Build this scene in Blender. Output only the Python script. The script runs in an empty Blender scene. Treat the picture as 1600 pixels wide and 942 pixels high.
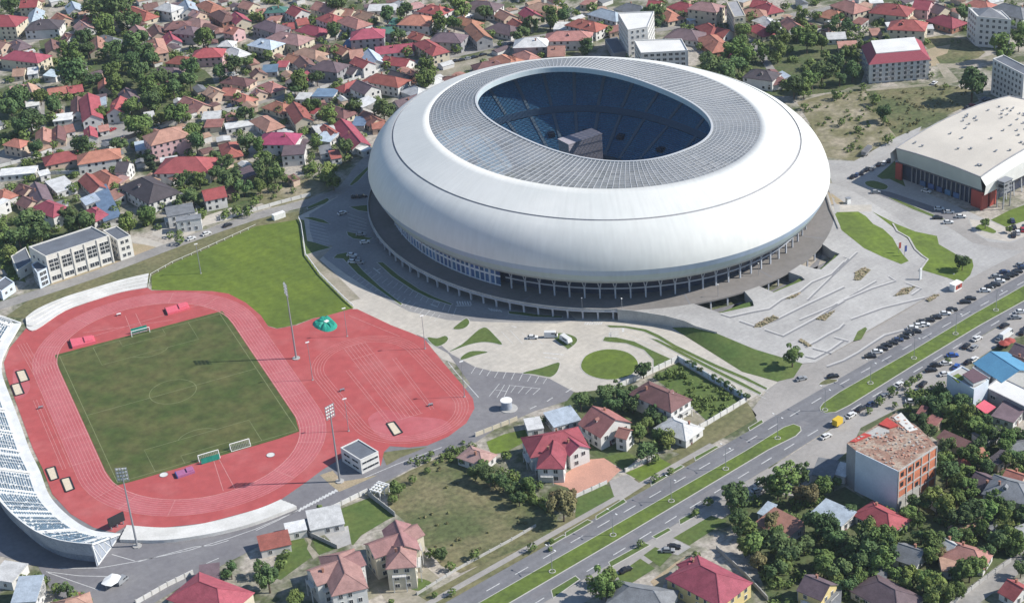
import bpy, bmesh, math, random
from mathutils import Vector, Matrix
from mathutils.geometry import tessellate_polygon
random.seed(7)
SC = bpy.context.scene
COL = SC.collection
# ------------------------------------------------------------------ camera
F, PX, PY = 2689.73, 800.0, 471.0            # focal length and centre, in pixels of a 1600 wide picture
CAM = Vector((-61.414, -641.494, 339.716))
AZ, TI, RO = 1.18215, 0.49240, 0.0797
_f = Vector((math.cos(TI)*math.cos(AZ), math.cos(TI)*math.sin(AZ), -math.sin(TI)))
_r = _f.cross(Vector((0, 0, 1))).normalized(); _d = _f.cross(_r)
RIGHT = math.cos(RO)*_r + math.sin(RO)*_d; DOWN = -math.sin(RO)*_r + math.cos(RO)*_d; FWD = _f
cd = bpy.data.cameras.new('camera'); cam = bpy.data.objects.new('camera', cd); COL.objects.link(cam)
cd.sensor_width = 36.0; cd.lens = F/1600*36; cd.clip_start = 1.0; cd.clip_end = 6000
cam.matrix_world = Matrix(((RIGHT.x, -DOWN.x, -FWD.x, CAM.x), (RIGHT.y, -DOWN.y, -FWD.y, CAM.y), (RIGHT.z, -DOWN.z, -FWD.z, CAM.z), (0, 0, 0, 1)))
SC.camera = cam
# ------------------------------------------------------------------ sky, sun, exposure
SUN_EL = math.radians(39.3); SUN_XY = Vector((0.8975, -0.441))
W = bpy.data.worlds.new('World'); SC.world = W; W.use_nodes = True
nt = W.node_tree; bg = nt.nodes['Background']
sky = nt.nodes.new('ShaderNodeTexSky'); sky.sky_type = 'NISHITA'; sky.sun_disc = False
sky.sun_elevation = SUN_EL; sky.sun_rotation = math.atan2(SUN_XY.x, SUN_XY.y)
sky.air_density = 1.0; sky.dust_density = 0.1; sky.ozone_density = 2.6; sky.altitude = 100
nt.links.new(sky.outputs[0], bg.inputs[0]); bg.inputs[1].default_value = 0.105
sl = bpy.data.lights.new('sun', 'SUN'); sl.energy = 4.7; sl.angle = math.radians(0.5); sl.color = (1.0, 0.955, 0.88)
so = bpy.data.objects.new('sun', sl); COL.objects.link(so)
sdir = Vector((SUN_XY.x*math.cos(SUN_EL), SUN_XY.y*math.cos(SUN_EL), math.sin(SUN_EL)))
so.rotation_euler = sdir.to_track_quat('Z', 'Y').to_euler(); so.location = (300, -300, 500)
SC.view_settings.view_transform = 'Standard'; SC.view_settings.look = 'None'
SC.view_settings.exposure = 0.50; SC.view_settings.gamma = 1.0; SC.view_settings.use_curve_mapping = False
HAZE = 0.00004
SC.cycles.max_bounces = 6; SC.cycles.diffuse_bounces = 3; SC.cycles.glossy_bounces = 3; SC.cycles.transparent_max_bounces = 8
# ------------------------------------------------------------------ picture point -> place on the ground (or at height z)
def G(x, y, z=0.0):
    d = RIGHT*((x-PX)/F) + DOWN*((y-PY)/F) + FWD
    return CAM + d*((z-CAM.z)/d.z)
def TOPX(v):
    d = Vector(v)-CAM; w = d.dot(FWD)
    return (PX+F*d.dot(RIGHT)/w, PY+F*d.dot(DOWN)/w)
def ppm(v): return F/(Vector(v)-CAM).length
# stadium frame
SX, SY, ST = 250.2, 8.9, -1.372
SA, SB = 113.5, 98.7
CS, SS = math.cos(ST), math.sin(ST)
def loc2w(x, y, z=0.0): return Vector((SX+x*CS-y*SS, SY+x*SS+y*CS, z))
def w2loc(v): dx, dy = v[0]-SX, v[1]-SY; return (dx*CS+dy*SS, -dx*SS+dy*CS)
DECK = 4.5
def sstep(t): t = max(0, min(1, t)); return t*t*(3-2*t)
def zplaza(x, y):
    lx, ly = w2loc((x, y))
    rho = math.hypot(lx/(SA+2), ly/(SB+2)); r = math.hypot(lx, ly)
    s = r*(1-1/max(rho, 1e-3))
    a = math.degrees(math.atan2(ly, lx))              # plaza sector on the sunny side
    k = sstep((a+60)/16)*sstep((62-a)/14)
    return DECK*k*max(0.0, min(1.0, 1-s/57))
def GS(x, y, off=0.0):
    z = 0
    for _ in range(6):
        v = G(x, y, z+off); z = zplaza(v.x, v.y)
    return G(x, y, z+off)
# ------------------------------------------------------------------ materials
def _n(m, t): return m.node_tree.nodes.new(t)
def mat(name, col, rough=0.85, var=0.0, scale=0.3, col2=None, space='pos', bump=0.0, bscale=2.0, rnd=0.0, metal=0.0, detail=4.0, lo=0.35, hi=0.65, spec=0.3, fine=0.0, fscale=1.5, stripe=None, streak=0.0, alpha=0.0, joints=None):
    m = bpy.data.materials.new(name); m.use_nodes = True
    L = m.node_tree.links; b = m.node_tree.nodes['Principled BSDF']
    b.inputs['Roughness'].default_value = rough; b.inputs['Metallic'].default_value = metal
    b.inputs['Specular IOR Level'].default_value = spec
    c4 = (*col, 1); out = None
    if space == 'pos':
        g = _n(m, 'ShaderNodeNewGeometry'); vec = g.outputs['Position']
    else:
        g = _n(m, 'ShaderNodeTexCoord'); vec = g.outputs['Object']
    b.inputs['Base Color'].default_value = c4
    def noise(sc, det=4.0, off=None):
        t = _n(m, 'ShaderNodeTexNoise'); t.inputs['Scale'].default_value = sc; t.inputs['Detail'].default_value = det
        t.inputs['Roughness'].default_value = 0.6
        if off is None: L.new(vec, t.inputs['Vector'])
        else:
            a = _n(m, 'ShaderNodeVectorMath'); a.operation = 'ADD'; L.new(vec, a.inputs[0]); L.new(off, a.inputs[1]); L.new(a.outputs[0], t.inputs['Vector'])
        return t.outputs['Fac']
    off = None
    if rnd > 0 or space == 'obj':
        oi = _n(m, 'ShaderNodeObjectInfo'); cmb = _n(m, 'ShaderNodeMath'); cmb.operation = 'MULTIPLY'; cmb.inputs[1].default_value = 97.0
        L.new(oi.outputs['Random'], cmb.inputs[0]); off = cmb.outputs[0]
    if col2 is not None or var > 0:
        c2 = col2 if col2 is not None else tuple(max(0, x*(1-var)) for x in col)
        rp = _n(m, 'ShaderNodeMapRange'); rp.inputs['From Min'].default_value = lo; rp.inputs['From Max'].default_value = hi
        L.new(noise(scale, detail, off), rp.inputs['Value'])
        mx = _n(m, 'ShaderNodeMix'); mx.data_type = 'RGBA'
        L.new(rp.outputs[0], mx.inputs[0]); mx.inputs[6].default_value = c4; mx.inputs[7].default_value = (*c2, 1)
        out = mx.outputs[2]
    if fine > 0:
        rp = _n(m, 'ShaderNodeMapRange'); rp.inputs['From Min'].default_value = 0.3; rp.inputs['From Max'].default_value = 0.7
        rp.inputs['To Min'].default_value = 1-fine; rp.inputs['To Max'].default_value = 1+fine
        L.new(noise(fscale, 3.0, off), rp.inputs['Value'])
        hs = _n(m, 'ShaderNodeHueSaturation'); L.new(rp.outputs[0], hs.inputs['Value'])
        if out is None: hs.inputs['Color'].default_value = c4
        else: L.new(out, hs.inputs['Color'])
        out = hs.outputs[0]
    if rnd > 0:
        rp = _n(m, 'ShaderNodeMapRange'); rp.inputs['To Min'].default_value = 1-rnd; rp.inputs['To Max'].default_value = 1+rnd
        L.new(oi.outputs['Random'], rp.inputs['Value'])
        r2 = _n(m, 'ShaderNodeMath'); r2.operation = 'FRACT'; L.new(off, r2.inputs[0])
        r3 = _n(m, 'ShaderNodeMapRange'); r3.inputs['To Min'].default_value = 0.5-rnd*0.07; r3.inputs['To Max'].default_value = 0.5+rnd*0.07; L.new(r2.outputs[0], r3.inputs['Value'])
        hs = _n(m, 'ShaderNodeHueSaturation'); L.new(rp.outputs[0], hs.inputs['Value']); L.new(r3.outputs[0], hs.inputs['Hue'])
        if out is None: hs.inputs['Color'].default_value = c4
        else: L.new(out, hs.inputs['Color'])
        out = hs.outputs[0]
    def times(val):
        nonlocal out
        hs = _n(m, 'ShaderNodeHueSaturation'); L.new(val, hs.inputs['Value'])
        if out is None: hs.inputs['Color'].default_value = c4
        else: L.new(out, hs.inputs['Color'])
        out = hs.outputs[0]
    def mth(op, a, b_=None, c=None):
        n = _n(m, 'ShaderNodeMath'); n.operation = op
        for i, q in enumerate((a, b_, c)):
            if q is None: continue
            if isinstance(q, (int, float)): n.inputs[i].default_value = q
            else: L.new(q, n.inputs[i])
        return n.outputs[0]
    if stripe:           # mowing stripes: width in metres, strength, direction
        wd, amp, an = stripe; dt = _n(m, 'ShaderNodeVectorMath'); dt.operation = 'DOT_PRODUCT'; L.new(vec, dt.inputs[0]); dt.inputs[1].default_value = (math.cos(an), math.sin(an), 0)
        times(mth('MULTIPLY_ADD', mth('SINE', mth('MULTIPLY', dt.outputs['Value'], math.pi/wd)), amp, 1.0))
    if streak > 0:       # rain streaks running down a round shell
        sx = _n(m, 'ShaderNodeSeparateXYZ'); L.new(vec, sx.inputs[0]); an = mth('ARCTAN2', mth('SUBTRACT', sx.outputs[1], SY), mth('SUBTRACT', sx.outputs[0], SX))
        cb = _n(m, 'ShaderNodeCombineXYZ'); L.new(mth('MULTIPLY', an, 60.0), cb.inputs[0]); L.new(mth('MULTIPLY', sx.outputs[2], .12), cb.inputs[1])
        t = _n(m, 'ShaderNodeTexNoise'); t.inputs['Scale'].default_value = 1.0; t.inputs['Detail'].default_value = 4; L.new(cb.outputs[0], t.inputs['Vector'])
        rp = _n(m, 'ShaderNodeMapRange'); rp.inputs['From Min'].default_value = .3; rp.inputs['From Max'].default_value = .7; rp.inputs['To Min'].default_value = 1-streak; rp.inputs['To Max'].default_value = 1+streak*.3; L.new(t.outputs['Fac'], rp.inputs['Value']); times(rp.outputs[0])
    if joints:           # paving slabs: size in metres, depth of the joint tone
        bt = _n(m, 'ShaderNodeTexBrick'); bt.inputs['Scale'].default_value = 1.0; bt.inputs['Brick Width'].default_value = joints[0]; bt.inputs['Row Height'].default_value = joints[0]*.6; bt.inputs['Mortar Size'].default_value = joints[0]*.025
        mp = _n(m, 'ShaderNodeVectorRotate'); mp.rotation_type = 'Z_AXIS'; mp.inputs['Angle'].default_value = -.28; L.new(vec, mp.inputs['Vector']); L.new(mp.outputs[0], bt.inputs['Vector'])
        bt.inputs['Color1'].default_value = (1, 1, 1, 1); bt.inputs['Color2'].default_value = (.93, .93, .93, 1); bt.inputs['Mortar'].default_value = (1-joints[1],)*3+(1,)
        times(bt.outputs['Color'])
    if out is not None: L.new(out, b.inputs['Base Color'])
    if alpha > 0: b.inputs['Alpha'].default_value = 1-alpha
    if bump > 0:
        bp = _n(m, 'ShaderNodeBump'); bp.inputs['Strength'].default_value = bump; bp.inputs['Distance'].default_value = 0.15
        L.new(noise(bscale, 3.0), bp.inputs['Height']); L.new(bp.outputs[0], b.inputs['Normal'])
    return m
M = {}
# ------------------------------------------------------------------ mesh helpers
def link(name, me, parent=None, loc=None, rotz=None, kind=None):
    o = bpy.data.objects.new(name, me); COL.objects.link(o)
    if parent is not None: o.parent = parent
    if loc is not None: o.location = loc
    if rotz is not None: o.rotation_euler = (0, 0, rotz)
    if kind: o['kind'] = kind
    return o
def mesh(name, verts, faces, mats, midx=None, smooth=False):
    me = bpy.data.meshes.new(name); me.from_pydata([tuple(v) for v in verts], [], faces)
    for m in (mats if isinstance(mats, (list, tuple)) else [mats]): me.materials.append(m)
    if midx: me.polygons.foreach_set('material_index', midx)
    if smooth: me.polygons.foreach_set('use_smooth', [True]*len(me.polygons))
    me.update(); return me
class MB:
    """collects boxes, beams, tubes and faces for one mesh"""
    def __init__(s): s.v = []; s.f = []; s.m = []
    def add(s, vs, fs, mi=0):
        n = len(s.v); s.v += [tuple(v) for v in vs]
        for f in fs: s.f.append(tuple(i+n for i in f)); s.m.append(mi)
    def box(s, c, size, rz=0.0, mi=0):
        cx, cy, cz = c; a, b, h = size[0]/2, size[1]/2, size[2]/2; co, si = math.cos(rz), math.sin(rz)
        vs = [(cx+x*co-y*si, cy+x*si+y*co, cz+z) for z in (-h, h) for x, y in ((-a, -b), (a, -b), (a, b), (-a, b))]
        s.add(vs, [(3, 2, 1, 0), (4, 5, 6, 7), (0, 1, 5, 4), (1, 2, 6, 5), (2, 3, 7, 6), (3, 0, 4, 7)], mi)
    def beam(s, p, q, w, h=None, mi=0):
        p, q = Vector(p), Vector(q); d = (q-p).normalized(); h = h or w
        u = d.cross(Vector((0, 0, 1)));
        if u.length < 1e-3: u = Vector((1, 0, 0))
        u.normalize(); n = u.cross(d)
        vs = [b+u*(x*w/2)+n*(y*h/2) for b in (p, q) for x, y in ((-1, -1), (1, -1), (1, 1), (-1, 1))]
        s.add(vs, [(3, 2, 1, 0), (4, 5, 6, 7), (0, 1, 5, 4), (1, 2, 6, 5), (2, 3, 7, 6), (3, 0, 4, 7)], mi)
    def tube(s, p, q, r0, r1=None, n=6, mi=0):
        p, q = Vector(p), Vector(q); r1 = r0 if r1 is None else r1; d = (q-p).normalized()
        u = d.cross(Vector((0.3, 1, 0.1))).normalized(); w = d.cross(u)
        vs = [p+u*(r0*math.cos(2*math.pi*i/n))+w*(r0*math.sin(2*math.pi*i/n)) for i in range(n)] + [q+u*(r1*math.cos(2*math.pi*i/n))+w*(r1*math.sin(2*math.pi*i/n)) for i in range(n)]
        s.add(vs, [(i, (i+1) % n, n+(i+1) % n, n+i) for i in range(n)] + [tuple(range(n-1, -1, -1)), tuple(range(n, 2*n))], mi)
    def prism(s, poly, z0, z1, mi=0, top=True, mtop=None):
        n = len(poly); vs = [(p[0], p[1], z0) for p in poly]+[(p[0], p[1], z1) for p in poly]
        s.add(vs, [(i, (i+1) % n, n+(i+1) % n, n+i) for i in range(n)], mi)
        if top: s.add([(p[0], p[1], z1) for p in poly], [tuple(range(n))], mi if mtop is None else mtop)
    def build(s, name, mats, parent=None, smooth=False, kind=None, **k):
        return link(name, mesh(name, s.v, s.f, mats, s.m, smooth), parent, kind=kind, **k)
def tag(o, label, cat, group=None, kind=None):
    o['label'] = label; o['category'] = cat
    if group: o['group'] = group
    if kind: o['kind'] = kind
    return o
def empty(name, loc, rz=0.0):
    o = bpy.data.objects.new(name, None); COL.objects.link(o); o.location = loc; o.rotation_euler = (0, 0, rz); o.empty_display_size = 1; return o
def thing(name, label, cat, loc=(0, 0, 0), rz=0.0, group=None): return tag(empty(name, loc, rz), label, cat, group)
def ccw(p):
    a = sum(p[i][0]*p[(i+1) % len(p)][1]-p[(i+1) % len(p)][0]*p[i][1] for i in range(len(p)))
    return p if a > 0 else p[::-1]
def smooth_poly(pts, k=4, closed=True):
    n = len(pts); out = []
    for i in range(n if closed else n-1):
        g = (lambda j: pts[j % n]) if closed else (lambda j: pts[max(0, min(n-1, j))])
        a, b, c, d = g(i-1), g(i), g(i+1), g(i+2)
        for t in range(k):
            t /= k
            out.append(tuple(0.5*((2*b[j])+(-a[j]+c[j])*t+(2*a[j]-5*b[j]+4*c[j]-d[j])*t*t+(-a[j]+3*b[j]-3*c[j]+d[j])*t**3) for j in range(len(b))))
    if not closed: out.append(tuple(pts[-1]))
    return out
def offset(poly, d):
    poly = ccw([(p[0], p[1]) for p in poly]); n = len(poly); out = []
    for i in range(n):
        a, b, c = Vector(poly[i-1]), Vector(poly[i]), Vector(poly[(i+1) % n])
        e, f = (b-a), (c-b)
        if e.length < 1e-6 or f.length < 1e-6: out.append(tuple(b)); continue
        n1 = Vector((e.y, -e.x)).normalized(); n2 = Vector((f.y, -f.x)).normalized(); q = n1+n2
        if q.length < 0.3: q = n1
        q.normalize(); k = 1/max(0.5, q.dot(n1)); out.append(tuple(b+q*(d*k)))
    return out
NSH = 0
def sheet(name, poly, m, z=0.0, kind='structure', skirt=0.0, zf=None, cell=0, parent=None):
    """flat (or draped) polygon given in world xy"""
    global NSH; NSH += 1; z += (NSH % 7)*.0007
    poly = ccw([(p[0], p[1]) for p in poly]); bm = bmesh.new()
    tri = tessellate_polygon([[Vector((p[0], p[1], 0)) for p in poly]])
    vs = [bm.verts.new((p[0], p[1], 0)) for p in poly]
    for t in tri:
        try: bm.faces.new([vs[i] for i in t])
        except ValueError: pass
    if cell:
        for _ in range(5):
            es = [e for e in bm.edges if e.calc_length() > cell]
            if not es: break
            bmesh.ops.subdivide_edges(bm, edges=es, cuts=1); bmesh.ops.triangulate(bm, faces=bm.faces[:])
    if zf:
        for v in bm.verts: v.co.z = zf(v.co.x, v.co.y)+z
    else:
        for v in bm.verts: v.co.z = z
    if skirt:
        be = [e for e in bm.edges if len(e.link_faces) == 1]
        r = bmesh.ops.extrude_edge_only(bm, edges=be)
        for e in r['geom']:
            if isinstance(e, bmesh.types.BMVert): e.co.z -= skirt
    bmesh.ops.recalc_face_normals(bm, faces=bm.faces[:])
    up = sum(f.normal.z*f.calc_area() for f in bm.faces)
    if up < 0: bmesh.ops.reverse_faces(bm, faces=bm.faces[:])
    me = bpy.data.meshes.new(name); bm.to_mesh(me); bm.free(); me.materials.append(m)
    o = link(name, me, parent)
    if kind: o['kind'] = kind
    return o
def W2(px, f=G): return [tuple(f(*p)[:2]) for p in px]
def strip(a, w):
    """polyline (world xy) -> polygon of width w"""
    L = []; R = []; n = len(a)
    for i in range(n):
        p = Vector(a[max(0, i-1)][:2]); q = Vector(a[min(n-1, i+1)][:2]); d = (q-p)
        if d.length < 1e-6: d = Vector((1, 0))
        d.normalize(); nn = Vector((-d.y, d.x)); c = Vector(a[i][:2]); L.append(tuple(c+nn*w/2)); R.append(tuple(c-nn*w/2))
    return L, R
def line_mb(mb, a, w, z, zf=None, mi=0):
    L, R = strip(a, w); n = len(a)
    zz = lambda p: (zf(*p) if zf else 0)+z
    vs = [(*p, zz(p)) for p in L]+[(*p, zz(p)) for p in R]
    mb.add(vs, [(i, n+i, n+i+1, i+1) for i in range(n-1)], mi)
def dashes(mb, p, q, w, z, on, off):
    p, q = Vector(p[:2]), Vector(q[:2]); L = (q-p).length; d = (q-p)/L; t = 0
    while t < L:
        line_mb(mb, [tuple(p+d*t), tuple(p+d*min(L, t+on))], w, z); t += on+off
# ------------------------------------------------------------------ material table
def reg(k, *a, **kw): M[k] = mat(k, *a, **kw)
reg('garden_ground', (0.085, 0.10, 0.045), var=.3, scale=.05, col2=(0.36, 0.325, 0.28), fine=.35, fscale=.6, lo=.42, hi=.58)
reg('yard', (0.34, 0.30, 0.245), scale=.08, col2=(0.2, 0.19, 0.13), fine=.15, fscale=.7)
reg('asphalt', (0.185, 0.185, 0.195), scale=.06, col2=(0.145, 0.145, 0.155), fine=.10, fscale=.8, rough=.9, stripe=(1.75, .045, math.pi/2+.28))
reg('car_park_shade', (0.27, 0.265, 0.26), scale=.06, col2=(0.22, 0.215, 0.215), fine=.1, fscale=.7)  # asphalt grey darkened to carry the stadium's shade
reg('asphalt_dark', (0.16, 0.155, 0.165), scale=.05, col2=(0.20, 0.195, 0.20), fine=.10, fscale=.5, rough=.9)
reg('street', (0.30, 0.285, 0.265), scale=.06, col2=(0.22, 0.21, 0.20), fine=.12, fscale=.6)
reg('paving', (0.50, 0.46, 0.40), scale=.05, col2=(0.42, 0.39, 0.345), fine=.09, fscale=.5, joints=(4.0, .12))
reg('plaza', (0.41, 0.40, 0.385), scale=.035, col2=(0.315, 0.305, 0.295), fine=.09, fscale=.7, joints=(3.2, .13))
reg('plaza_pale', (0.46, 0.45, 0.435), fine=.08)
reg('strip_paving', (0.33, 0.31, 0.29), scale=.05, col2=(0.27, 0.255, 0.24), fine=.09, fscale=.6)
reg('deck', (0.21, 0.195, 0.185), scale=.05, col2=(0.17, 0.16, 0.15), fine=.08, fscale=.5)
reg('kerb', (0.42, 0.41, 0.38), fine=.1, fscale=1.)
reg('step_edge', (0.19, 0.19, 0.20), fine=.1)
reg('mark', (0.50, 0.50, 0.49), fine=.25, fscale=.9)
reg('lawn', (0.118, 0.168, 0.024), scale=.06, col2=(0.092, 0.13, 0.024), fine=.22, fscale=.4, lo=.38, hi=.62)
reg('training_grass', (0.122, 0.166, 0.022), scale=.03, col2=(0.092, 0.132, 0.02), fine=.19, fscale=.35, lo=.38, hi=.62, stripe=(4.2, .05, math.radians(20)))
reg('median_grass', (0.118, 0.165, 0.028), scale=.09, col2=(0.08, 0.115, 0.026), fine=.25, fscale=.5)
reg('grass', (0.07, 0.115, 0.028), scale=.08, col2=(0.10, 0.13, 0.035), fine=.22, fscale=.6)
reg('dry_grass', (0.115, 0.12, 0.055), scale=.06, col2=(0.17, 0.155, 0.08), fine=.28, fscale=.5)
reg('field_olive', (0.088, 0.105, 0.042), scale=.05, col2=(0.17, 0.152, 0.08), fine=.4, fscale=.5, lo=.4, hi=.62)
reg('shade_grass', (0.06, 0.092, 0.03), var=.3, scale=.09, col2=(0.11, 0.115, 0.055), fine=.3, fscale=.6)
reg('scrub', (0.155, 0.145, 0.075), scale=.07, col2=(0.3, 0.26, 0.19), fine=.3, fscale=.4, lo=.42, hi=.66)
reg('pitch_grass', (0.056, 0.080, 0.020), scale=.07, col2=(0.104, 0.102, 0.036), fine=.26, fscale=.25, lo=.36, hi=.68, stripe=(5.25, .035, math.pi/2))
reg('track_red', (0.37, 0.077, 0.076), scale=.05, col2=(0.43, 0.135, 0.132), fine=.10, fscale=.25, lo=.5, hi=.8)
reg('track_worn', (0.43, 0.125, 0.135), scale=.06, col2=(0.385, 0.086, 0.094), fine=.08, fscale=.4)
reg('track_line', (0.50, 0.235, 0.225), fine=.2, fscale=.8)
reg('pitch_line', (0.18, 0.20, 0.095), fine=.25, fscale=.6)
reg('sand', (0.58, 0.50, 0.38), fine=.1)
reg('earth', (0.36, 0.28, 0.19), scale=.15, col2=(0.28, 0.24, 0.15), fine=.2)
reg('concrete', (0.42, 0.41, 0.39), scale=.3, var=.2, fine=.1)
reg('white_concrete', (0.64, 0.63, 0.60), scale=.12, col2=(0.52, 0.51, 0.48), fine=.07)
reg('brick_yard', (0.50, 0.27, 0.20), scale=.2, col2=(0.44, 0.24, 0.18), fine=.1)
reg('rock', (0.27, 0.23, 0.16), scale=.8, col2=(0.13, 0.13, 0.06), fine=.3, fscale=1.2)
# ------------------------------------------------------------------ ground
def gp(name, px, m, z=0.0, f=G, smooth=0, **k):
    if smooth: px = smooth_poly(px, smooth)
    return sheet(name, W2(px, f), M[m], z, **k)
sheet('ground', [(-2500, -2500), (2900, -2500), (2900, 3300), (-2500, 3300)], M['garden_ground'], 0.0, cell=700)
def isle(name, px, m='grass', f=G, smooth=0, z=0.0, zf=None, kerb='kerb', h=0.13):
    """grass island with a raised kerb"""
    if smooth: px = smooth_poly(px, smooth)
    w = W2(px, f)
    k = sheet('kerb', offset(w, .32), M[kerb], z+h-.03, skirt=h+.25, zf=zf, cell=6 if zf else 0)
    return sheet(name, w, M[m], z+h, zf=zf, cell=6 if zf else 0)
# --- boulevard
B0 = [G(800, 882.4), G(1123.7, 700)]; BD = (B0[1]-B0[0]).xy.normalized()
def far(pt, d): return tuple(Vector(pt[:2])+BD*d)
e1 = W2([(800, 882.4), (1123.7, 700), (1309.5, 592.5), (1467, 502), (1541, 461), (1600, 428)])
e1 = [far(e1[0], -500)]+e1+[far(e1[-1], 700)]
n1 = W2([(864, 932.5), (954, 880), (1021, 840), (1064.6, 813), (1200, 731), (1350, 636), (1437, 582), (1557, 511), (1600, 487)])
n1 = [far(n1[0], -500)]+n1+[far(n1[-1], 700)]
sheet('boulevard', e1+n1[::-1], M['asphalt'], .06)
m1u = W2([(800, 913), (1165, 705), (1225, 668)]); m1l = W2([(1243, 681), (1200, 702.6), (954, 849), (800, 939)])
tip = W2([(1240, 663), (1250, 667), (1251, 673)])
med1 = [far(m1u[0], -500)]+m1u+tip+m1l+[far(m1l[-1], -500)]
med2 = W2([(1290, 645), (1283, 642), (1282, 637), (1287, 630), (1312, 613), (1429, 546.6), (1518.5, 493), (1577, 460)])
med2 = med2+[far(med2[-1], 660)]
m2l = W2([(1600, 470), (1531, 508), (1429, 569.5), (1327, 633), (1305, 644)]); med2 += [far(m2l[0], 640)]+m2l
for md in (med1, med2):
    sheet('kerb', offset(md, .3), M['kerb'], .17, skirt=.3); sheet('median_lawn', md, M['median_grass'], .2)
mb = MB()
def mid(a, b): return tuple((Vector(a[:2])+Vector(b[:2]))/2)
def lerp2(a, b, t): return tuple(Vector(a[:2])*(1-t)+Vector(b[:2])*t)
dashes(mb, G(760, 924-1), G(1200, 671), .35, .075, 5.5, 6.5)
dashes(mb, G(1200, 671), G(1297, 613), .35, .075, 5.5, 6.5)
dashes(mb, G(1312, 601), G(1600, 440), .35, .075, 5.5, 6.5)
dashes(mb, G(830, 946), G(1246, 690), .35, .075, 5.5, 6.5)
dashes(mb, G(1262, 681), G(1600, 478), .35, .075, 5.5, 6.5)
mb.build('road_marking', M['mark'], kind='structure')
# near-side forecourts and verges
gp('pavement', [(1200, 733), (1350, 637), (1437, 583), (1557, 512), (1640, 462), (1640, 500), (1560, 540), (1480, 590), (1475, 612), (1430, 620), (1400, 640), (1345, 668), (1330, 700), (1290, 735), (1240, 775), (1215, 770)], 'strip_paving', .03)
vb = [far(n1[0], 0)]+n1[1:7]
sheet('verge', n1[:6]+[tuple(Vector(p)+Vector((BD.y, -BD.x))*9) for p in n1[:6]][::-1], M['strip_paving'], .012)
sheet('verge', e1[:3]+[tuple(Vector(p)-Vector((BD.y, -BD.x))*7.5) for p in e1[:3]][::-1], M['dry_grass'], .013)
sheet('sidewalk', [tuple(Vector(p)-Vector((BD.y, -BD.x))*2.2) for p in e1[:3]]+[tuple(Vector(p)-Vector((BD.y, -BD.x))*4.6) for p in e1[:3]][::-1], M['strip_paving'], .05)
for px in ([(865, 933), (905, 905), (899, 900), (862, 922)], [(955, 885), (1015, 851), (1007, 848), (952, 878)], [(1025, 841), (1048, 828), (1044, 825), (1020, 838)], [(1063, 819), (1095, 801), (1090, 797), (1062, 812)],
           [(932, 811), (978, 784), (974, 780), (932, 806)], [(1018, 758), (1068, 729), (1064, 727), (1018, 753)], [(1087, 719), (1123, 698), (1118, 697), (1086, 714)], [(885, 838), (925, 815), (918, 812), (884, 832)], [(860, 852), (884, 838), (880, 836), (858, 848)], [(1172, 672), (1192, 660), (1190, 656), (1170, 668)]):
    isle('planter_strip', px, 'grass')
# --- paved strip between plaza and boulevard, junction
gp('parking_strip', [(1188, 668), (1175, 640), (1200, 608), (1215, 597), (1254, 568), (1274, 566), (1333, 533), (1356, 517), (1446, 466), (1504, 442), (1520, 433), (1550, 417), (1640, 372), (1660, 396), (1600, 428), (1541, 461), (1467, 502), (1309.5, 592.5), (1220, 645)], 'strip_paving', .04)
isle('grass_island', [(1280, 600), (1290, 593.5), (1304, 593), (1308, 595), (1295, 600), (1285, 601)], 'dry_grass', smooth=3)
# --- west forecourt around the bowl
gp('forecourt', [(466, 338), (500, 322), (540, 300), (575, 262), (620, 220), (700, 200), (760, 300), (900, 440), (1000, 470), (1087, 512), (1104, 545), (1160, 580), (1215, 597), (1200, 608), (1165, 628), (1060, 566), (968, 606), (900, 613), (860, 600), (790, 600), (690, 560), (655, 528), (600, 512), (553, 484), (520, 455), (495, 425), (481, 400), (473, 360)], 'paving', .03)
asph = [(650, 522), (662, 527), (690, 540), (705, 553), (742, 573), (770, 580), (815, 583), (858, 591), (897, 612), (886, 626), (836, 642), (780, 666), (745, 690), (700, 704), (660, 722), (600, 754), (545, 784), (485, 810), (470, 818), (380, 866), (300, 906), (235, 945), (160, 980), (100, 960), (60, 885), (0, 868), (-60, 850), (-60, 800), (40, 770), (180, 800), (440, 770), (500, 720), (640, 680), (735, 600), (700, 552), (655, 528)]
gp('ring_road', asph, 'asphalt_dark', .035)
# --- streets of the quarter (centre lines)
def street(px, w, m='street', z=.04, f=G): 
    a = W2(smooth_poly(px, 3, False), f); L, R = strip(a, w); return sheet('street', L+R[::-1], M[m], z)
street([(-40, 490), (43, 464), (160, 425), (270, 383), (400, 338), (484, 316), (525, 302), (545, 288), (565, 262), (590, 235)], 7.5, 'street')
street([(-60, 268), (0, 252), (102, 230), (143, 222), (209, 206), (298, 179), (400, 160), (489, 134), (560, 116), (600, 100), (634, 105), (655, 97), (730, 82), (800, 66), (900, 50), (1010, 42)], 7.5, 'street', .045)
street([(-30, 90), (0, 78), (41, 66), (110, 52), (173, 42), (224, 38), (318, 25.5), (400, 19), (470, 8)], 6, 'street', .05)
street([(400, 108), (440, 88), (510, 64), (553, 52), (610, 40), (680, 22), (760, 8), (800, -4)], 5, 'street', .055)
street([(1024, 48), (1093, 38), (1131, 32), (1238, 24), (1309, 10), (1345, -6)], 6, 'street', .04)
street([(1150, 5), (1167, 41), (1180, 70), (1197, 97), (1215, 125)], 4.5, 'street', .05)
street([(1500, 945), (1545, 912), (1600, 872), (1660, 830)], 7, 'street', .04)
street([(8, 150), (40, 128), (62, 140), (64, 185), (68, 232)], 4, 'street', .05)
street([(1395, 20), (1440, 8), (1500, -10)], 4.5, 'street', .05)
gp('car_lot', [(628, 120), (650, 100), (725, 92), (760, 86), (792, 72), (800, 100), (735, 115), (690, 118), (660, 125)], 'yard', .035)
gp('yard', [(100, 228), (120, 212), (165, 195), (205, 190), (210, 206), (150, 224)], 'street', .038)
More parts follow.
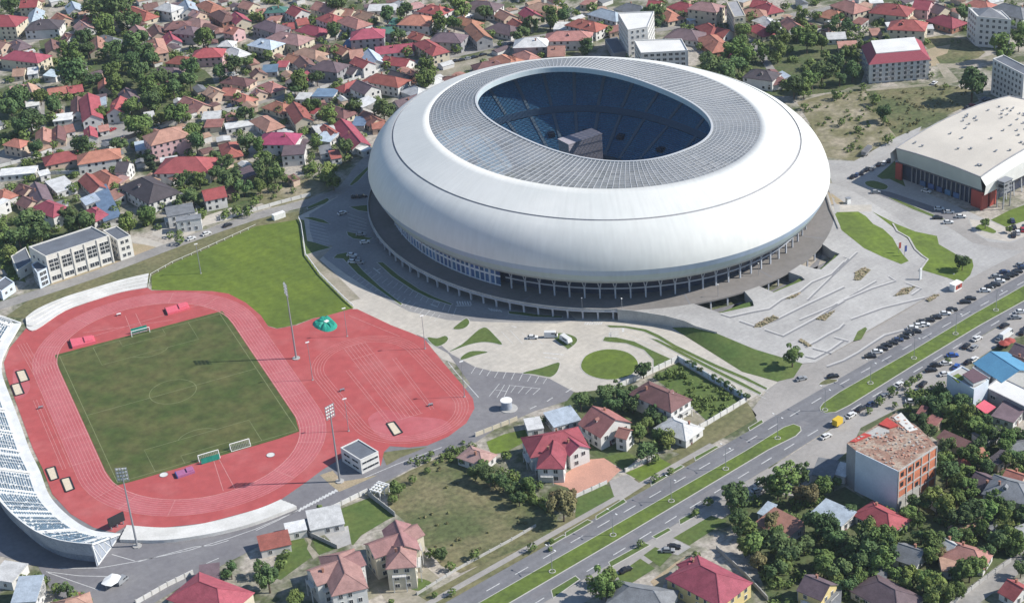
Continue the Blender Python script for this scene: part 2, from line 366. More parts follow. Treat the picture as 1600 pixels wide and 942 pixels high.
# --- upper right fields and lots
gp('scrub_field', [(1245, 160), (1290, 148), (1352, 142), (1360, 165), (1385, 195), (1402, 214), (1335, 252), (1291, 246), (1272, 205)], 'scrub', .02)
gp('meadow', [(1352, 142), (1400, 138), (1470, 130), (1520, 142), (1530, 158), (1480, 180), (1402, 216), (1385, 195), (1360, 165)], 'field_olive', .025)
gp('meadow', [(1430, 62), (1475, 55), (1510, 62), (1540, 82), (1520, 98), (1470, 102), (1455, 80)], 'field_olive', .025)
gp('dirt_road', [(1353, 140), (1450, 131), (1475, 122), (1462, 100), (1490, 100), (1560, 84), (1566, 90), (1500, 108), (1480, 106), (1500, 128), (1470, 134), (1400, 139), (1354, 143)], 'yard', .04)
gp('yard', [(1440, 80), (1462, 74), (1485, 70), (1480, 84), (1462, 90), (1470, 102), (1455, 104)], 'earth', .038)
gp('hall_forecourt', [(1288, 250), (1335, 252), (1402, 214), (1440, 198), (1420, 240), (1445, 300), (1545, 345), (1640, 300), (1660, 372), (1560, 412), (1520, 433), (1504, 442), (1446, 466), (1420, 420), (1330, 340), (1312, 320)], 'plaza', .03, f=G)
# --- plaza sloping down from the concourse deck to the boulevard
plz = [(1254, 568), (1274, 566), (1333, 533), (1356, 517), (1446, 466), (1504, 442), (1518, 434), (1470, 395), (1400, 340), (1335, 300), (1292, 285)]
plz_w = W2(plz, GS)
def deck_arc(a0, a1, n, d=2.0): return [tuple(loc2w((SA+d)*math.cos(math.radians(a)), (SB+d)*math.sin(math.radians(a))).xy) for a in [a0+(a1-a0)*i/(n-1) for i in range(n)]]
def deck_ang(x, y):
    lx, ly = w2loc(G(x, y, DECK)); return math.degrees(math.atan2(ly/(SB+2), lx/(SA+2)))
wells = []
for a, b, px in (((1088, 479), (1158, 452), [(1176, 470), (1178, 478), (1126, 489)]), ((1186, 447), (1232, 425), [(1252, 432), (1258, 437), (1209, 457)]), ((1249, 413), (1283, 381), [(1300, 392), (1312, 397), (1283, 421), (1273, 420)])):
    wells.append((deck_ang(*a), deck_ang(*b), W2(px, GS)))
arc = []; prev = deck_ang(965, 486)
for a0, a1, w in wells:
    arc += deck_arc(prev, a0, 8)+w[::-1]; prev = a1
arc += deck_arc(prev, deck_ang(1294, 296), 12)
emb = W2([(1088, 512), (1120, 521), (1180, 546)], GS)
lip_ = W2([(1088, 512), (1070, 503.5), (1040, 495.5), (1000, 489), (980, 486.5)], GS)
sheet('plaza', arc+plz_w[::-1]+emb[::-1]+lip_[1:], M['plaza'], .05, zf=zplaza, cell=5)
def draped(name, px, m, z, smooth=0): 
    if smooth: px = smooth_poly(px, smooth)
    return sheet(name, W2(px, GS), M[m], z, zf=zplaza, cell=6)
for wi, (a0, a1, w) in enumerate(wells):      # light wells beside the concourse: retaining wall, floor and grass
    lo = deck_arc(a0, a1, 6)+w[::-1]
    sheet('light_well_floor', lo, M['asphalt_dark'], .04)
    n = len(w); g = [w[i] for i in range(n)]; inn = deck_arc(a0, a1, 5, 7.0)
    mb = MB(); ring = w
    for i in range(n-1):
        p, q = ring[i], ring[i+1]; mb.add([(*p, 0), (*q, 0), (*q, zplaza(*q)+.06), (*p, zplaza(*p)+.06)], [(0, 1, 2, 3)])
    for p, q in ((w[-1], deck_arc(a0, a1, 2)[0]), (w[0], deck_arc(a0, a1, 2)[1])):
        mb.add([(*p, 0), (*q, 0), (*q, DECK), (*p, zplaza(*p)+.06)], [(0, 1, 2, 3)])
    o = mb.build('retaining_wall', M['concrete']); tag(o, ('concrete retaining wall of the sunken light well nearest the grass bank', 'concrete retaining wall of the middle one of three sunken light wells', 'concrete retaining wall of the sunken light well nearest the sports hall')[wi], 'wall')
for px in ([(1120, 487), (1160, 472), (1174, 468), (1178, 477), (1126, 489)], [(1205, 454), (1240, 438), (1250, 431), (1258, 437), (1209, 457)], [(1280, 418), (1300, 402), (1306, 394), (1312, 397), (1283, 421)]):
    sheet('lawn', W2(px, GS), M['grass'], -.9, zf=zplaza, cell=5)
mb = MB(); q_ = [arc[0]]+lip_[::-1]+[emb[1]]
for a, b in zip(q_, q_[1:]):
    za, zb = zplaza(*a), zplaza(*b); u = (Vector(b)-Vector(a)).normalized(); nn = Vector((u.y, -u.x))*.18
    for s in (-1, 1): mb.add([(a[0]+nn.x*s, a[1]+nn.y*s, 0), (b[0]+nn.x*s, b[1]+nn.y*s, 0), (b[0]+nn.x*s, b[1]+nn.y*s, zb+.75), (a[0]+nn.x*s, a[1]+nn.y*s, za+.75)], [(0, 1, 2, 3)])
    mb.add([(a[0]+nn.x*s, a[1]+nn.y*s, za+.75) for s in (-1, 1)]+[(b[0]+nn.x*s, b[1]+nn.y*s, zb+.75) for s in (1, -1)], [(0, 1, 2, 3)])
tag(mb.build('retaining_wall', M['concrete']), 'curved grey retaining wall where the concourse meets the grass bank', 'wall')
# embankment
up = W2([(1088, 512), (1120, 521), (1180, 546), (1254, 568)], GS); low = W2([(1050, 512), (1104, 546), (1160, 581), (1215, 596), (1240, 590)])
vs = []; 
for i in range(13):
    t = i/12
    def ev(a, t): t *= len(a)-1; k = min(int(t), len(a)-2); return lerp2(a[k], a[k+1], t-k)
    p, q = ev(up, t), ev(low, t)
    for j in range(5):
        s = j/4; r = lerp2(p, q, s); vs.append((*r, zplaza(*p)*(1-s)+.07))
link('grass_bank', mesh('grass_bank', vs, [(i*5+j, i*5+j+1, i*5+j+6, i*5+j+5) for i in range(12) for j in range(4)], M['grass'], smooth=True), kind='structure')
# plaza terrace steps: thin risers along the terrace edges
def zoom(o, s, pts): return [(o[0]+x*s, o[1]+y*s) for x, y in pts]
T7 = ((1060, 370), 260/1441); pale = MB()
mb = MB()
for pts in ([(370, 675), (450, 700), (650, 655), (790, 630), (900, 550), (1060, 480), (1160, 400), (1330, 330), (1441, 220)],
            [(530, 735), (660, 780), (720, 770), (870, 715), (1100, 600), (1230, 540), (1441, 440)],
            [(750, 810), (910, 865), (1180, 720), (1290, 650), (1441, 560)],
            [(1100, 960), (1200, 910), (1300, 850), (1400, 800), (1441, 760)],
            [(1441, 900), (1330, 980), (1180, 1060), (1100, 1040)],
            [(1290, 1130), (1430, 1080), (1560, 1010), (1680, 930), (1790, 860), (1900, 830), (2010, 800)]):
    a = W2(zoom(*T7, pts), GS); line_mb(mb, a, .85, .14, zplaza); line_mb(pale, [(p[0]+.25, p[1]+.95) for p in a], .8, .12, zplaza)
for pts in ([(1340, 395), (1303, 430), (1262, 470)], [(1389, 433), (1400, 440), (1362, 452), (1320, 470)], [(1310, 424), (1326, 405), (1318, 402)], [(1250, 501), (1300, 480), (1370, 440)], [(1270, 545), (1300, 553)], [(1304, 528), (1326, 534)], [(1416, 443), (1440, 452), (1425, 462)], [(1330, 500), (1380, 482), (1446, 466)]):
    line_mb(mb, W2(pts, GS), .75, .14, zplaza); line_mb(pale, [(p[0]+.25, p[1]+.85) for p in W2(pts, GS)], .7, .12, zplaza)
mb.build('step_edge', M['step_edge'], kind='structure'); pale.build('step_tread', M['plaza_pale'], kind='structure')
# planted beds of boulders
BEDS = [[(1334, 438), (1336, 427), (1350, 418), (1361, 422), (1345, 438)], [(1396, 463), (1412, 451), (1430, 448), (1418, 460)], [(1448, 469), (1460, 461), (1467, 462), (1452, 472)],
        [(1178, 512), (1184, 505), (1208, 493), (1217, 498), (1190, 511)], [(1273, 499), (1285, 494), (1306, 484), (1290, 501)], [(1226, 468), (1240, 462), (1252, 457), (1240, 466)], [(1248, 532), (1252, 530), (1269, 541), (1262, 542)]]
for i, (px, w_, l_) in enumerate([((900, 838), 3, 9), ((1010, 772), 2.2, 14), ((1075, 742), 3.2, 6), ((1170, 690), 2.5, 10), ((980, 842), 3, 8), ((1100, 775), 2.6, 12), ((1250, 665), 3, 7), ((1345, 600), 2.4, 15), ((1420, 535), 3, 8), ((1400, 605), 2.6, 11), ((1500, 540), 2.8, 9), ((845, 925), 3, 8)]):
    c = G(*px); n_ = Vector((-BD.y, BD.x)); sheet('road_patch', [tuple(c.xy+BD*(l_/2*a)+n_*(w_/2*b)) for a, b in ((-1, -1), (1, -1), (1, 1), (-1, 1))], M['asphalt_dark'], .066)
draped('lawn', [(1333, 533), (1340, 518), (1352, 511), (1355, 514), (1346, 530)], 'grass', .09)
# lawns beside the hall and plaza
WED = [(1302, 332), (1341, 331), (1353, 338), (1364, 350), (1380, 358), (1395, 372), (1402, 385), (1411, 398), (1420, 408), (1408, 413), (1380, 402), (1350, 388), (1315, 360)]
draped('lawn', WED, 'lawn', .075)
WED2 = [(1363, 331), (1400, 350), (1430, 362), (1464, 369), (1467, 382), (1498, 400), (1519, 405), (1521, 416), (1516, 430), (1503, 442), (1480, 434), (1440, 422), (1450, 407), (1435, 395), (1420, 375), (1395, 355)]
draped('lawn', WED2, 'lawn', .075)
mb = MB(); line_mb(mb, W2([(1395, 350), (1402, 362), (1420, 372), (1430, 390), (1441, 400), (1450, 406), (1441, 418), (1437, 424)], GS), .8, .35, zplaza)
line_mb(mb, W2([(1292, 304), (1299, 328), (1312, 358)], GS), .8, .9, zplaza)
mb.build('low_wall', M['concrete'], kind='structure')
draped('earth_bed', [(1290, 300), (1300, 303), (1321, 318), (1317, 320), (1298, 320)], 'earth', .07)
draped('parapet_path', [(1298, 322), (1362, 320), (1362, 331), (1300, 332)], 'paving', .066)
# tree lawns by hall
gp('lawn', [(1548, 344), (1575, 330), (1640, 305), (1660, 330), (1620, 340), (1580, 352), (1572, 355)], 'lawn', .06)
gp('parking', [(1515, 343), (1548, 346), (1572, 356), (1610, 338), (1660, 325), (1660, 350), (1600, 370), (1577, 378), (1540, 372), (1522, 362)], 'paving', .045)
gp('street', [(1475, 350), (1512, 340), (1520, 362), (1545, 378), (1580, 380), (1640, 350), (1660, 362), (1600, 392), (1570, 390), (1520, 380)], 'strip_paving', .042)
gp('ramp_road', [(1370, 297), (1390, 300), (1455, 322), (1512, 340), (1480, 347), (1420, 325), (1388, 311), (1368, 303)], 'asphalt_dark', .05)
isle('planter_strip', [(1388, 309), (1400, 311), (1440, 328), (1476, 343), (1470, 344), (1425, 327)], 'grass')
isle('planter_strip', [(1352, 285), (1366, 283), (1386, 290), (1384, 296), (1372, 296), (1356, 291)], 'grass', smooth=3)
isle('planter_strip', [(1526, 354), (1535, 351), (1556, 361), (1552, 365), (1540, 362), (1525, 358)], 'lawn', smooth=3)
gp('grass_strip', [(1370, 276), (1398, 252), (1403, 262), (1415, 292), (1390, 280), (1378, 280)], 'grass', .05)
# ------------------------------------------------------------------ training lawn, track and pitch
LAWN = [(237, 431), (270, 412), (314, 393), (400, 354), (467, 343), (471, 352), (478, 400), (487, 412), (500, 430), (540, 470), (553, 481), (512, 493), (490, 497), (463, 507), (433, 513), (419, 509), (407, 493), (384, 473), (357, 459), (331, 455), (280, 454), (237, 453)]
gp('training_lawn', LAWN, 'training_grass', .05)
gp('verge', [(44, 470), (150, 432), (237, 400), (330, 362), (400, 343), (466, 330), (472, 343), (400, 356), (314, 394), (237, 432), (232, 434), (143, 457), (99, 470), (60, 490), (40, 498), (10, 494)], 'dry_grass', .03)
track = [(56, 515), (41, 513), (15, 544), (6, 567), (10, 587), (23, 623), (38, 664), (51, 700), (67, 733), (82, 772), (110.5, 803), (146.5, 824), (180, 832), (198, 821), (205.5, 824), (257, 824), (321, 817), (400, 796), (438, 781), (477, 754), (505, 733), (560, 700), (595, 728), (600, 706), (609, 697), (640, 699), (667.5, 696), (700.6, 682), (728.7, 661), (741.4, 638), (739, 623), (723.6, 603), (693, 567), (662.4, 529), (642, 520), (611.5, 508.4), (558, 483), (548, 483), (512, 493), (489, 498), (463.7, 508), (433, 514), (419, 510), (407.6, 493), (384, 473), (357, 459), (331, 455), (280, 454), (237, 454), (229, 449), (190, 455), (153, 467.6), (102, 485.5)]
gp('running_track', track, 'track_red', .08)
PT, PB, R0 = Vector((34, -10.6)), Vector((34, -94.7)), 36.5
def oval(ct, cb, r, n=24):
    return [(ct.x+r*math.cos(math.pi*i/n), ct.y+r*math.sin(math.pi*i/n)) for i in range(n+1)]+[(cb.x+r*math.cos(math.pi+math.pi*i/n), cb.y+r*math.sin(math.pi+math.pi*i/n)) for i in range(n+1)]
def ringpoly(name, ct, cb, r, w, m, z, n=24):
    a, b = oval(ct, cb, r, n), oval(ct, cb, r+w, n); k = len(a)
    vs = [(*p, z) for p in a]+[(*p, z) for p in b]
    return link(name, mesh(name, vs, [(i, (i+1) % k, k+(i+1) % k, k+i) for i in range(k)], M[m]), kind='structure')
ringpoly('track_lane', PT, PB, R0, 9.76, 'track_worn', .10)
for i in range(9): ringpoly('lane_line', PT, PB, R0+i*1.22-.07, .16 if i else .32, 'track_line', .115+.0005*i)
MT, MBT = Vector((108.0, -72.6)), Vector((109.4, -113.8))
for i in range(5): ringpoly('lane_line', MT, MBT, 17.6+i*1.2-.07, .16, 'track_line', .116)
mb = MB()
for i in range(9):      # start straight on the grandstand side, sprint lanes of the training oval
    x = -2.5-i*1.22
    line_mb(mb, [(x-1.4, -10.6+30), (x, -10.6)] if i > 4 else [(x, -10.6+8), (x, -10.6)], .16, .118)
for i in range(7):
    x = 103.9+i*1.5
    line_mb(mb, [(x, -55.5), (x-.2, -118)], .16, .118)
for x0, x1, y0, y1 in ((118, 116.8, -73.6, -117.3), (119.3, 118.1, -73.8, -117.6), (98.6, 99.4, -73, -122), (99.8, 100.6, -73, -122)): line_mb(mb, [(x0, y0), (x1, y1)], .16, .118)
for y in (-55.5, -66, -118): line_mb(mb, [(103.5, y), (113.3, y)], .2, .119)
for x in (-13.4, -15.1, -16.3): line_mb(mb, [(x, -30), (x+.3, -86)], .16, .118)
for px in ([(545, 493), (625, 526)], [(332, 713), (349, 767)], [(339, 711), (367, 763)], [(196, 494), (206, 520)], [(212, 490), (222, 512)], [(110, 536), (310, 477)], [(130, 520), (270, 500)]):
    line_mb(mb, W2(px), .22, .118)
for a in (35, 62, 118, 150, 200, 216, 240, 300, 330, 345):      # exchange-zone ticks across the lanes
    c = PT if a < 180 else PB; u = Vector((math.cos(math.radians(a)), math.sin(math.radians(a))))
    line_mb(mb, [tuple(c+u*R0), tuple(c+u*(R0+9.8))], .18, .1195)
for y in (-20, -60, -80): line_mb(mb, [(70.5, y), (80.3, y)], .18, .1195); line_mb(mb, [(-2.5, y-5), (-12.3, y-5)], .18, .1195)
mb.build('track_marking', M['track_line'], kind='structure')
# pitch: grass with cut corners
PG = [(-1.6, 2.2), (69.6, 2.2), (70.2, -12), (70.2, -96), (68.4, -106.2), (60, -107), (8, -107), (-1.0, -106.6), (-2.2, -95), (-2.2, -10)]
sheet('pitch', PG, M['pitch_grass'], .11)
mb = MB(); LZ = .125; w = .25
def rect(x0, y0, x1, y1): 
    for a in ([(x0, y0), (x1, y0)], [(x1, y0), (x1, y1)], [(x1, y1), (x0, y1)], [(x0, y1), (x0, y0)]): line_mb(mb, a, w, LZ)
for a in ([(0, 0), (68, 0)], [(0, -105), (68, -105)]): line_mb(mb, a, w, LZ)
for a in ([(0, 0), (0, -105)], [(68, 0), (68, -105)]): line_mb(mb, a, w, LZ+.001)
line_mb(mb, [(0, -52.5), (68, -52.5)], w, LZ+.002)
for s, y in ((-1, 0), (1, -105)):
    for hw, d in ((20.16, 16.5), (9.16, 5.5)):
        line_mb(mb, [(34-hw, y), (34-hw, y+s*d), (34+hw, y+s*d), (34+hw, y)], w, LZ+.002)
    cy = y+s*11; line_mb(mb, [(34+9.15*math.cos(t), cy+s*9.15*math.sin(t)) for t in [math.radians(37+106*i/16) for i in range(17)]], w, LZ+.003)
line_mb(mb, [(34+9.15*math.cos(2*math.pi*i/40), -52.5+9.15*math.sin(2*math.pi*i/40)) for i in range(41)], w, LZ+.003)
mb.build('pitch_marking', M['pitch_line'], kind='structure')
# worn patches on the red surface
for px in ([(575, 655), (600, 640), (640, 650), (690, 655), (705, 670), (670, 685), (620, 690), (590, 680)], [(20, 585), (28, 577), (47, 600), (40, 618), (24, 622)]):
    gp('worn_patch', px, 'track_worn', .105, smooth=4)
# white terraces round the bends
def terrace(name, out_px, in_px, n, h, m='white_concrete'):
    out_px = smooth_poly(out_px, 4, False); in_px = smooth_poly(in_px, 4, False)
    A, B = W2(out_px), W2(in_px); N = 40; mb = MB()
    def ev(a, t): t *= len(a)-1; k = min(int(t), len(a)-2); return lerp2(a[k], a[k+1], t-k)
    for s in range(n):
        z0, z1 = h*s/n+.1, h*(s+1)/n+.1; f0, f1 = s/n, (s+1)/n
        for i in range(N):
            t0, t1 = i/N, (i+1)/N
            a0, a1 = lerp2(ev(B, t0), ev(A, t0), f0), lerp2(ev(B, t1), ev(A, t1), f0); b0, b1 = lerp2(ev(B, t0), ev(A, t0), f1), lerp2(ev(B, t1), ev(A, t1), f1)
            mb.add([(*a0, z0), (*a1, z0), (*a1, z1), (*a0, z1)], [(0, 1, 2, 3)]); mb.add([(*a0, z1), (*a1, z1), (*b1, z1), (*b0, z1)], [(0, 1, 2, 3)])
    for i in range(N):
        p, q = ev(A, i/N), ev(A, (i+1)/N); mb.add([(*p, 0), (*q, 0), (*q, h+.1), (*p, h+.1)], [(0, 1, 2, 3)])
    return mb.build(name, M[m])
o = terrace('terrace', [(41, 500), (60, 486), (99, 469), (143, 455), (190, 441), (233, 431)], [(42, 513), (56, 516), (102, 486), (153, 468), (190, 457), (230, 450)], 4, 1.2)
tag(o, 'white stepped terrace round the upper bend of the red track', 'terrace')
o = terrace('terrace', [(188, 847), (257, 848), (334, 837), (400, 820), (464, 795)], [(198, 821), (257, 825), (321, 818), (400, 797), (439, 781)], 4, 1.2)
tag(o, 'white stepped terrace round the lower bend of the red track', 'terrace')
# gravel bits by the control building
gp('gravel', [(500, 742), (520, 735), (535, 752), (560, 748), (590, 742), (545, 762), (530, 768), (515, 756)], 'earth', .06)
gp('lawn', [(596, 707), (640, 701), (668, 698), (625, 715), (604, 727)], 'dry_grass', .06)
gp('car_park_shade', [(483, 335), (540, 300), (575, 262), (620, 230), (640, 380), (700, 430), (880, 480), (900, 500), (870, 505), (760, 503), (700, 500), (640, 487), (590, 461), (540, 428), (508, 404), (492, 385), (484, 360)], 'car_park_shade', .042)  # stadium's shade put into a darker asphalt sheet over the same paving
# ------------------------------------------------------------------ markings and islands of the west car park
mb = MB()
T6 = ((700, 480), 200/1346)
def zl(t, *segs, w=.22, z=.055):
    for s in segs: line_mb(mb, W2(zoom(*t, s)), w, z)
bays = [(245, 695, 290, 625), (330, 710, 372, 645), (410, 722, 450, 660), (490, 738, 530, 672), (578, 750, 612, 680), (665, 762, 700, 690), (748, 772, 785, 700), (835, 780, 875, 715), (915, 795, 955, 730), (1000, 805, 1040, 745)]
for a, b, c, d in bays: zl(T6, [(a, b), (c, d)])
zl(T6, [(435, 935), (540, 805)], [(515, 950), (595, 815)], [(590, 940), (650, 820)], [(500, 870), (615, 882)])
for i in range(4): zl(T6, [(660+i*78, 895+i*8), (715+i*85, 822+i*10)])
zl(T6, [(640, 820), (965, 855)])
zl(T6, [(560, 255), (680, 380)], [(655, 245), (785, 385)], [(780, 270), (880, 380)], [(900, 300), (1000, 390)], w=.2)
zl(T6, [(1000, 480), (1220, 500)], [(1020, 525), (1165, 545)], [(670, 200), (720, 212)], w=.5)
zl(T6, [(0, 575), (90, 690), (210, 820), (320, 945)], w=.3)
T2 = ((560, 300), 320/1507)
for i in range(18):       # bays of the shaded car park
    t = i/17; zl(T2, [(lerp2((10, 600), (700, 905), t)), lerp2((60, 570), (720, 850), t)], w=.2)
    zl(T2, [lerp2((-60, 640), (560, 950), t), lerp2((-20, 610), (600, 905), t)], w=.2)
for i in range(6): zl(T2, [(725+i*19, 805), (735+i*19, 832)], w=.6)
for i in range(5): zl(T2, [(955+i*20, 855+i*3), (985+i*18, 875+i*2)], w=.5)
zl(T2, [(715, 838), (830, 836)], [(130, 580), (165, 565)], [(110, 560), (160, 600)], [(530, 825), (580, 845)], [(560, 805), (600, 815)], w=.5)
T8 = ((460, 240), 160/837)
for i in range(6): zl(T8, [(430+i*6, 490+i*32), (590, 545+i*25)], w=.2); zl(T8, [(90+i*6, 560+i*28), (250+i*8, 600+i*28)], w=.2)
T3 = ((800, 460), 400/1570)
for i in range(8): zl(T3, [(445+i*14, 186), (455+i*14, 170)], w=.55)
for i in range(6): zl(T3, [(600, 212+i*9), (660, 214+i*9)], w=.4)
zl(T3, [(600, 235), (603, 260)], [(680, 205), (682, 230)], w=.9)
zl(T3, [(700, 240), (900, 330), (1160, 455), (1380, 560), (1560, 640)], [(850, 240), (1010, 320), (1250, 440), (1420, 520), (1570, 600)], w=.18)
zl(T3, [(215, 655), (250, 632)], [(110, 702), (150, 683)], [(330, 600), (370, 575)], w=.4)
# lower-left ring road marks
T13 = ((0, 700), 400/1557); T14 = ((400, 700), 400/1557)
zl(T13, [(360, 730), (600, 728), (820, 690), (1150, 620), (1400, 545), (1557, 490), (1800, 385)], [(680, 645), (820, 685)], [(280, 750), (480, 775), (660, 780)], [(290, 755), (610, 865)], [(840, 690), (1180, 600), (1290, 590), (1390, 560)], [(1120, 770), (1165, 745)], [(975, 838), (1020, 815)], [(1255, 700), (1330, 668)], w=.28)
zl(T14, [(0, 500), (130, 440), (260, 375)], [(530, 235), (850, 100), (1130, -5)], w=.28)
for i in range(14): zl(T14, [(262+i*19, 385-i*10), (278+i*19, 360-i*10)], w=.75)
mb.build('car_park_marking', M['mark'], kind='structure')
T6p = lambda pts: zoom(*T6, pts)
for pts, m in (([(55, 228), (110, 175), (185, 122), (215, 135), (222, 170), (190, 210), (130, 232)], 'grass'), ([(10, 470), (150, 390), (290, 265), (350, 225), (408, 220), (500, 310), (570, 393), (470, 375), (360, 368), (220, 395)], 'grass'), ([(130, 545), (170, 500), (260, 462), (420, 472), (300, 505), (170, 548)], 'grass'), ([(785, 692), (980, 640), (1155, 583), (1170, 620), (1140, 690), (1085, 732), (1030, 730), (900, 705)], 'grass'),
                 ([(1120, 330), (1150, 275), (1260, 285), (1345, 320), (1350, 370), (1270, 437), (1240, 425)], 'grass')):
    isle('grass_island', T6p(pts), m, smooth=3)
isle('grass_island', [(908, 570), (916, 556), (935, 548), (955, 546), (975, 549), (990, 557), (997, 570), (988, 584), (970, 591), (948, 593), (925, 588), (912, 580)], 'lawn', smooth=3)
isle('grass_island', zoom(*T3, [(558, 285), (570, 262), (640, 265), (750, 290), (850, 340), (960, 390), (995, 408), (870, 465), (868, 400), (810, 340), (700, 300), (600, 292)]), 'grass')
isle('grass_strip', zoom(*T3, [(580, 190), (700, 195), (820, 215), (900, 250), (1000, 310), (1250, 430), (1440, 510), (1565, 575), (1560, 585), (1420, 520), (1240, 445), (990, 325), (890, 265), (810, 228), (690, 205), (600, 203)]), 'grass')
isle('grass_strip', zoom(*T3, [(850, 270), (890, 278), (1010, 335), (1250, 460), (1420, 545), (1530, 605), (1520, 614), (1410, 560), (1240, 475), (1000, 350)]), 'grass')
gp('lawn', zoom(*T3, [(1040, 925), (1150, 835), (1440, 660), (1500, 740), (1480, 770), (1380, 830), (1240, 910), (1100, 1000), (980, 960)]), 'dry_grass', .04)
isle('grass_island', zoom(*T8, [(75, 525), (150, 522), (240, 545), (290, 578), (200, 562), (110, 535)]), 'grass')
isle('grass_island', zoom(*T8, [(80, 545), (105, 715), (170, 730), (300, 770), (200, 795), (90, 830), (70, 690), (45, 540)]), 'grass')
isle('grass_island', zoom(*T8, [(105, 440), (270, 365), (285, 380), (250, 410), (110, 455)]), 'grass')
isle('grass_island', zoom(*T8, [(450, 260), (500, 200), (600, 110), (602, 135), (520, 225), (470, 262)]), 'grass')
isle('grass_island', zoom(*T8, [(455, 438), (600, 422), (600, 478), (520, 465)]), 'grass')
isle('grass_island', zoom(*T8, [(320, 855), (350, 825), (430, 810), (490, 880), (560, 960), (700, 1090), (880, 1230), (870, 1240), (680, 1105), (520, 985), (400, 860)]), 'grass')
isle('grass_island', zoom(*T8, [(430, 640), (500, 655), (600, 690), (640, 690), (600, 710), (480, 695), (440, 670)]), 'grass')
isle('grass_island', zoom(*T2, [(140, 520), (180, 520), (300, 620), (450, 720), (560, 775), (690, 825), (680, 832), (520, 780), (400, 720), (250, 620)]), 'grass')
isle('grass_island', zoom(*T2, [(1105, 880), (1200, 885), (1330, 905), (1500, 915), (1500, 925), (1300, 920), (1110, 895)]), 'grass')
isle('grass_strip', zoom((400, 460), 400/1570, [(1050, 265), (1110, 270), (1160, 255), (1178, 275), (1150, 305), (1100, 318)]), 'grass', smooth=3)
gp('sand_path', zoom((400, 230), 400/1570, [(310, 660), (460, 600), (470, 612), (390, 690), (470, 760), (560, 850), (640, 930), (560, 950), (400, 790), (340, 720)]), 'yard', .045)
# ------------------------------------------------------------------ gardens and yards near the camera
gp('field', [(606, 765), (612, 750), (640, 735), (700, 708), (740, 712), (795, 748), (840, 778), (872, 808), (856, 838), (720, 895), (690, 884), (664, 852), (630, 812), (606, 792)], 'field_olive', .02)
gp('lawn', zoom(*T14, [(510, 370), (690, 300), (850, 410), (790, 440), (640, 530), (590, 590), (510, 520)]), 'grass', .03)
gp('yard', zoom(*T14, [(410, 520), (560, 470), (580, 580), (500, 610)]), 'plaza', .035)
gp('lawn', zoom(*T14, [(210, 550), (280, 515), (340, 660), (150, 800), (90, 780), (130, 640)]), 'grass', .03)
gp('path', zoom(*T14, [(290, 520), (350, 530), (330, 590), (385, 650), (350, 675), (310, 610), (320, 580)]), 'yard', .035)
gp('lawn', zoom(*T14, [(345, 560), (370, 545), (500, 605), (380, 650)]), 'grass', .03)
gp('yard', zoom(*T14, [(640, 590), (720, 700), (880, 760), (1010, 700), (1130, 800), (980, 890), (1060, 942), (800, 942), (690, 780), (560, 640)]), 'yard', .03)
gp('lawn', zoom(*T14, [(930, 820), (990, 790), (1070, 820), (1000, 865), (930, 850)]), 'grass', .04, smooth=3)
gp('yard', zoom(*T14, [(480, 900), (700, 790), (760, 890), (640, 942), (480, 950)]), 'yard', .036)
gp('yard', zoom((800, 700), 400/1557, [(240, 210), (450, 70), (560, 60), (665, 130), (580, 210), (390, 300), (340, 240)]), 'brick_yard', .03)
gp('lawn', zoom((800, 700), 400/1557, [(390, 310), (570, 220), (660, 290), (420, 440), (385, 420)]), 'grass', .035)
gp('lawn', zoom((800, 700), 400/1557, [(560, 55), (690, 20), (770, 60), (680, 135)]), 'grass', .035)
gp('lawn', zoom((800, 700), 400/1557, [(690, 150), (900, 60), (990, 110), (800, 210)]), 'lawn', .035)
gp('driveway', zoom((800, 700), 400/1557, [(590, 200), (700, 160), (800, 230), (660, 320), (620, 290)]), 'strip_paving', .045)
gp('lawn', zoom((800, 700), 400/1557, [(800, 650), (870, 600), (980, 640), (900, 720)]), 'grass', .04)
gp('lawn', zoom((800, 700), 400/1557, [(980, 545), (1210, 410), (1310, 440), (1080, 590)]), 'grass', .04)
gp('lawn', zoom((800, 700), 400/1557, [(640, 770), (780, 670), (870, 730), (680, 850)]), 'grass', .04)
gp('driveway', zoom((800, 700), 400/1557, [(840, 810), (1000, 690), (1080, 640), (960, 740), (900, 880)]), 'earth', .04)
gp('yard', zoom((800, 700), 400/1557, [(880, 620), (1000, 560), (1090, 600), (1010, 650)]), 'plaza', .045)
gp('lawn', zoom(*T3, [(860, 505), (1030, 420), (1420, 645), (1190, 770), (1050, 640)]), 'grass', .03)
gp('yard', zoom(*T3, [(960, 720), (1080, 690), (1190, 780), (1090, 840), (1000, 760)]), 'yard', .035)
gp('yard', zoom(*T3, [(150, 790), (380, 740), (430, 800), (400, 870), (200, 840)]), 'earth', .035)
gp('lawn', zoom((660, 640), 1, [(100, 50), (128, 38), (165, 30), (170, 45), (130, 66), (108, 70)]), 'lawn', .035)
gp('yard', zoom((0, 230), 400/1570, [(950, 470), (1240, 430), (1420, 370), (1430, 440), (1260, 480), (1090, 580), (930, 540)]), 'paving', .035)
gp('yard', zoom((0, 230), 400/1570, [(300, 830), (450, 780), (740, 690), (800, 590), (920, 600), (980, 620), (900, 660), (600, 760), (330, 870)]), 'earth', .03)
gp('yard', zoom((0, 230), 400/1570, [(790, 540), (900, 560), (1000, 590), (990, 620), (800, 580)]), 'paving', .032)
gp('lawn', zoom((0, 230), 400/1570, [(0, 640), (0, 720), (60, 800), (160, 830), (120, 720)]), 'grass', .02)
gp('yard', zoom((400, 230), 400/1570, [(0, 330), (100, 370), (330, 310), (480, 240), (300, 190), (170, 200), (0, 280)]), 'scrub', .025)
gp('lawn', zoom((1200, 460), 400/1570, [(920, 720), (960, 720), (1260, 880), (1230, 900), (1020, 800)]), 'lawn', .03)

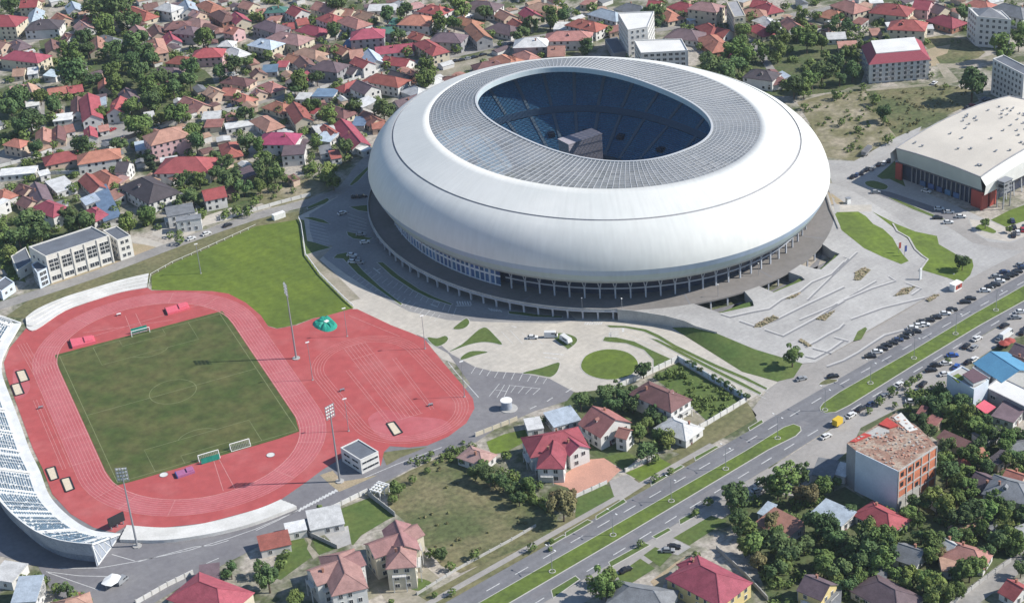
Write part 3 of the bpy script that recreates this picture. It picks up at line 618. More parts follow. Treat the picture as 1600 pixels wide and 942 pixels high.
# greener ground under the gardens on the right and in the wooded patches
for px in ([(1130, 800), (1200, 770), (1250, 790), (1320, 760), (1400, 810), (1480, 700), (1400, 640), (1480, 620), (1640, 700), (1640, 840), (1500, 925), (1420, 960), (1210, 960), (1180, 880)],):
    gp('garden_grass', px, 'shade_grass', .008)
for px in ([(60, 60), (170, 50), (250, 90), (320, 110), (330, 150), (230, 190), (180, 180), (110, 130)], [(0, 140), (80, 150), (80, 200), (0, 230)], [(1110, 70), (1220, 30), (1330, 60), (1345, 130), (1240, 150), (1180, 140)], [(0, 330), (80, 320), (150, 350), (40, 400), (0, 400)], [(280, 260), (380, 250), (460, 290), (400, 320), (320, 330)], [(885, 610), (960, 605), (1010, 640), (1060, 690), (960, 720), (900, 690)]):
    gp('garden_grass', px, 'shade_grass', .009, smooth=3)
# ------------------------------------------------------------------ football stadium
reg('shell_white', (0.66, 0.66, 0.63), rough=.6, scale=.03, col2=(0.605, 0.615, 0.59), fine=.02, fscale=.2, spec=.3, streak=.07)
reg('shell_low', (0.46, 0.53, 0.56), rough=.55, fine=.03, fscale=.15, spec=.3, streak=.08)  # panel tones of the lower shell bands, with the bluish shade put in
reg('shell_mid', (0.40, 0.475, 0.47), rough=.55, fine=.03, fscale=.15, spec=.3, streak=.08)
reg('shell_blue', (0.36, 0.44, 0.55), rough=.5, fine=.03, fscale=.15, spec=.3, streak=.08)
reg('seam', (0.30, 0.30, 0.31), fine=.2)
reg('glazing', (0.31, 0.315, 0.32), rough=.6, scale=.05, col2=(0.20, 0.215, 0.23), fine=.12, fscale=.35, spec=.4, alpha=.3)
reg('glazing_panel', (0.32, 0.325, 0.325), rough=.6, rnd=.16, scale=.05, col2=(0.225, 0.235, 0.245), spec=.4, alpha=.3)
reg('rib', (0.47, 0.48, 0.49), rough=.5)
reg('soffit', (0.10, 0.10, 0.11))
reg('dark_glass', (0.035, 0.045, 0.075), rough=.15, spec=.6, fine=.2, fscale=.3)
reg('column', (0.38, 0.40, 0.44), fine=.06)
reg('facade_glass', (0.07, 0.13, 0.26), rough=.12, spec=.6, rnd=.3)
reg('facade_white', (0.62, 0.64, 0.68))
reg('seat_blue', (0.07, 0.24, 0.40), scale=.08, col2=(0.055, 0.18, 0.345), fine=.45, fscale=1.3)
reg('tier_concrete', (0.10, 0.17, 0.26), fine=.15)
reg('aisle', (0.16, 0.22, 0.28), fine=.1)
reg('block_slats', (0.34, 0.32, 0.36), fine=.12, fscale=.8)
stad = thing('stadium', 'big white oval football stadium with a grey glazed roof ring and blue seats', 'stadium', (0, 0, 0))
NS = 240
def sgn(v): return -1 if v < 0 else 1
def sepoint(a, b, n, t):
    c, s = math.cos(t), math.sin(t); return (a*sgn(c)*abs(c)**(2/n), b*sgn(s)*abs(s)**(2/n))
def ringv(a, b, z, n=2.0, N=NS): return [tuple(loc2w(*sepoint(a, b, n, 2*math.pi*i/N), z)) for i in range(N)]
def rings(name, R, m, parent=stad, smooth=True, kind=None):
    vs = [v for r in R for v in r]; N = len(R[0]); fs = []
    for k in range(len(R)-1):
        for i in range(N): j = (i+1) % N; fs.append((k*N+i, k*N+j, (k+1)*N+j, (k+1)*N+i))
    return link(name, mesh(name, vs, fs, M[m], None, smooth), parent, kind=kind)
def shr(d, z, n=2.0, N=NS): return ringv(SA-d, SB-d, z, n, N)
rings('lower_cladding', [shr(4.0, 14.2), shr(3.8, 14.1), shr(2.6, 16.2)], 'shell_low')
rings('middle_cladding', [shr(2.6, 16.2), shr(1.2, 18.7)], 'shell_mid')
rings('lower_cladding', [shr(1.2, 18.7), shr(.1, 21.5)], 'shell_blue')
prof = [(.05, 21.5), (.3, 23.4), (1.0, 25.8), (2.0, 28.2), (3.4, 30.6), (5.2, 32.8), (7.4, 34.9), (9.8, 36.5), (12.6, 37.85)]
rings('shell_cladding', [shr(*p) for p in prof], 'shell_white')
rings('seam', [shr(12.6, 37.85), shr(12.65, 37.5), shr(13.35, 37.75), shr(13.4, 38.1)], 'seam')
rings('roof_cladding', [shr(13.4, 38.1), shr(18, 39.7), shr(23, 41.4), shr(27, 42.75), shr(30.3, 43.85), shr(30.45, 43.5)], 'shell_white')
NR, NRW = 176, 12
def gl(t, k, dz=0.0):
    f = k/NRW; a = (SA-30.4)*(1-f)+63*f; b = (SB-30.4)*(1-f)+40*f; n = 2.0+.4*f
    z = 43.6+3.1*f-.9*(1-(2*f-1)**2)*0; x, y = sepoint(a, b, n, t); return loc2w(x, y, z+dz)
pan = []
for i in range(NR):
    for k in range(NRW):
        t0, t1 = 2*math.pi*(i+.04)/NR, 2*math.pi*(i+.96)/NR
        q = [gl(t0, k+.05), gl(t1, k+.05), gl(t1, k+.95), gl(t0, k+.95)]
        pan.append(((sum(q, Vector())/4-CAM).length - (q[0]-q[1]).length*20, q))
pan.sort(key=lambda e: e[0]); rest = MB()
def slab(q, h=.12):
    dz = Vector((0, 0, h)); return [v for v in q]+[v+dz for v in q], [(4, 5, 6, 7), (0, 1, 5, 4), (1, 2, 6, 5), (2, 3, 7, 6), (3, 0, 4, 7)]
for idx, (_, q) in enumerate(pan):
    v, f = slab(q)
    if idx < 300: link('glazing_panel', mesh('glazing_panel', v, f, M['glazing_panel']), stad)
    else: rest.add(v, f)
rest.build('glazing', M['glazing'], stad, kind='stuff')
for i in range(NR):
    mb = MB(); t = 2*math.pi*i/NR
    for k in range(0, NRW, 2): mb.beam(gl(t, k, .1), gl(t, k+2, .1), .2, .36)
    mb.build('rib', M['rib'], stad)
for k in range(NRW+1):
    mb = MB()
    for i in range(NR): mb.beam(gl(2*math.pi*i/NR, k, .1), gl(2*math.pi*(i+1)/NR, k, .1), .15 if k < NRW else .9, .22 if k < NRW else .6)
    mb.build('purlin', M['rib'], stad)
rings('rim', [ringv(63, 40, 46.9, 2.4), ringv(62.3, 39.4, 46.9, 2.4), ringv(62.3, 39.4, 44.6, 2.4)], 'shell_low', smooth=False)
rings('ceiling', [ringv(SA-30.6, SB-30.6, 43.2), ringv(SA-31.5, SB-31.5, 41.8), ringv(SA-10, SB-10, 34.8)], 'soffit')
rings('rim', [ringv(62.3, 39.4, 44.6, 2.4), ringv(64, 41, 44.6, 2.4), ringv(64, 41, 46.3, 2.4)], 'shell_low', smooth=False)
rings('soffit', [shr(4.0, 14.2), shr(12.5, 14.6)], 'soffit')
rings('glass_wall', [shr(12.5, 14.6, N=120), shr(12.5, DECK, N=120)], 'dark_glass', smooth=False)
# concourse deck, parapet, pillars
rings('deck', [ringv(SA-12.6, SB-12.6, DECK), ringv(SA+2, SB+2, DECK), ringv(SA+2, SB+2, DECK-.7), ringv(SA-4, SB-4, DECK-.7)], 'deck', smooth=False)
def arcpts(d, z, a0, a1, n): return [loc2w((SA+d)*math.cos(math.radians(a0+(a1-a0)*i/(n-1))), (SB+d)*math.sin(math.radians(a0+(a1-a0)*i/(n-1))), z) for i in range(n)]
A0 = deck_ang(965, 486); aW = deck_ang(578, 300)
while aW > A0: aW -= 360
mb = MB(); pts = arcpts(1.75, DECK+.45, aW-60, A0, 130)
for a, b in zip(pts, pts[1:]): mb.beam(a, b, .35, .95)
mb.build('parapet', M['concrete'], stad)
mb = MB(); pts = arcpts(2.1, DECK-.25, aW-60, A0, 130)
for a, b in zip(pts, pts[1:]): mb.beam(a, b, .25, .5)
mb.build('deck_edge', M['column'], stad)
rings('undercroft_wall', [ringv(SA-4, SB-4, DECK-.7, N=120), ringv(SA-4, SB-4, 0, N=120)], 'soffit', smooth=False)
npil = int(abs(A0-aW+50)/3.35)
for i in range(npil):
    a = A0-1-i*3.35; p = arcpts(.9, 0, a, a+.1, 2)[0]
    mb = MB(); mb.box((0, 0, (DECK-.7)/2), (.7, .7, DECK-.7)); mb.box((0, 0, DECK-1), (1.5, .8, .6)); mb.build('pillar', M['column'], stad, loc=p, rotz=math.radians(a)+ST)
for a0, a1, w in wells:
    for k in range(1, 3):
        a = a0+(a1-a0)*k/3; p = arcpts(1.2, 0, a, a+.1, 2)[0]; mb = MB(); mb.box((0, 0, 1.9), (.6, .6, 3.8)); mb.build('pillar', M['column'], stad, loc=p)
for px0, px1 in (((1078, 475), (1069, 458)), ((1206, 433), (1186, 422)), ((1286, 373), (1256, 369)), ((660, 425), (688, 417)), ((760, 460), (770, 455)), ((817, 471), (830, 462))):
    mb = MB(); line_mb(mb, [G(*px0, DECK).xy, G(*px1, DECK).xy], .7, DECK+.02); mb.build('expansion_joint', M['step_edge'], stad)
# columns and ring beams
NC = 96
cb = MB(); cb.box((0, 0, 2.4), (.62, .62, 4.8))
for s in (-1, 1): cb.beam((0, s*.1, 4.7), (.9, s*1.35, 9.9), .3, .34)
cme = mesh('column', cb.v, cb.f, M['column'], cb.m)
afr0, afr1 = (lambda q: math.degrees(math.atan2(w2loc(q)[1]/SB, w2loc(q)[0]/SA)))(G(782, 446, DECK)), (lambda q: math.degrees(math.atan2(w2loc(q)[1]/SB, w2loc(q)[0]/SA)))(G(618, 352, DECK))
def in_fac(a):
    lo, hi = afr0, afr1
    a2 = (a-hi) % 360; return a2 < (lo-hi) % 360
for i in range(NC):
    a = 360*i/NC
    if in_fac(a): continue
    p = loc2w((SA-8.7)*math.cos(math.radians(a)), (SB-8.7)*math.sin(math.radians(a)), DECK)
    nrm = Vector((math.cos(math.radians(a))/SA, math.sin(math.radians(a))/SB)); o = link('column', cme, stad); o.location = p; o.rotation_euler = (0, 0, math.atan2(nrm.y, nrm.x)+ST)
for z, w in ((9.1, .45), (12.2, .35)):
    mb = MB()
    for i in range(160):
        a0, a1 = 360*i/160, 360*(i+1)/160
        if in_fac(a0): continue
        f = lambda a: loc2w((SA-8.7)*math.cos(math.radians(a)), (SB-8.7)*math.sin(math.radians(a)), z)
        mb.beam(f(a0), f(a1), w)
    mb.build('ring_beam', M['column'], stad)
span = (afr0-afr1) % 360; NF = 30
for i in range(NF):
    fa = lambda t: math.radians(afr1+span*t/NF)
    f = lambda t, z, d=8.6: loc2w((SA-d)*math.cos(fa(t)), (SB-d)*math.sin(fa(t)), z)
    for z0, z1 in ((4.9, 8.6), (9.3, 13.8)):
        q = [f(i+.07, z0), f(i+.93, z0), f(i+.93, z1), f(i+.07, z1)]
        link('facade_pane', mesh('facade_pane', q, [(0, 1, 2, 3)], M['facade_glass']), stad)
    mb = MB(); w = .9 if i % 4 == 0 else .45
    mb.beam(f(i, DECK, 8.4), f(i, 14.1, 8.4), w, .4)
    for z, h in ((4.7, .4), (8.95, .7), (13.9, .3)): mb.beam(f(i+.04, z, 8.45), f(i+.96, z, 8.45), .25, h)
    mb.build('facade_frame', M['facade_white'], stad)
# bowl
def tier(name, a0, b0, n0, z0, a1, b1, n1, z1, rows, parent=stad):
    N = 144; vs = []; fs = []; mi = []
    for r in range(rows):
        f0, f1 = r/rows, (r+1)/rows; z = z0+(z1-z0)*f1
        A = lambda f: (a0+(a1-a0)*f, b0+(b1-b0)*f, n0+(n1-n0)*f)
        for (f, zz) in ((f0, z0+(z1-z0)*f0), (f0+.02/rows, z), (f0+.45/rows, z+.42), (f0+.55/rows, z+.02)):
            a, b, n = A(f); vs += ringv(a, b, zz, n, N)
    K = rows*4
    for k in range(K-1):
        for i in range(N):
            j = (i+1) % N; fs.append((k*N+i, k*N+j, (k+1)*N+j, (k+1)*N+i)); mi.append(0 if k % 4 in (1,) else (0 if k % 4 == 2 else 1))
    return link(name, mesh(name, vs, fs, [M['seat_blue'], M['tier_concrete']], mi), parent)
tier('lower_tier', 58, 40, 3.0, 2.0, 80, 62, 2.4, 15, 24)
tier('upper_tier', 80, 62, 2.3, 19, 98, 83, 2.0, 33.5, 28)
rings('fascia', [ringv(80, 62, 15.1, 2.4), ringv(79.5, 61.5, 16, 2.35), ringv(79.6, 61.6, 19.3, 2.3), ringv(80.4, 62.4, 19.3, 2.3)], 'tier_concrete', smooth=False)
rings('boards', [ringv(57.6, 39.6, 2.2, 3.0), ringv(57.6, 39.6, .6, 3.0)], 'tier_concrete', smooth=False)
for i in range(34):
    t = 2*math.pi*(i+.5)/34
    for (a0, b0, n0, z0, a1, b1, n1, z1) in ((58, 40, 3.0, 2.2, 80, 62, 2.4, 15.5), (80, 62, 2.3, 19.4, 98, 83, 2.0, 34)):
        mb = MB(); p = loc2w(*sepoint(a0, b0, n0, t), z0+.45); q = loc2w(*sepoint(a1, b1, n1, t), z1+.45); mb.beam(p, q, 1.5, .4); mb.build('aisle', M['aisle'], stad)
for i in range(0, 34, 2):
    t = 2*math.pi*(i+1)/34
    for f, (a0, b0, n0, z0, a1, b1, n1, z1) in ((.45, (58, 40, 3.0, 2.2, 80, 62, 2.4, 15.5)),):
        p = loc2w(*sepoint(a0+(a1-a0)*f, b0+(b1-b0)*f, n0+(n1-n0)*f, t), z0+(z1-z0)*f+.9); mb = MB(); mb.box((0, 0, 0), (3.5, 3.2, 2.0)); mb.build('vomitory', M['dark_glass'], stad, loc=p, rotz=t+ST)
mb = MB()
sheet('pitch', [tuple(loc2w(x, y).xy) for x, y in ((-60, -42), (60, -42), (60, 42), (-60, 42))], M['pitch_grass'], .5, parent=stad, kind=None)
# grey slatted block standing in the bowl
q = [G(872.5, 217.5, 19), G(924, 201, 19), G(940, 209, 19)]; q.append(q[0]+(q[2]-q[1]))
t = thing('slatted_block', 'grey slatted block with a flat top standing inside the stadium bowl', 'block', (0, 0, 0))
q = [Vector((v.x, v.y, 0)) for v in q]; mb = MB(); mb.prism([tuple(v.xy) for v in q], .6, 18.8); mb.build('core', M['block_slats'], t)
for k in range(24):
    z = 1.2+k*.75; mb = MB()
    for a, b in zip(q, q[1:]+q[:1]): mb.beam(a+Vector((0, 0, z)), b+Vector((0, 0, z)), .35, .45)
    mb.build('slat', M['block_slats'], t)
mb = MB(); mb.prism([tuple(v) for v in offset([v.xy for v in q], .3)], 18.7, 19.1); mb.build('top', M['block_slats'], t)
# ------------------------------------------------------------------ grandstand along the track
reg('stand_white', (0.66, 0.67, 0.66), scale=.2, col2=(0.56, 0.57, 0.57), fine=.06)
reg('stand_seat', (0.12, 0.185, 0.25), rnd=0, fine=.3, fscale=.8)
reg('stand_back', (0.33, 0.36, 0.41), scale=.12, col2=(0.22, 0.25, 0.3), fine=.15)
reg('steel', (0.29, 0.30, 0.32), rough=.5, metal=.3)
reg('dark', (0.025, 0.026, 0.03), rough=.6)
reg('foam_pink', (0.62, 0.12, 0.16), rough=.7, fine=.1)
reg('foam_violet', (0.34, 0.12, 0.24), rough=.7, fine=.1)
reg('foam_blue', (0.05, 0.07, 0.22), rough=.6)
reg('tarp_teal', (0.02, 0.26, 0.19), rough=.6, fine=.2, fscale=.8)
reg('white_paint', (0.74, 0.74, 0.72), rough=.5, fine=.05)
reg('net', (0.30, 0.31, 0.28))
Fp = [(33, 505), (28, 514), (10, 545), (2, 568), (5, 590), (18, 625), (34, 668), (47, 704), (63, 737), (78, 775), (107, 806), (143, 828), (187, 834)]
Fw = [tuple(v) for v in smooth_poly([tuple(G(*p, .6).xy) for p in Fp], 6, False)]
stand = thing('grandstand', 'curved white open grandstand with rows of dark seats along the red track', 'grandstand')
def offs(a, d):
    out = []
    for i in range(len(a)):
        p, q = Vector(a[max(0, i-1)]), Vector(a[min(len(a)-1, i+1)]); t = (q-p).normalized(); out.append(Vector(a[i])+Vector((t.y, -t.x))*d)
    return out
nF = len(Fw); sgnF = 1 if (offs(Fw, 5)[nF//2].x < Fw[nF//2][0]) else -1
ROWS = 17; rowd = .86; d0 = 3.2; zr = lambda r: 1.3+.46*r
mb = MB()
def band(mb, da, za, db, zb, mi=0):
    A, B = offs(Fw, sgnF*da), offs(Fw, sgnF*db); n = len(A)
    mb.add([(*p, za) for p in A]+[(*p, zb) for p in B], [(i, i+1, n+i+1, n+i) for i in range(n-1)], mi)
band(mb, 0, 0, 0.02, .9); band(mb, .02, .9, d0, .9); band(mb, d0, .9, d0+.02, zr(0))
for r in range(ROWS):
    d = d0+.02+r*rowd; band(mb, d, zr(r), d+rowd-.02, zr(r)); 
    if r < ROWS-1: band(mb, d+rowd-.02, zr(r), d+rowd, zr(r+1))
DB = d0+ROWS*rowd
band(mb, DB, zr(ROWS-1), DB+.05, zr(ROWS-1)+1.1); band(mb, DB+.05, zr(ROWS-1)+1.1, DB+.4, zr(ROWS-1)+1.1)
mb.build('terrace', M['stand_white'], stand)
mb = MB(); band(mb, DB+.4, zr(ROWS-1)+1.1, DB-.6, 4.0); band(mb, DB-.6, 4.0, DB-2.5, 3.2); band(mb, DB-2.5, 3.2, DB-2.6, 0); mb.build('back_wall', M['stand_back'], stand)
# end frames
for e in (0, -1):
    P = [offs(Fw, sgnF*d)[e] for d in (0, d0, DB, DB-1)]
    mb = MB(); mb.beam((*P[0], .6), (*P[2], zr(ROWS-1)+.6), .5, .6); mb.beam((*P[2], zr(ROWS-1)), (*P[3], .1), .5); mb.beam((*P[1], .2), (*P[3], .2), .4)
    for k in range(1, 4):
        a = P[1].lerp(P[2], k/4); mb.beam((*a, .1), (*a, zr(ROWS*k/4)), .35); b = P[1].lerp(P[2], (k+1)/4-.02); mb.beam((*a, .2), (*b, zr(ROWS*(k+1)/4-1)), .28)
    mb.build('end_frame', M['stand_white'], stand)
    mb = MB(); mb.add([(*P[0], .1), (*P[2], .1), (*P[2], zr(ROWS-1)), (*P[1], 1.2)], [(0, 1, 2, 3)]); mb.build('end_wall', M['stand_back'], stand)
seats = MB(); stp = MB(); rs = random.Random(3)
for r in range(1, ROWS-1):
    d = d0+.02+r*rowd+.5; L = offs(Fw, sgnF*d); acc = 0
    for i in range(nF-1):
        p, q = L[i], L[i+1]; seg = (q-p).length; t = 0; u = (q-p).normalized()
        ang = math.atan2(u.y, u.x)
        while t < seg:
            s = (i+t/seg)/(nF-1)*13.5
            if s % 1 > .12 and rs.random() > .13: seats.box((*(p+u*t), zr(r)+.22), (.42, .5, .44), ang)
            t += .78
seats.build('seat', M['stand_seat'], stand, kind='stuff')
for k in range(14):
    i = min(nF-1, int(k/13.5*(nF-1))); mb = MB(); a, b = offs(Fw, sgnF*(d0+.3))[i], offs(Fw, sgnF*(DB-.3))[i]; mb.beam((*a, zr(0)+.35), (*b, zr(ROWS-1)+.35), 1.3, .25); mb.build('stair', M['stand_white'], stand)
for k in range(54):
    if k % 4 == 0: continue
    i = min(nF-1, int(k/54*(nF-1))); mb = MB(); a, b = offs(Fw, sgnF*(d0+.6))[i], offs(Fw, sgnF*(DB-.5))[i]; A_, B_ = Vector((*a, zr(0)+1.0)), Vector((*b, zr(ROWS-1)+1.0)); mb.beam(A_, B_, .16, .14)
    for s in (.05, .35, .65, .95): p = A_.lerp(B_, s); mb.beam(p, p-Vector((0, 0, .95)), .1)
    mb.build('handrail', M['stand_white'], stand)
# scoreboard
def at(px, z=0.0): return G(px[0], px[1], z)
sb = thing('scoreboard', 'dark scoreboard on legs at the lower bend beside the grandstand', 'scoreboard')
a, b = G(172, 829), G(196, 817); a.z = b.z = 0; dirv = (b-a).normalized()
mb = MB(); mb.beam(a+Vector((0, 0, 3.2)), b+Vector((0, 0, 3.2)), .7, 3.4); mb.build('panel', M['dark'], sb)
for t in (.12, .5, .88): mb = MB(); p = a.lerp(b, t); mb.box((p.x, p.y, .8), (.4, .4, 1.6)); mb.build('leg', M['steel'], sb)
# floodlight masts
def mast(base, top, label, H=None):
    b = G(*base); h = H or 31; t = thing('floodlight_mast', label, 'floodlight', b, 0, 'floodlight masts round the track')
    mb = MB(); mb.tube((0, 0, 0), (0, 0, h-1.5), .4, .2, 8); mb.build('pole', M['steel'], t)
    mb = MB(); mb.prism([(1.6*math.cos(i*math.pi/4), 1.6*math.sin(i*math.pi/4)) for i in range(8)], 0, .35); mb.build('footing', M['concrete'], t)
    c = Vector((34, -52.5, 0))-b; an = math.atan2(c.y, c.x); hd = MB()
    fr = lambda y, z: (0.0, y, z)
    for z in (h-3.5, h-2.2, h-.9, h+.4, h+1.7): hd.beam(fr(-1.9, z), fr(1.9, z), .14)
    for y in (-1.9, 0, 1.9): hd.beam(fr(y, h-3.6), fr(y, h+1.8), .16)
    o = hd.build('head_frame', M['steel'], t, rotz=an)
    lm = MB(); lm.box((.28, 0, 0), (.36, .62, .62)); lm.box((.05, 0, 0), (.2, .3, .3)); lme = mesh('lamp', lm.v, lm.f, M['white_paint'], lm.m)
    for z in (h-2.85, h-1.55, h-.25, h+1.05):
        for y in (-1.45, -.5, .5, 1.45): l = link('lamp', lme, t); l.rotation_euler = (0, 0, an); l.location = Vector((-math.sin(an)*y, math.cos(an)*y, z))
    return t
mast((463, 560), 0, 'tall floodlight mast standing between the pitch and the training oval', 32.2)
mast((531, 752), 0, 'tall floodlight mast beside the white control building', 30)
mast((214.5, 853), 0, 'tall floodlight mast beside the scoreboard and grandstand end', 30.1)
def light_pole(base, h, label, r=.14):
    t = thing('light_pole', label, 'light pole', G(*base), 0, 'thin light poles'); mb = MB(); mb.tube((0, 0, 0), (0, 0, h), r, r*.6, 6); mb.build('pole', M['steel'], t)
    mb = MB(); mb.box((0, 0, h+.1), (1.5, .5, .25)); mb.build('lamp', M['white_paint'], t); mb = MB(); mb.box((0, 0, .15), (.7, .7, .3)); mb.build('footing', M['concrete'], t); return t
light_pole((488.7, 594), 17, 'thin light pole between the running track and the training oval')
light_pole((542.7, 525.7), 13, 'thin light pole above the training oval near the teal cover')
light_pole((664.5, 545), 15, 'thin light pole on the upper right edge of the training oval')
light_pole((726, 620), 15.5, 'thin light pole on the right edge of the training oval near the round kiosk')
light_pole((545, 673.5), 14, 'thin light pole at the lower left of the training oval')
light_pole((314, 427.5), 14.5, 'leaning grey light pole on the bright training lawn', .22)
# sand pits, mats, goals, teal cover
def quadthing(name, label, cat, px, top, h, m, rim=None):
    w = W2(px); c = sum((Vector(p) for p in w), Vector((0, 0)))/len(w); t = thing(name, label, cat, (*c, 0)); loc = [tuple(Vector(p)-c) for p in w]
    mb = MB(); mb.prism(loc, .08, h); mb.build(top, M[m], t)
    if rim:
        for p, q in zip(loc, loc[1:]+loc[:1]): mb = MB(); mb.beam((*p, .2), (*q, .2), .5, .3); mb.build('border', M[rim], t)
    return t
quadthing('sand_pit', 'upper pale sand pit with dark border beside the upper grandstand', 'sand pit', [(25, 581), (39, 578), (46, 594), (32, 598)], 'sand', .16, 'sand', 'dark')
quadthing('sand_pit', 'second pale sand pit, just below the upper one beside the grandstand', 'sand pit', [(17.5, 602), (31, 598.5), (38, 615), (24, 619)], 'sand', .16, 'sand', 'dark')
quadthing('sand_pit', 'pale sand pit with dark border, upper one of the lower pair by the grandstand', 'sand pit', [(71.5, 733), (86, 729), (92, 747.5), (79.5, 751.5)], 'sand', .16, 'sand', 'dark')
quadthing('sand_pit', 'pale sand pit with dark border, lowest one beside the grandstand', 'sand pit', [(95, 749), (109, 745.5), (116.5, 764), (103, 769)], 'sand', .16, 'sand', 'dark')
quadthing('sand_pit', 'pale sand pit inside the small training oval', 'sand pit', [(604, 662), (616, 659), (629, 676), (616, 681)], 'sand', .16, 'sand', 'dark')
def mat_thing(label, px, m, m2, h=1.0):
    w = W2(px); c = sum((Vector(p) for p in w), Vector((0, 0)))/4; t = thing('landing_mat', label, 'landing mat', (*c, 0)); L = [Vector(p)-c for p in w]
    mb = MB(); mb.prism([tuple(p) for p in L], .1, h); mb.build('mat', M[m], t)
    mb = MB(); a, b, d = L[0], L[1], L[3]; q = [a.lerp(b, .55), b, L[2], L[2].lerp(d, .45)]; mb.prism([tuple(p*.8+Vector((.3, .2))) for p in q], h, h+.45); mb.build('cover_flap', M[m], t)
    mb = MB(); mb.beam((*a, h*.55), (*d, h*.55), .35, h*.95); mb.build('front_pad', M[m2], t); return t
mat_thing('bright pink high-jump landing mat with dark front at the upper left of the pitch', [(109, 533), (147, 527), (150, 536), (113, 545)], 'foam_pink', 'dark')
mat_thing('pink landing mat at the top of the pitch inside the upper bend', [(258, 484), (293, 475), (297, 483), (262, 493)], 'foam_pink', 'dark')
mat_thing('violet and pink landing mat below the pitch inside the lower bend', [(274, 740), (302, 732), (305, 739), (278, 748)], 'foam_violet', 'foam_blue')
def goal(label, c, hw, depth, h, face, net_m='net', back=None):
    t = thing('goal', label, 'goal', (c[0], c[1], 0)); mb = MB(); r = .16
    mb.tube((-hw, 0, 0), (-hw, 0, h), r); mb.tube((hw, 0, 0), (hw, 0, h), r); mb.tube((-hw, 0, h), (hw, 0, h), r)
    for x in (-hw, hw): mb.tube((x, 0, h), (x, face*depth, .1), r*.7)
    mb.tube((-hw, face*depth, .1), (hw, face*depth, .1), r*.7); mb.build('frame', M['white_paint'], t)
    mb = MB()
    for k in range(13): x = -hw+2*hw*k/12; mb.tube((x, 0, h), (x, face*depth, .1), .05, n=4)
    for k in range(1, 6): z = h*k/6; y = face*depth*(1-k/6); mb.tube((-hw, y, z), (hw, y, z), .05, n=4)
    mb.build('net', M[net_m], t)
    if back: mb = MB(); mb.box((0, face*(depth+.8), 1.3), (2*hw*.9, .15, 2.2)); mb.build('screen', M[back], t)
    return t
goal('football goal with a green screen at the top end of the pitch', (34, .4), 3.8, 1.8, 2.5, 1, 'net', 'tarp_teal')
goal('football goal with a teal screen at the lower end of the pitch', (33.5, -106.5), 3.8, 1.8, 2.6, -1, 'net', 'tarp_teal')
gx = G(375, 698); goal('spare white goal frame beside the lower goal', (gx.x, gx.y), 3.7, 1.6, 2.4, -1)
w = smooth_poly([(490, 503), (500, 497), (512, 494), (520, 500), (527, 508), (524, 515), (512, 519), (500, 516), (490, 510)], 3); c = G(508, 507)
t = thing('tarpaulin', 'crumpled teal net cover lying beside the training lawn', 'tarpaulin', (c.x, c.y, 0)); L = [Vector(p)-c.xy for p in W2(w)]; vs = [(0, 0, 1.5)]; rr = random.Random(5); fs = []
for k, f in enumerate((.45, .8, 1.0)):
    vs += [(p.x*f, p.y*f, (1.6, 1.0, .1)[k]*rr.uniform(.6, 1.25)) for p in L]
n = len(L)
for i in range(n):
    j = (i+1) % n; fs.append((0, 1+i, 1+j))
    for k in range(2): fs.append((1+k*n+i, 1+(k+1)*n+i, 1+(k+1)*n+j, 1+k*n+j))
link('cover', mesh('cover', vs, fs, M['tarp_teal']), t); mb = MB(); mb.box((.6, -.4, 1.6), (1.8, 1.3, .4), .4); mb.build('base_plate', M['white_paint'], t)
# fence posts beside the lawn (white rail)
fr = thing('rail_fence', 'white rail fence between the training lawn and the shaded car park', 'fence')
a = W2([(467, 343), (471, 352), (478, 400), (487, 412), (500, 430), (540, 470), (553, 481)]); mb = MB()
for p, q in zip(a, a[1:]): mb.beam((*p, 1.0), (*q, 1.0), .25, .5)
mb.build('rail', M['white_paint'], fr)
pm = MB(); pm.box((0, 0, .55), (.18, .18, 1.1)); pme = mesh('post', pm.v, pm.f, M['white_paint'])
for p, q in zip(a, a[1:]):
    n = max(1, int((Vector(q)-Vector(p)).length/4))
    for k in range(n): o = link('post', pme, fr); o.location = (*lerp2(p, q, k/n), 0)
fr = thing('rail_fence', 'white rail fence along the upper left edge of the training lawn', 'fence')
a = W2([(233, 450), (236, 431), (270, 412), (314, 393), (400, 354)]); mb = MB()
for p, q in zip(a, a[1:]): mb.beam((*p, 1.1), (*q, 1.1), .1, .1)
mb.build('rail', M['white_paint'], fr)
for p, q in zip(a, a[1:]):
    n = max(1, int((Vector(q)-Vector(p)).length/4))
    for k in range(n): o = link('post', pme, fr); o.location = (*lerp2(p, q, k/n), 0)
# kiosk, equipment
t = thing('round_kiosk', 'round kiosk with a flat white roof on the grey car park', 'kiosk', G(792, 638)); mb = MB(); C8 = [(math.cos(i*math.pi/12), math.sin(i*math.pi/12)) for i in range(24)]
mb.prism([(x*2.0, y*2.0) for x, y in C8], .2, 3.4); mb.build('wall', M['foam_blue' if 0 else 'stand_back'], t)
mb = MB(); mb.prism([(x*2.25, y*2.25) for x, y in C8], 3.4, 3.75); mb.build('roof', M['white_paint'], t)
mb = MB(); mb.prism([(x*3.3+.6, y*3.3-.6) for x, y in C8], .04, .22); mb.build('base', M['concrete'], t)
for i, (px, lab) in enumerate((((186, 493), 'small white equipment box on the red area above the pitch'), ((64, 638), 'small hurdle trolley on the grandstand straight'), ((284, 742-30), ''), ((535, 611), 'small grey hurdle frame lying inside the training oval'), ((673, 634), 'small grey bench at the end of the runway in the training oval'))):
    if not lab: continue
    t = thing('equipment_frame', lab, 'equipment', G(*px)); mb = MB(); mb.box((0, 0, .9), (1.8, .7, .2)); mb.build('top', M['white_paint' if i == 0 else 'steel'], t)
    for x in (-.8, .8): mb = MB(); mb.box((x, 0, .4), (.15, .7, .8)); mb.build('leg', M['steel'], t)
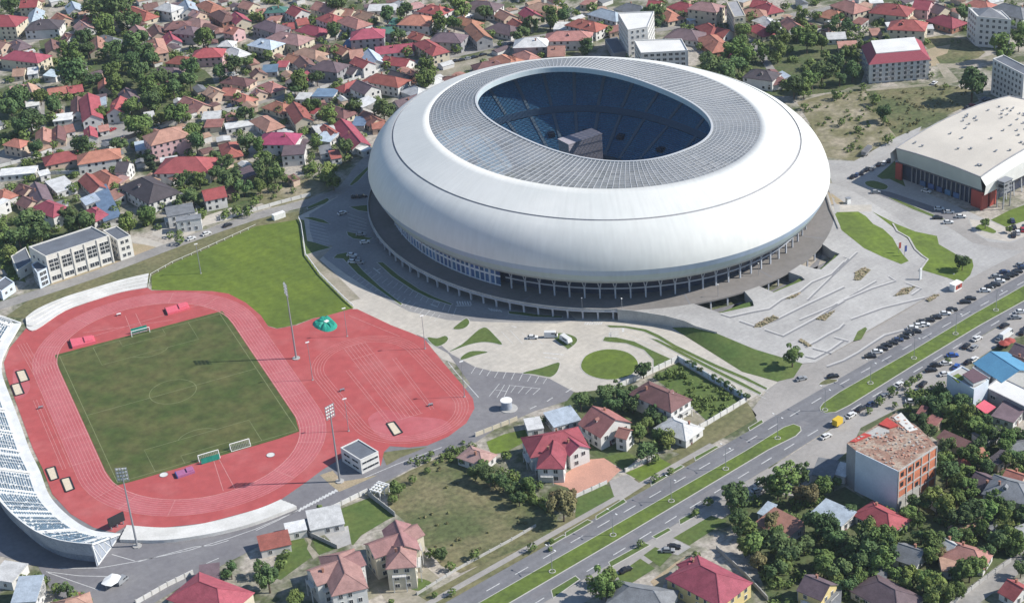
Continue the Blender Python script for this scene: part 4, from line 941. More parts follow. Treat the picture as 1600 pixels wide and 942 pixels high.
for px, lab in (((423, 711), 'pale round throwing circle on the red surface right of the lower goals'), ((256, 742), 'pale oval board lying by the lower left pitch corner')):
    c = G(*px); t = thing('throwing_circle', lab, 'throwing circle', (c.x, c.y, 0)); mb = MB(); mb.prism([(x*1.5, y*1.5) for x, y in C8], .12, .2); mb.build('slab', M['white_concrete'], t); mb = MB()
    for i in range(24): a_, b_ = C8[i], C8[(i+1) % 24]; mb.beam((a_[0]*1.5, a_[1]*1.5, .2), (b_[0]*1.5, b_[1]*1.5, .2), .12)
    mb.build('rim', M['steel'], t)
# ------------------------------------------------------------------ large buildings
reg('wall_white', (0.62, 0.61, 0.59), scale=.25, col2=(0.54, 0.53, 0.51), fine=.06)
reg('hall_wall', (0.66, 0.64, 0.59), scale=.2, col2=(0.58, 0.56, 0.51), fine=.06)
reg('wall_cream', (0.58, 0.52, 0.40), scale=.3, col2=(0.50, 0.45, 0.35), fine=.06)
reg('wall_yellow', (0.60, 0.48, 0.22), scale=.3, col2=(0.52, 0.42, 0.2), fine=.06)
reg('wall_pink', (0.58, 0.38, 0.38), scale=.3, col2=(0.5, 0.33, 0.33), fine=.06)
reg('wall_grey', (0.33, 0.33, 0.34), scale=.3, col2=(0.26, 0.26, 0.27), fine=.08)
reg('wall_brick', (0.34, 0.17, 0.12), scale=.4, col2=(0.26, 0.13, 0.095), fine=.1)
reg('wall_peach', (0.58, 0.45, 0.35), scale=.3, col2=(0.5, 0.39, 0.31), fine=.06)
reg('window_frame', (0.6, 0.6, 0.58)); reg('pane', (0.03, 0.035, 0.045), rough=.1, spec=.6)
reg('roof_flatgrey', (0.14, 0.155, 0.18), scale=.15, col2=(0.11, 0.12, 0.14), fine=.08)
reg('roof_white', (0.68, 0.675, 0.65), scale=.12, col2=(0.6, 0.59, 0.565), fine=.05)
reg('roof_hall', (0.60, 0.55, 0.475), scale=.035, col2=(0.50, 0.46, 0.40), fine=.04)
reg('hall_band', (0.40, 0.45, 0.43), rough=.4, fine=.05, fscale=.3)
reg('panel_red', (0.32, 0.065, 0.05), rough=.6, fine=.06)
reg('brick_orange', (0.56, 0.19, 0.10), scale=.5, col2=(0.40, 0.15, 0.09), fine=.12)
reg('plaster_blue', (0.56, 0.62, 0.68), scale=.2, col2=(0.50, 0.56, 0.62), fine=.05)
reg('rubble', (0.26, 0.155, 0.115), scale=.28, col2=(0.36, 0.29, 0.23), fine=.35, fscale=1.0, lo=.45, hi=.6, bump=.8, bscale=1.2)
reg('rust_sheet', (0.42, 0.06, 0.05), fine=.15)
def win_mesh(w, h):
    mb = MB(); f = .1
    mb.box((0, -.02, 0), (w+2*f, .16, h+2*f), 0, 0); mb.add([(-w/2, -.11, -h/2), (w/2, -.11, -h/2), (w/2, -.11, h/2), (-w/2, -.11, h/2)], [(0, 1, 2, 3)], 1)
    if w > .9: mb.box((0, -.12, 0), (.07, .06, h), 0, 0)
    return mesh('window', mb.v, mb.f, [M['window_frame'], M['pane']], mb.m)
WM = {}
def window(parent, p, ang, w=1.2, h=1.5):
    k = (round(w, 1), round(h, 1))
    if k not in WM: WM[k] = win_mesh(*k)
    o = link('window', WM[k], parent); o.location = p; o.rotation_euler = (0, 0, ang); return o
def facade(parent, a, b, z0, z1, cols, floors, w=1.2, h=1.5, margin=1.0, skip=None):
    """a grid of windows on the wall a->b (outside on the right hand of a->b)"""
    a, b = Vector(a), Vector(b); d = b-a; L = d.length; u = d/L; nrm = Vector((u.y, -u.x)); ang = math.atan2(u.y, u.x)
    for f in range(floors):
        for c in range(cols):
            if skip and skip(c, f): continue
            s = margin+(L-2*margin)*(c+.5)/cols; p = a+u*s+nrm*.03; window(parent, (p.x, p.y, z0+(z1-z0)*(f+.55)/floors), ang, w, h)
def local(o, v): return (v[0]-o.location.x, v[1]-o.location.y)
def block(name, label, cat, poly, h, wm, rm, faces=(), parapet=.5, group=None, z0=0):
    """flat roofed building from a world polygon; faces = {edge: (cols, floors, w, h)}"""
    poly = ccw([tuple(p[:2]) for p in poly]); c = sum((Vector(p) for p in poly), Vector((0, 0)))/len(poly); t = thing(name, label, cat, (c.x, c.y, 0), 0, group)
    L = [tuple(Vector(p)-c) for p in poly]; mb = MB(); mb.prism(L, z0, h, top=False); mb.build('wall', M[wm], t)
    r = MB(); r.add([(*p, h-parapet*.6) for p in L], [tuple(range(len(L)))]); r.build('roof', M[rm], t)
    if parapet:
        mb = MB(); inn = offset(L, -.35); n = len(L)
        vs = [(*p, h+.06) for p in L]+[(*p, h+.06) for p in inn]+[(*p, h-parapet*.6) for p in inn]+[(*p, h-.02) for p in offset(L, .04)]
        o2 = offset(L, .05); vs = [(*p, h-.3) for p in o2]+[(*p, h+.06) for p in o2]+[(*p, h+.06) for p in inn]+[(*p, h-parapet*.62) for p in inn]
        mb.add(vs, [(k*n+i, k*n+(i+1) % n, (k+1)*n+(i+1) % n, (k+1)*n+i) for k in range(3) for i in range(n)]); mb.build('parapet', M[wm], t)
    n = len(L)
    for e, spec in (faces.items() if isinstance(faces, dict) else ((i, faces) for i in range(n))):
        if not spec: continue
        cols, fl, w, hh = spec
        L2 = (Vector(L[(e+1) % n])-Vector(L[e])).length; cc = cols if cols > 0 else max(1, int(L2/-cols)); facade(t, L[e], L[(e+1) % n], z0+.4, h-.4, cc, fl, w, hh)
    return t, L
def pz(px, z): return [tuple(G(x, y, z).xy) for x, y in px]
def par(p): return p+[tuple(Vector(p[0])+Vector(p[2])-Vector(p[1]))]      # 4th corner of a parallelogram
# control building beside the track
t, L = block('control_building', 'white box building with a grey flat roof beside the lower bend of the track', 'building', par(pz([(532, 699), (563, 718.5), (591, 705)], 6)), 6, 'wall_white', 'roof_flatgrey', ())
n = 4
for e in range(4):
    a, b = Vector(L[e]), Vector(L[(e+1) % 4]); u = (b-a).normalized(); ang = math.atan2(u.y, u.x); nn = Vector((u.y, -u.x))
    for z, ss in ((1.7, (.3, .72)), (4.2, (.3, .72))):
        for s in ss: p = a.lerp(b, s)+nn*.03; window(t, (p.x, p.y, z), ang, 3.4, .8)
# school hall on the left
P = pz([(45, 385.5), (71, 400.5), (170, 368)], 13.5)
t, L = block('school_hall', 'long cream hall with a grey roof and tall window groups beside the street', 'building', par(P), 13.5, 'hall_wall', 'roof_flatgrey', (), .8)
for e in range(4):
    a, b = Vector(L[e]), Vector(L[(e+1) % 4]); u = (b-a).normalized(); ang = math.atan2(u.y, u.x); nn = Vector((u.y, -u.x)); Lw = (b-a).length
    if Lw < 20: facade(t, a, b, 1, 12, 3, 2, 1.4, 1.4); continue
    for k in range(5):
        c = a.lerp(b, (k+.5)/5)
        for dx in (-1.15, 1.15):
            for z in (6.6, 8.5, 10.4): p = c+u*dx+nn*.03; window(t, (p.x, p.y, z), ang, 1.9, 1.5)
            for z in (2.2,): p = c+u*dx+nn*.03; window(t, (p.x, p.y, z), ang, 1.9, 1.9)
    for k in range(6):
        p = a.lerp(b, min(.995, max(.005, k/5)))+nn*.2; mb = MB(); mb.box((p.x, p.y, 6.75), (.5, .5, 13.4), ang); mb.build('pilaster', M['hall_wall'], t)
P = pz([(161, 360), (182, 353), (204, 368)], 10.5); block('school_wing', 'lower cream wing with grey roof at the right end of the long hall', 'building', par(P), 10.5, 'hall_wall', 'roof_flatgrey', (-3.2, 3, 1.4, 1.5), .6)
P = pz([(17, 400), (40, 386), (50, 408)], 5); block('school_annex', 'low grey-roofed annex at the left end of the long hall', 'building', par(P), 5, 'hall_wall', 'roof_flatgrey', (-5, 1, 1.3, 1.4), .4)
P = pz([(49, 413), (65, 405), (74, 418)], 8); block('stair_block', 'small grey block with blue windows at the front left corner of the long hall', 'building', par(P), 8, 'plaster_blue', 'roof_flatgrey', (-2.5, 3, 1.5, 1.6), .4)
P = pz([(-12, 446), (8, 432), (22, 441)], 4.5); block('shed_building', 'teal-white low building at the left edge below the long hall', 'building', par(P), 4.5, 'plaster_blue', 'roof_flatgrey', (-4, 1, 1.3, 1.2), .4)
# white tower and slab behind the stadium
block('apartment_tower', 'tall white apartment tower behind the stadium rim', 'building', pz([(965.6, 20.4), (981, 47), (1012, 42), (1022, 18)], 19), 19, 'wall_white', 'roof_white', (-3.0, 6, 1.0, 1.3), .8)
block('apartment_slab', 'white flat-roofed apartment slab directly beside the white tower', 'building', pz([(991, 63), (1001.5, 83), (1075, 79), (1065, 61)], 15), 15, 'wall_white', 'roof_white', (-3.2, 5, 1.9, 1.4), .8)
P = pz([(945, 62), (964, 58), (978, 80)], 4); block('low_annex', 'low blue-grey roofed annex left of the white tower', 'building', par(P), 4, 'wall_grey', 'roof_flatgrey', (), .3)
# mansard apartment block
P = pz([(1346, 102), (1357.5, 131), (1451, 123)], 0); P = par(P)
P = ccw(P); t, L = block('mansard_block', 'four-storey cream apartment block with a crimson mansard roof and white flat top', 'building', P, 11, 'wall_white', 'roof_flatgrey', (-3.4, 4, 1.3, 1.5), 0)
reg('mansard_red', (0.27, 0.065, 0.085), fine=.15); reg('mansard_brown', (0.20, 0.10, 0.10), fine=.15)
mb = MB(); o2, i2 = offset(L, .5), offset(L, -4.2); mb.add([(*p, 10.6) for p in o2]+[(*p, 14.6) for p in i2], [(i, (i+1) % 4, 4+(i+1) % 4, 4+i) for i in range(4)]); mb.build('mansard', [M['mansard_red']], t)
mb = MB(); mb.prism(offset(L, -4.1), 14.3, 14.9); mb.build('roof_top', M['roof_white'], t)
for e in range(4):
    a, b = Vector(L[e]), Vector(L[(e+1) % 4]); u = (b-a).normalized(); nn = Vector((u.y, -u.x)); ang = math.atan2(u.y, u.x)
    for k in range(max(2, int((b-a).length/7))):
        p = a.lerp(b, (k+.5)/max(2, int((b-a).length/7)))+nn*.8
        for z in (3.0, 5.7, 8.4):
            mb = MB(); mb.box((p.x, p.y, z), (2.6, 1.5, .15), ang); mb.box((p.x+nn.x*.7, p.y+nn.y*.7, z+.5), (2.6, .1, .9), ang); mb.build('balcony', M['wall_grey'], t)
# apartment blocks on the right edge
P = par(pz([(1568, 86), (1551.5, 92), (1600, 117)], 19)); t, L = block('apartment_block', 'white apartment block with a grey roof at the right edge beside the sports hall', 'building', P, 19, 'wall_white', 'roof_flatgrey', (-3.0, 6, 1.3, 1.5), .6)
P = par(pz([(1513, 12), (1527, 26), (1580, 31)], 17)); t, L = block('apartment_block', 'grey-white five-storey apartment block near the top right corner', 'building', P, 17, 'wall_white', 'roof_white', (-3.2, 5, 1.4, 1.5), .6)
mb = MB(); q = offset(L, -1.5); cx = sum((Vector(p) for p in q), Vector((0, 0)))/4; mb.add([(*p, 16.8) for p in q]+[(cx.x, cx.y, 20.5)], [(i, (i+1) % 4, 4) for i in range(4)]); mb.build('roof_hip', M['wall_grey'], t)
block('apartment_block', 'small cream apartment block near the top edge right of the tower', 'building', par(pz([(1135, 3), (1147, 27), (1165, 25)], 13)), 13, 'wall_cream', 'wall_grey', (-2.8, 4, 1.1, 1.3), .5)
# sports hall
hall = thing('sports_hall', 'sports hall with a big pale arched flat roof and red corner panels', 'building')
Lp, Fr_, Bk = Vector(pz([(1400, 232)], 16)[0]), Vector(pz([(1532, 277)], 16)[0]), Vector(pz([(1566, 156)], 16)[0]); U = Bk-Lp; U = U.normalized(); V = (Fr_-Lp); LV = V.length; V.normalize(); LU = 84
zroof = lambda s: 16+3.4*(1-(2*min(1, max(0, s))-1)**2)
hp = lambda s, t: Lp+U*(LU*s)+V*(LV*t)
mb = MB(); n = 24; vs = []
for i in range(n+1):
    for j in range(5): p = hp(i/n, j/4); vs.append((p.x, p.y, zroof(i/n)+.9*(1-(2*j/4-1)**2)))
mb.add(vs, [(i*5+j, i*5+j+1, (i+1)*5+j+1, (i+1)*5+j) for i in range(n) for j in range(4)]); mb.build('roof', M['roof_hall'], hall)
mb = MB()
for i in range(n):
    for j in (0, 4):
        a, b = vs[i*5+j], vs[(i+1)*5+j]; mb.beam((a[0], a[1], a[2]+.1), (b[0], b[1], b[2]+.1), .5, .5)
for j in range(4):
    for i in (0, n): a, b = vs[i*5+j], vs[i*5+j+1]; mb.beam((a[0], a[1], a[2]+.1), (b[0], b[1], b[2]+.1), .5, .5)
mb.build('roof_edge', M['wall_grey'], hall)
mb = MB()
for j in range(8):     # front band leaning inwards to its foot
    t0, t1 = j/8, (j+1)/8; e = lambda t: .9*(1-(2*t-1)**2)
    a, b = hp(0, t0), hp(0, t1); c, d = a+U*2.0, b+U*2.0
    mb.add([(*a, 16+e(t0)), (*b, 16+e(t1)), (*d, 8.3), (*c, 8.3)], [(0, 1, 2, 3)])
mb.build('front_band', M['hall_band'], hall)
for t_, s_ in ((0, -1), (1, 1)):
    mb = MB()
    for i in range(n):
        a, b = hp(i/n, t_), hp((i+1)/n, t_); o = V*(s_*3.2); k = 2.0/LU
        vs2 = [(*a, zroof(i/n)), (*b, zroof((i+1)/n)), (*(b+o), zroof((i+1)/n)-3.4), (*(a+o), zroof(i/n)-3.4), (*(b+o*.8), 8.0), (*(a+o*.8), 8.0)]
        mb.add(vs2, [(0, 1, 2, 3), (3, 2, 4, 5)])
    mb.build('side_cladding', M['roof_white'], hall)
mb = MB(); q = [hp(.04, .02), hp(.04, .98), hp(1, .98), hp(1, .02)]; mb.prism([tuple(v) for v in q], 0, 8.4); mb.build('glass_wall', M['dark_glass'], hall)
mb = MB(); q = [hp(.02, 0), hp(.02, 1), hp(1, 1), hp(1, 0)]; mb.prism([tuple(v) for v in q], 8.3, 8.9); mb.build('soffit', M['soffit'], hall)
for t_, w_ in ((.015, 2.2), (.93, 2.6), (.985, 2.0)):
    p = hp(.022, t_); mb = MB(); mb.box((p.x, p.y, 4.1), (.8, w_*1.6, 8.0), math.atan2(U.y, U.x)); mb.build('corner_panel', M['panel_red'], hall)
for s_ in (.03, .1): p = hp(s_, 1.02); mb = MB(); mb.box((p.x, p.y, 3.6), (4.4, .8, 7.2), math.atan2(U.y, U.x)); mb.build('corner_panel', M['panel_red'], hall)
for k in range(14):
    p = hp(.034, .16+.68*k/13); mb = MB(); mb.box((p.x, p.y, 4.1), (.5, .3, 8.2), math.atan2(U.y, U.x)); mb.build('mullion', M['wall_grey'], hall)
for k in range(12):
    a = hp(.2+.8*k/12, 1.05); b = hp(.2+.8*(k+.45)/12, .99); mb = MB(); mb.beam((*a, .1), (*b, 8), .45); mb.build('strut', M['wall_white'], hall)
for k in range(5):
    p = hp(.03, .3+.1*k); mb = MB(); mb.box((p.x, p.y, 1.9), (.6, 3.0, 2.4), math.atan2(U.y, U.x)); mb.build('door', M['facade_glass'], hall)
p = hp(.12, 1.12); t = thing('steel_tower', 'grey steel stair tower with platforms at the front corner of the sports hall', 'tower', (p.x, p.y, 0), math.atan2(U.y, U.x))
for x in (-2.5, 2.5):
    for y in (-1.6, 1.6): mb = MB(); mb.box((x, y, 6.5), (.4, .4, 13)); mb.build('post', M['steel'], t)
for z in (8, 10, 12, 13.2): mb = MB(); mb.box((0, 0, z), (6, 4, .3)); mb.build('platform', M['steel'], t)
mb = MB(); mb.box((-1, 0, 10.9), (3, 2.4, 1.6)); mb.build('box', M['dark'], t)
vm = MB(); vm.box((0, 0, .3), (.9, .5, .5)); vm.box((0, 0, .62), (1.2, .8, .12)); vme = mesh('roof_vent', vm.v, vm.f, M['steel']); rv = random.Random(4)
for k in range(58):
    if k < 26: s_, t_ = .62+rv.uniform(-.16, .16), .12+.8*k/26+rv.uniform(-.02, .02)
    else: s_, t_ = rv.uniform(.04, .96), rv.uniform(.05, .95)
    p = hp(s_, t_); o = link('roof_vent', vme, hall); o.location = (p.x, p.y, zroof(s_)+.9*(1-(2*t_-1)**2)); o.rotation_euler = (0, 0, rv.uniform(0, 3))
# ruin with the blank pale wall
RC = pz([(1323, 692), (1337.5, 704), (1403.6, 735.7), (1463.5, 696.4), (1436, 668), (1400, 645)], 16)
t, L = block('ruined_block', 'half-demolished block with a blank pale side wall and bare brick front', 'building', RC, 16, 'wall_grey', 'rubble', (), 0)
def lw(px, z): v = G(*px, z); return Vector((v.x-t.location.x, v.y-t.location.y))
a, b = lw((1337.5, 704), 16), lw((1403.6, 735.7), 16); u = (b-a).normalized(); nn = Vector((u.y, -u.x)); nn = nn if nn.dot(a) > 0 else -nn
mb = MB(); q = [a+nn*.25, b+nn*.25, b-u*.0, a]; mb.prism([tuple(v) for v in ccw([tuple(x) for x in q])], 0, 16.1); mb.build('plaster_wall', M['plaster_blue'], t)
a, b = lw((1403.6, 735.7), 16), lw((1463.5, 696.4), 16); u = (b-a).normalized(); nn = Vector((u.y, -u.x)); nn = nn if nn.dot(a) > 0 else -nn; ang = math.atan2(u.y, u.x)
mb = MB(); p = a.lerp(b, .5)-nn*.1; mb.box((p.x, p.y, 8), ((b-a).length-.2, .36, 15.9), ang); mb.build('brick_front', M['brick_orange'], t)
for s in (.005, .22, .4, .6, .8, .992):
    p = a.lerp(b, s)+nn*.12; mb = MB(); mb.box((p.x, p.y, 8), (.38, .45, 16), ang); mb.build('column', M['concrete'], t)
for z in (.3, 4, 8, 12, 15.8):
    p = a.lerp(b, .5)+nn*.08; mb = MB(); mb.box((p.x, p.y, z), ((b-a).length, .4, .5), ang); mb.build('floor_beam', M['concrete'], t)
for s, z in ((.1, 13.8), (.3, 13.8), (.5, 13.8), (.7, 9.8), (.1, 9.9), (.3, 9.9), (.5, 5.9)):
    p = a.lerp(b, s)+nn*.03; mb = MB(); mb.box((p.x, p.y, z), (1.5, .3, 1.7), ang); mb.build('window_opening', M['dark'], t)
p = a.lerp(b, .29)+nn*.05; mb = MB(); mb.box((p.x, p.y, 2.6), ((b-a).length*.56, .3, 5.0), ang); mb.build('plaster_patch', M['concrete'], t)
rr = random.Random(9); mb = MB()
from mathutils.geometry import intersect_point_tri_2d
tris = tessellate_polygon([[Vector((*p, 0)) for p in L]])
def inpoly(P, poly):
    x, y = P[0], P[1]; r = False; n = len(poly)
    for i in range(n):
        a, b = poly[i], poly[i-1]
        if (a[1] > y) != (b[1] > y) and x < (b[0]-a[0])*(y-a[1])/(b[1]-a[1])+a[0]: r = not r
    return r
for _ in range(420):
    p = (rr.uniform(-16, 16), rr.uniform(-16, 16))
    if inpoly(p, offset(L, -.8)): s = rr.uniform(.2, .9); mb.box((p[0], p[1], 16+.1*s), (s, s*rr.uniform(.4, 1), s*.8), rr.uniform(0, 3), 0 if rr.random() < .6 else 1)
mb.build('rubble', [M['brick_yard'], M['concrete']], t, kind='stuff')
for px, h, m in (([(1373, 662), (1386, 652), (1404, 664), (1390, 668)], 16.5, 'rust_sheet'), ([(1328, 689), (1350, 676), (1362, 679), (1350, 684), (1336, 690)], 16.3, 'rust_sheet'), ([(1350, 678), (1372, 666), (1390, 672), (1376, 684)], 16.15, 'concrete'), ([(1396, 652), (1408, 644), (1424, 662), (1434, 670), (1420, 674)], 16.2, 'white_concrete')):
    mb = MB(); mb.prism(ccw([tuple(lw(q, h)) for q in px]), 15.9, h); mb.build('roof_sheet', M[m], t)
# pale block with the green roof, warehouse and blue hall on the right
P = pz([(1480, 584), (1522, 608), (1545, 594), (1503, 572)], 9); t, L = block('terrace_block', 'pale blue narrow block with a green roof patch and brown sloped roof', 'building', P, 9, 'plaster_blue', 'concrete', {3: (3, 3, 1.2, 1.3)}, .5)
gq = lambda q, z: [tuple(Vector(G(*x, z).xy)-t.location.xy) for x in q]
mb = MB(); mb.prism(ccw(gq([(1487, 588), (1497, 583), (1508, 590), (1497, 597)], 9)), 8.6, 8.95); mb.build('green_roof', M['lawn'], t)
mb = MB(); q = ccw(gq([(1506, 588), (1521, 600), (1541, 592), (1520, 580)], 10)); mb.prism(q, 9.0, 10.6); mb.build('penthouse', M['wall_white'], t)
reg('roof_mauvebrown', (0.13, 0.08, 0.095), fine=.12); mb = MB(); mb.prism(offset(q, .4), 10.6, 10.85); mb.build('penthouse_roof', M['roof_mauvebrown'], t)
block('warehouse', 'long white flat-roofed warehouse right of the pale block', 'building', par(pz([(1540, 605), (1563, 588), (1625, 618)], 5.5)), 5.5, 'wall_grey', 'roof_white', (-5, 1, 2.2, 1.2), .3)
block('warehouse', 'small white flat-roofed building between the pale block and blue hall', 'building', pz([(1519, 574), (1533, 563), (1562, 577), (1546, 591)], 5), 5, 'wall_grey', 'roof_white', (), .3)
def hall_gable(name, label, cat, p0, p1, w, eave, rise, wm, rm, extra=None):
    zr_ = eave+rise; a, b = G(*p0, zr_), G(*p1, zr_); c = (a+b)/2; L = (b-a).length; an = math.atan2(b.y-a.y, b.x-a.x); t = thing(name, label, cat, (c.x, c.y, 0), an)
    mb = MB(); l, h = L/2, w/2
    mb.add([(-l, -h, 0), (l, -h, 0), (l, h, 0), (-l, h, 0), (-l, -h, eave), (l, -h, eave), (l, h, eave), (-l, h, eave), (-l, 0, zr_-.1), (l, 0, zr_-.1)], [(0, 1, 5, 4), (1, 2, 6, 9, 5), (2, 3, 7, 6), (3, 0, 4, 8, 7)]); mb.build('wall', M[wm], t)
    roof_gable(t, l, h, eave, rise, rm); facade(t, (-l, -h), (l, -h), 1, eave, max(2, int(L/4)), 1, 1.6, 1.2); facade(t, (l, h), (-l, h), 1, eave, max(2, int(L/4)), 1, 1.6, 1.2); return t
def roof_gable(t, l, h, eave, rise, rm, ov=.45, th=.18):
    s = rise/h; e = eave-ov*s; z = eave+rise; mb = MB(); l += ov
    for sg in (-1, 1):
        y = sg*(h+ov); vs = [(-l, y, e), (l, y, e), (l, 0, z), (-l, 0, z), (-l, y, e+th), (l, y, e+th), (l, 0, z+th), (-l, 0, z+th)]
        mb.add(vs, [(4, 5, 6, 7) if sg < 0 else (7, 6, 5, 4), (0, 1, 5, 4), (1, 2, 6, 5), (3, 0, 4, 7), (0, 3, 2, 1)])
    mb.box((0, 0, z+th), (2*l, .35, .16)); return mb.build('roof', M[rm], t)
def roof_hip(t, l, h, eave, rise, rm, ov=.45, th=.2):
    L, H = l+ov, h+ov; z = eave+rise; e = eave-ov*rise/h; r = max(.05, l-h); mb = MB()
    b = [(-L, -H, e), (L, -H, e), (L, H, e), (-L, H, e)]; tp = [(x, y, e+th) for x, y, _ in b]; vs = b+tp+[(-r, 0, z+th), (r, 0, z+th)]
    mb.add(vs, [(0, 1, 5, 4), (1, 2, 6, 5), (2, 3, 7, 6), (3, 0, 4, 7), (4, 5, 9, 8), (6, 7, 8, 9), (5, 6, 9), (7, 4, 8), (3, 2, 1, 0)])
    mb.beam((-r, 0, z+th), (r, 0, z+th), .3, .16)
    for sx, rx in ((-1, -r), (1, r)):
        for sy in (-1, 1): mb.beam((sx*L, sy*H, e+th), (rx, 0, z+th), .26, .14)
    return mb.build('roof', M[rm], t)
reg('roof_blue', (0.10, 0.27, 0.42), fine=.08, scale=.2, col2=(0.085, 0.23, 0.37))
hall_gable('blue_hall', 'light blue gable-roofed hall near the right edge', 'building', (1549, 550), (1592, 578), 15, 5.5, 2.6, 'wall_white', 'roof_blue')
t = thing('red_canopy', 'red square canopy beside the white warehouse', 'canopy', G(1540, 642)); q = [tuple(Vector(G(*x, 3).xy)-t.location.xy) for x in ((1524, 635), (1538, 625), (1556, 636), (1541, 647))]
mb = MB(); mb.prism(ccw(q), 2.9, 3.15); mb.build('roof', M['foam_pink'], t)
for p in offset(q, -.4): mb = MB(); mb.box((p[0], p[1], 1.45), (.2, .2, 2.9)); mb.build('post', M['steel'], t)
for px, lab in (((1577, 540), 'red parasol nearer the blue hall'), ((1569, 544), 'lower red parasol beside the blue hall')):
    t = thing('parasol', lab+' on the paved strip', 'parasol', G(*px)); mb = MB(); mb.tube((0, 0, 0), (0, 0, 2.9), .08); mb.build('pole', M['steel'], t); mb = MB(); k = 8
    mb.add([(2.3*math.cos(i*math.pi/4), 2.3*math.sin(i*math.pi/4), 2.3) for i in range(k)]+[(0, 0, 3.1)], [(i, (i+1) % k, k) for i in range(k)]); mb.build('canopy', M['panel_red'], t)
# ------------------------------------------------------------------ houses
RC_ = {'cr': ((.37, .06, .08), 'crimson'), 'rd': ((.37, .085, .07), 'red'), 'or': ((.46, .17, .105), 'orange'), 'sa': ((.42, .19, .145), 'salmon'), 'pe': ((.46, .27, .18), 'peach'),
       'ma': ((.165, .11, .125), 'mauve'), 'br': ((.20, .095, .085), 'brown'), 'dm': ((.085, .07, .08), 'dark'), 'wh': ((.60, .60, .59), 'white'), 'lb': ((.40, .48, .56), 'pale blue'),
       'gy': ((.20, .21, .225), 'grey'), 'sb': ((.12, .20, .31), 'steel blue'), 'te': ((.06, .19, .15), 'green'), 'mg': ((.38, .04, .12), 'magenta'), 'pk': ((.42, .23, .21), 'pink'), 'ru': ((.32, .13, .10), 'rusty'), 'tw': ((.33, .165, .15), 'dull pink')}
DULL = .82; RC_ = {k: (tuple(q*DULL+sum(c)/3*(1-DULL) for q in c), n) for k, (c, n) in RC_.items()}
for k, (c, n) in RC_.items(): M['roof_'+k] = mat('roof_'+k, c, rough=.75, space='obj', scale=.35, var=.22, rnd=.16, fine=.14, fscale=2.2, lo=.4, hi=.62)
WL = {'w': 'wall_white', 'c': 'wall_cream', 'y': 'wall_yellow', 'p': 'wall_pink', 'g': 'wall_grey', 'b': 'wall_brick', 'o': 'wall_peach'}
WN = {'w': 'white', 'c': 'cream', 'y': 'yellow', 'p': 'pink', 'g': 'grey', 'b': 'brick', 'o': 'peach'}
HOUSES = []; rh = random.Random(21)
chm = MB(); chm.box((0, 0, 0), (.6, .6, 1.8)); chm.box((0, 0, .95), (.8, .8, .15)); CHM = mesh('chimney', chm.v, chm.f, M['wall_brick'])
